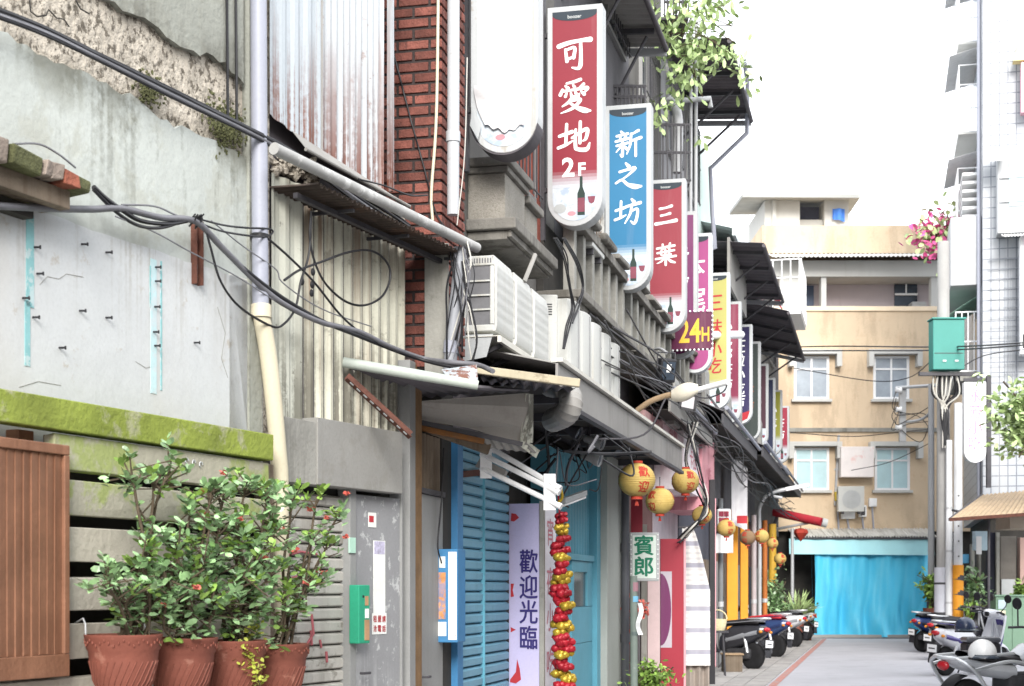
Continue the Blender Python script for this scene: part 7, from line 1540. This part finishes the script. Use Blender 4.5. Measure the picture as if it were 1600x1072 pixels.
# white sign with pink characters, rounded foot
YS = 37.2; wx0, wx1 = wp(1507, 0, YS).x, wp(1541, 0, YS).x; wz1, wz0 = wp(0, 597, YS).z, wp(0, 723, YS).z
ws = thing('hanging_sign', 'white hanging sign with faded pink characters beside the utility pole', 'shop sign', WF, (wx0, YS, wz0))
r = (wx1-wx0)/2; ol_ = [(wx0, YS, wz1), (wx1, YS, wz1)]+[((wx0+wx1)/2+r*math.cos(-math.pi*k/14), YS, wz0+r+r*math.sin(-math.pi*k/14)) for k in range(15)]
part('case', M().prism(ol_, (0, .2, 0)), m_white, ws, bev=.01); tm = M()
for ch, py in (('永', 618), ('芳', 643), ('小', 668), ('吃', 692)): text(tm, ch, .33, ((wx0+wx1)/2, YS-.004, wp(0, py, YS).z), bold=.01)
part('lettering', tm, mat('faded pink print', '#d985bd', .6), ws)
part('post', M().box(wx1+.02, wx1+.12, YS, YS+.1, wz0-.6, wz1+.15), m_steel_d, ws); part('arm', M().box(wx0, wx1+.019, YS+.05, YS+.09, wz1+.03, wz1+.1), m_steel_d, ws); part('wall_arm', M().bar((wx1+.07, YS+.1, wz1-.5), (wx1+.1, YS+.9, wz1-.5), .05, .05), m_steel_d, ws)
# ================================================================ utility poles
def pole(label, px, Y, r, top, base_extra=None, ma=None):
    x = wp(px, 0, Y).x; t = thing('utility_pole', label, 'utility pole', WF, (x, Y, 0)); part('shaft', M().tube([(x, Y, 0), (x, Y, wp(0, top, Y).z)], [r*1.12, r*.9], 16), ma or m_conc, t, smooth=60); return t, x
m_pole = mat('pole cement', '#9b9a98', .85, .1, 2, streak=.35, scol='#6d6a66', bump=.15)
YP1 = 36.
t1, x1 = pole('thick concrete utility pole carrying the teal transformer box', 1474, YP1, .15, 378, ma=m_pole)
part('base_wrap', M().tube([(x1, YP1, .4), (x1, YP1, 2.05)], .21, 16), mat('white wrap', '#c9cbd3', .7, .08, 3, streak=.3), t1, smooth=60)
for z in (.95, 1.65): part('band', M().tube([(x1, YP1, z), (x1, YP1, z+.05)], .214, 16), m_steel_d, t1, smooth=60)
tr_ = thing('transformer_box', 'teal green metal box fixed on the thick utility pole', 'transformer box', WF, tuple(wp(1477, 580, YP1-.3)))
a, b = wp(1453, 580, YP1-.35), wp(1502, 502, YP1-.35); m_teal = mat('teal enamel', '#3f857c', .5, .06, 2, streak=.25, scol='#4b8a83', bump=.03)
part('case', M().box(a.x, b.x, YP1-.62, YP1-.22, a.z, b.z), m_teal, tr_, bev=.02); part('door_seam', M().box(a.x+.03, b.x-.03, YP1-.627, YP1-.6205, a.z+.37, a.z+.385), m_steel_d, tr_)
for q in (.22, .5): part('latch', M().box(a.x+q, a.x+q+.08, YP1-.64, YP1-.621, a.z+.18, a.z+.22), m_steel_l, tr_)
part('roof_lip', M().box(a.x-.03, b.x+.03, YP1-.66, YP1-.2, b.z+.002, b.z+.04), m_teal, tr_, bev=.01); part('cross_arm', M().box(a.x-.28, b.x+.4, YP1-.5, YP1-.38, a.z-.12, a.z-.04), m_steel_d, tr_)
for k in range(18): q = wp(1458+k*2.4, 582, YP1-.4+.3*(k % 3)/2); part('cable', M().tube(crv([q, q+Vector((random.uniform(-.1, .1), 0, -.5)), wp(1474+random.uniform(-4, 8), 640, YP1-.3), wp(1478+random.uniform(-5, 5), 700, YP1-.3)]), .02, 6), m_cab if k % 3 else m_cabw, tr_, smooth=60)
t2, x2 = pole('white steel pole with drilled holes, right of the thick utility pole', 1497, 35.6, .1, 630, ma=mat('white pole paint', '#d6d8da', .6, .05, 2, streak=.2, bump=.03))
m_ylw = mat('hazard yellow', '#e0962b', .6, .12, 4, spot=.3, spcol='#8a6a3a'); part('yellow_wrap', M().tube([(x2, 35.6, .55), (x2, 35.6, 2.1)], .125, 16), m_ylw, t2, smooth=60)
for z in (.7, 1.05, 1.4, 1.75): m = M(); m.tube([(x2, 35.6, z), (x2+.02, 35.6, z+.12)], .1275, 16); part('hazard_stripe', m, m_steel_d, t2, smooth=60)
for k in range(5): part('hole', M().tube([(x2-.02, 35.49, 2.3+k*.35), (x2-.02, 35.48, 2.3+k*.35)], .018, 8), m_dark, t2)
t4, x4 = pole('white conduit standing in front of the thick utility pole', 1483, 35.7, .08, 688, ma=mat('white pole paint', '#d6d8da'))
for z in (1.2, 2.4, 3.4): part('clamp', M().tube([(x4, 35.7, z), (x4, 35.7, z+.05)], .088, 12), m_steel_l, t4, smooth=60)
t3, x3 = pole('slim white pole with orange hazard stripes beside the blue tarpaulin', 1455, 44, .09, 600, ma=m_pipe_w)
part('hazard_wrap', M().tube([(x3, 44, .1), (x3, 44, 1.9)], .13, 14), m_steel_d, t3, smooth=60)
for z in (.3, .8, 1.3): part('hazard_stripe', M().tube([(x3-.02, 44, z), (x3+.02, 44, z+.22)], .133, 14), m_ylw, t3, smooth=60)
br_ = thing('wire_bracket', 'grey upright cable bracket with insulators in front of the peach wall', 'bracket', WF, tuple(wp(1411, 690, 45)))
c = wp(1411, 690, 45); part('upright', M().box(c.x-.09, c.x+.09, 45, 45.15, c.z, wp(0, 603, 45).z), m_steel_l, br_); part('arm', M().tube([wp(1400, 606, 45.05), wp(1462, 602, 44.5)], .05, 8), m_steel_l, br_); part('arm', M().tube(crv([wp(1411, 660, 45.05), wp(1440, 655, 44.8), wp(1458, 640, 44.4)]), .04, 8), m_steel_l, br_)
for py in (610, 640, 668): part('insulator', M().lathe([(0, -.1), (.09, -.08), (.06, 0), (.09, .08), (0, .1)], wp(1404, py, 44.95), (1, 0, 0)), m_white, br_, smooth=40)
for k in range(5): part('wire', M().tube(crv([wp(1402+random.uniform(-3, 3), 612+10*k, 44.9), wp(1396+random.uniform(-5, 14), 640+8*k, 44.9), wp(1425+random.uniform(-8, 20), 668+random.uniform(-25, 25), 44.9), wp(1456, 650+random.uniform(-20, 30), 44.5)]), .012, 5), m_cab, br_, smooth=60)
for k, (l, pts, r) in enumerate((('upper of two long wires crossing before the peach building', [(1150, 545, 38), (1300, 541, 43), (1480, 542, 36), (1640, 533, 30)], .018), ('lower of two long wires crossing before the peach building', [(1150, 549, 38), (1300, 548, 43), (1480, 547, 36), (1640, 536, 30)], .018),
        ('thin sagging wire before the upper windows of the peach building', [(1240, 575, 44), (1360, 595, 44), (1420, 590, 44), (1460, 560, 37)], .014), ('wire crossing the peach wall between its two rows of windows', [(1235, 676, 49), (1330, 682, 49), (1400, 676, 48), (1458, 670, 44)], .014), ('slack wire before the lower right window of the peach building', [(1330, 735, 48), (1390, 722, 47), (1458, 690, 44)], .012), ('wire rising from the teal box to the tiled building', [(1500, 575, 36), (1540, 555, 36), (1610, 545, 36)], .014))):
    cable(l, [wp(*q) for q in pts], r, m_cab, name='overhead_wire', cat='wire', n=5)
# ================================================================ right side ground : awning, shops, cabinet, plants
ba = thing('brown_awning', 'low brown tin awning at the right edge under the tiled building', 'awning', WF, tuple(wp(1560, 810, 34)))
p = [wp(1484, 812, 33), wp(1660, 800, 32), wp(1660, 762, 36), wp(1535, 774, 36)]; m = M(); m.corr(p[0], p[1], p[2], p[3], 20, .03); part('sheet', m, mat('brown tin', '#a8947a', .7, .15, 2, streak=.4, scol='#7a6a58'), ba)
part('edge', M().bar(p[0], p[1], .06, .07), m_rust, ba); part('rafter', M().bar(p[0], p[3], .06, .06), m_steel_d, ba)
for px in (1530, 1590, 1640): part('support', M().tube([wp(px, 806, 33.2), (wp(px, 0, 33.2).x, 33.2+2, 3.35)], .03, 6), m_steel_d, ba)
part('post', M().tube([(wp(1545, 0, 33.3).x, 33.3, 0), wp(1545, 808, 33.3)], .03, 8), m_steel_d, ba, smooth=60)
part('box', M().box(wp(1578, 0, 34).x, wp(1640, 0, 34).x, 34, 35, wp(0, 826, 34).z, wp(0, 790, 34).z), mat('beige box', '#a89c8d', .8, .08, 2), ba)
gsb = thing('cluttered_shop', 'cluttered dark shopfront under the brown awning', 'shopfront', WF, (wp(1570, 0, 37).x, 37, 0))
def gb(name, x0, x1, y0, y1, Y, dp, ma, bev=.0): return part(name, M().box(wp(x0, 0, Y).x, wp(x1, 0, Y).x, Y, Y+dp, wp(0, y1, Y).z, wp(0, y0, Y).z), ma, gsb, bev=bev)
gb('panel', 1542, 1556, 832, 940, 36.9, .1, mat('near black panel', '#1d2030', .6)); gb('pillar', 1557, 1562, 832, 940, 36.8, .2, m_conc); gb('door', 1563, 1588, 838, 945, 36.9, .1, mat('grey door', '#6b6660', .7, .15, 3, streak=.4), .01); gb('grille', 1565, 1586, 905, 944, 36.85, .03, m_alu)
gb('pillar', 1594, 1640, 840, 945, 36.8, .2, mat('pink brown wall', '#a98d84', .8, .1, 2)); gb('pillar', 1518, 1523, 850, 945, 36.9, .15, m_conc); gb('pillar', 1529, 1533, 850, 945, 36.9, .15, m_conc); gb('blue_sheet', 1500, 1514, 866, 880, 37, .1, mat('blue sheet', '#5a9ec9', .6)); gb('step', 1500, 1640, 975, 1010, 35.6, 3, m_conc)
q = M(); q.box(wp(1524, 0, 36).x, wp(1545, 0, 36).x, 36, 36.25, wp(0, 860, 36).z, wp(0, 830, 36).z); part('hanging_box', q, mat('pale blue box', '#b9cfdb', .6), gsb, bev=.01)
part('white_frame', M().box(wp(1526, 0, 35.9).x, wp(1534, 0, 35.9).x, 35.9, 35.95, wp(0, 866, 35.9).z, wp(0, 838, 35.9).z), m_white, gsb)
YG = 35.; gx0, gx1 = wp(1556, 0, YG).x, wp(1640, 0, YG).x; gz = wp(0, 932, YG).z
gc = thing('utility_cabinet', 'green metal utility cabinet at the right edge behind the motorcycles', 'cabinet', WF, ((gx0+gx1)/2, YG, 0)); m_gc = mat('dull green enamel', '#77957f', .55, .06, 2, streak=.2, scol='#5c7765', bump=.03)
part('case', M().box(gx0, gx1, YG, YG+.6, .1, gz), m_gc, gc, bev=.015); part('plinth', M().box(gx0-.03, gx1+.03, YG-.03, YG+.63, 0, .099), m_conc, gc)
xs = wp(1581, 0, YG).x; part('door', M().box(gx0+.04, xs-.01, YG-.02, YG-.001, .16, gz-.05), m_gc, gc, bev=.004); part('door', M().box(xs+.01, gx1-.03, YG-.02, YG-.001, .16, gz-.05), m_gc, gc, bev=.004)
part('top_lip', M().box(gx0-.03, gx1+.03, YG-.04, YG+.63, gz+.002, gz+.04), m_gc, gc); part('lock', M().tube([(xs+.14, YG-.04, gz-.2), (xs+.14, YG-.021, gz-.2)], .03, 8), m_steel_d, gc)
part('sticker', M().box(gx0+.05, gx0+.22, YG-.0225, YG-.0205, gz-.28, gz-.08), mat('pale blue sticker', '#b9ccd6', .7), gc)
pst = thing('paper_poster', 'cream paper pasted on the side of the green cabinet', 'poster', WF, tuple(wp(1562, 980, 34.8))); part('sheet', M().box(wp(1557, 0, 34.9).x, wp(1573, 0, 34.9).x, YG-.027, YG-.023, wp(0, 978, 35).z, wp(0, 954, 35).z), mat('cream paper', '#e6e0c4', .9), pst)
bush('leafy plant growing before the striped pole by the tarpaulin', 1457, 918, 41, .5, .55, 380, m_leaf2, .17, pot=True)
bush('dark leaved plant right of the yellow wrapped pole', 1521, 922, 36.5, .35, .6, 300, m_leaf, .15)
bush('green plants behind the cabinet at the right edge', 1594, 925, 36, .2, .3, 140, m_leaf2, .14)
bush('drooping green plant between the poles and the green cabinet', 1522, 958, 35.2, .3, .3, 200, m_leaf2, .12)
# tree crown reaching in from the right
te = thing('street_tree', 'street tree reaching in from the right edge below the pink sign', 'tree', WF, (wp(1640, 0, 33).x, 33, 0)); tb_ = Vector((wp(1640, 0, 33).x, 33, 0)); tc = wp(1625, 650, 33)
tk = M(); tk.tube(crv([tb_, tb_+Vector((.05, 0, 1.8)), Vector((tb_.x-.05, 33, tc.z-.5))]), [.12-.004*k for k in range(13)], 10)
for k in range(14): e_ = tc+Vector((random.gauss(-.1, .5), random.gauss(0, .5), random.gauss(0, .5))); tk.tube(crv([Vector((tb_.x-.05, 33, tc.z-.55)), (tc+e_)/2+Vector((0, 0, -.1)), e_], 4), .02, 5)
part('trunk', tk, m_stem, te, smooth=60); lf = M()
for k in range(430):
    u = Vector((random.gauss(0, .5), random.gauss(0, .5), random.gauss(0, .5))); hub = tc+Vector((u.x*.85, u.y*.9, u.z*.75))
    for q in range(7): lf.leaf(hub+Vector((random.gauss(0, .07), random.gauss(0, .07), random.gauss(0, .06))), (random.gauss(-.2, 1), random.gauss(0, 1), random.gauss(-.1, .7)), random.uniform(.12, .22), .09)
part('crown', lf, m_leaf3, te, fix=False)
# bougainvillea on the balcony behind the pole
bv = thing('bougainvillea', 'pink flowering climber spilling over the balcony behind the thick pole', 'plant', WF, tuple(wp(1470, 400, 41))); lf, pf, st = M(), M(), M()
for k in range(420):
    x, y = random.choice(((1478, 345, 14, 14), (1462, 365, 12, 12), (1447, 362, 9, 10), (1468, 385, 9, 12), (1500, 345, 7, 22), (1490, 420, 6, 18), (1440, 375, 6, 5)))[:2], 0
    c_ = wp(x[0]+random.gauss(0, 9), x[1]+random.gauss(0, 13), 41+random.gauss(0, .3))
    (pf if random.random() < (.55 if x[0] < 1480 else .2) else lf).leaf(c_, (random.gauss(0, 1), random.gauss(0, 1), random.gauss(0, 1)), .2, .13)
for k in range(10): st.tube(crv([wp(1505, 470, 41.3), wp(1495+random.gauss(0, 4), 410, 41), wp(1465+random.gauss(0, 14), 360+random.gauss(0, 14), 41)]), .02, 5)
part('stems', st, m_stem, bv); part('foliage', lf, m_leaf3, bv, fix=False, kind='stuff'); part('bracts', pf, mat('pink bract', '#d9629a', .6, .15, bump=0, isl=.3), bv, fix=False, kind='stuff')
hz_ = thing('dark_net', 'dark shade net hanging on the balcony below the pink climber', 'net', WF, tuple(wp(1495, 470, 42))); part('net', M().grid(lambda u, v: wp(1486+24*u, 432+48*v, 42)+Vector((0, .1*math.sin(u*9), 0)), 8, 8, (0, .01, 0)), mat('shade net', '#4b4f5e', .9, .2, 9), hz_, smooth=60); part('rail', M().tube([wp(1484, 432, 42), wp(1514, 432, 42)], .03, 6), m_steel_l, hz_)

# opposite side of the lane beside the camera (out of the picture, houses added to shade the near left wall)
for k, (a, b, h, c) in enumerate(((-46, -31, 5.6, '#8d8880'), (-30.9, -22.5, 5.0, '#7b7672'), (-22.4, -14.5, 5.3, '#8a8a88'))):
    ob = thing('opposite_house', ['plain grey shophouse across the lane, behind the camera', 'plain brownish shophouse across the lane, right of the camera', 'plain pale shophouse across the lane, just out of the picture at right'][k], 'building', RF, (4, (a+b)/2, 0))
    part('wall', M().box(0, 8, a, b, 0, h), mat('opposite wall %d' % k, c, .9, .15, 1.5, streak=.4, bump=.2), ob); part('roof_lip', M().box(-.3, 8, a, b, h+.003, h+.2), m_conc, ob)
    for j in range(3):
        c_ = a+(b-a)*(j+.5)/3; part('window', M().box(-.02, .01, c_-.7, c_+.7, 3.4, 4.5), m_glass, ob); part('roller_door', M().box(-.03, .01, c_-1.2, c_+1.2, .02, 2.8), m_rollg, ob)
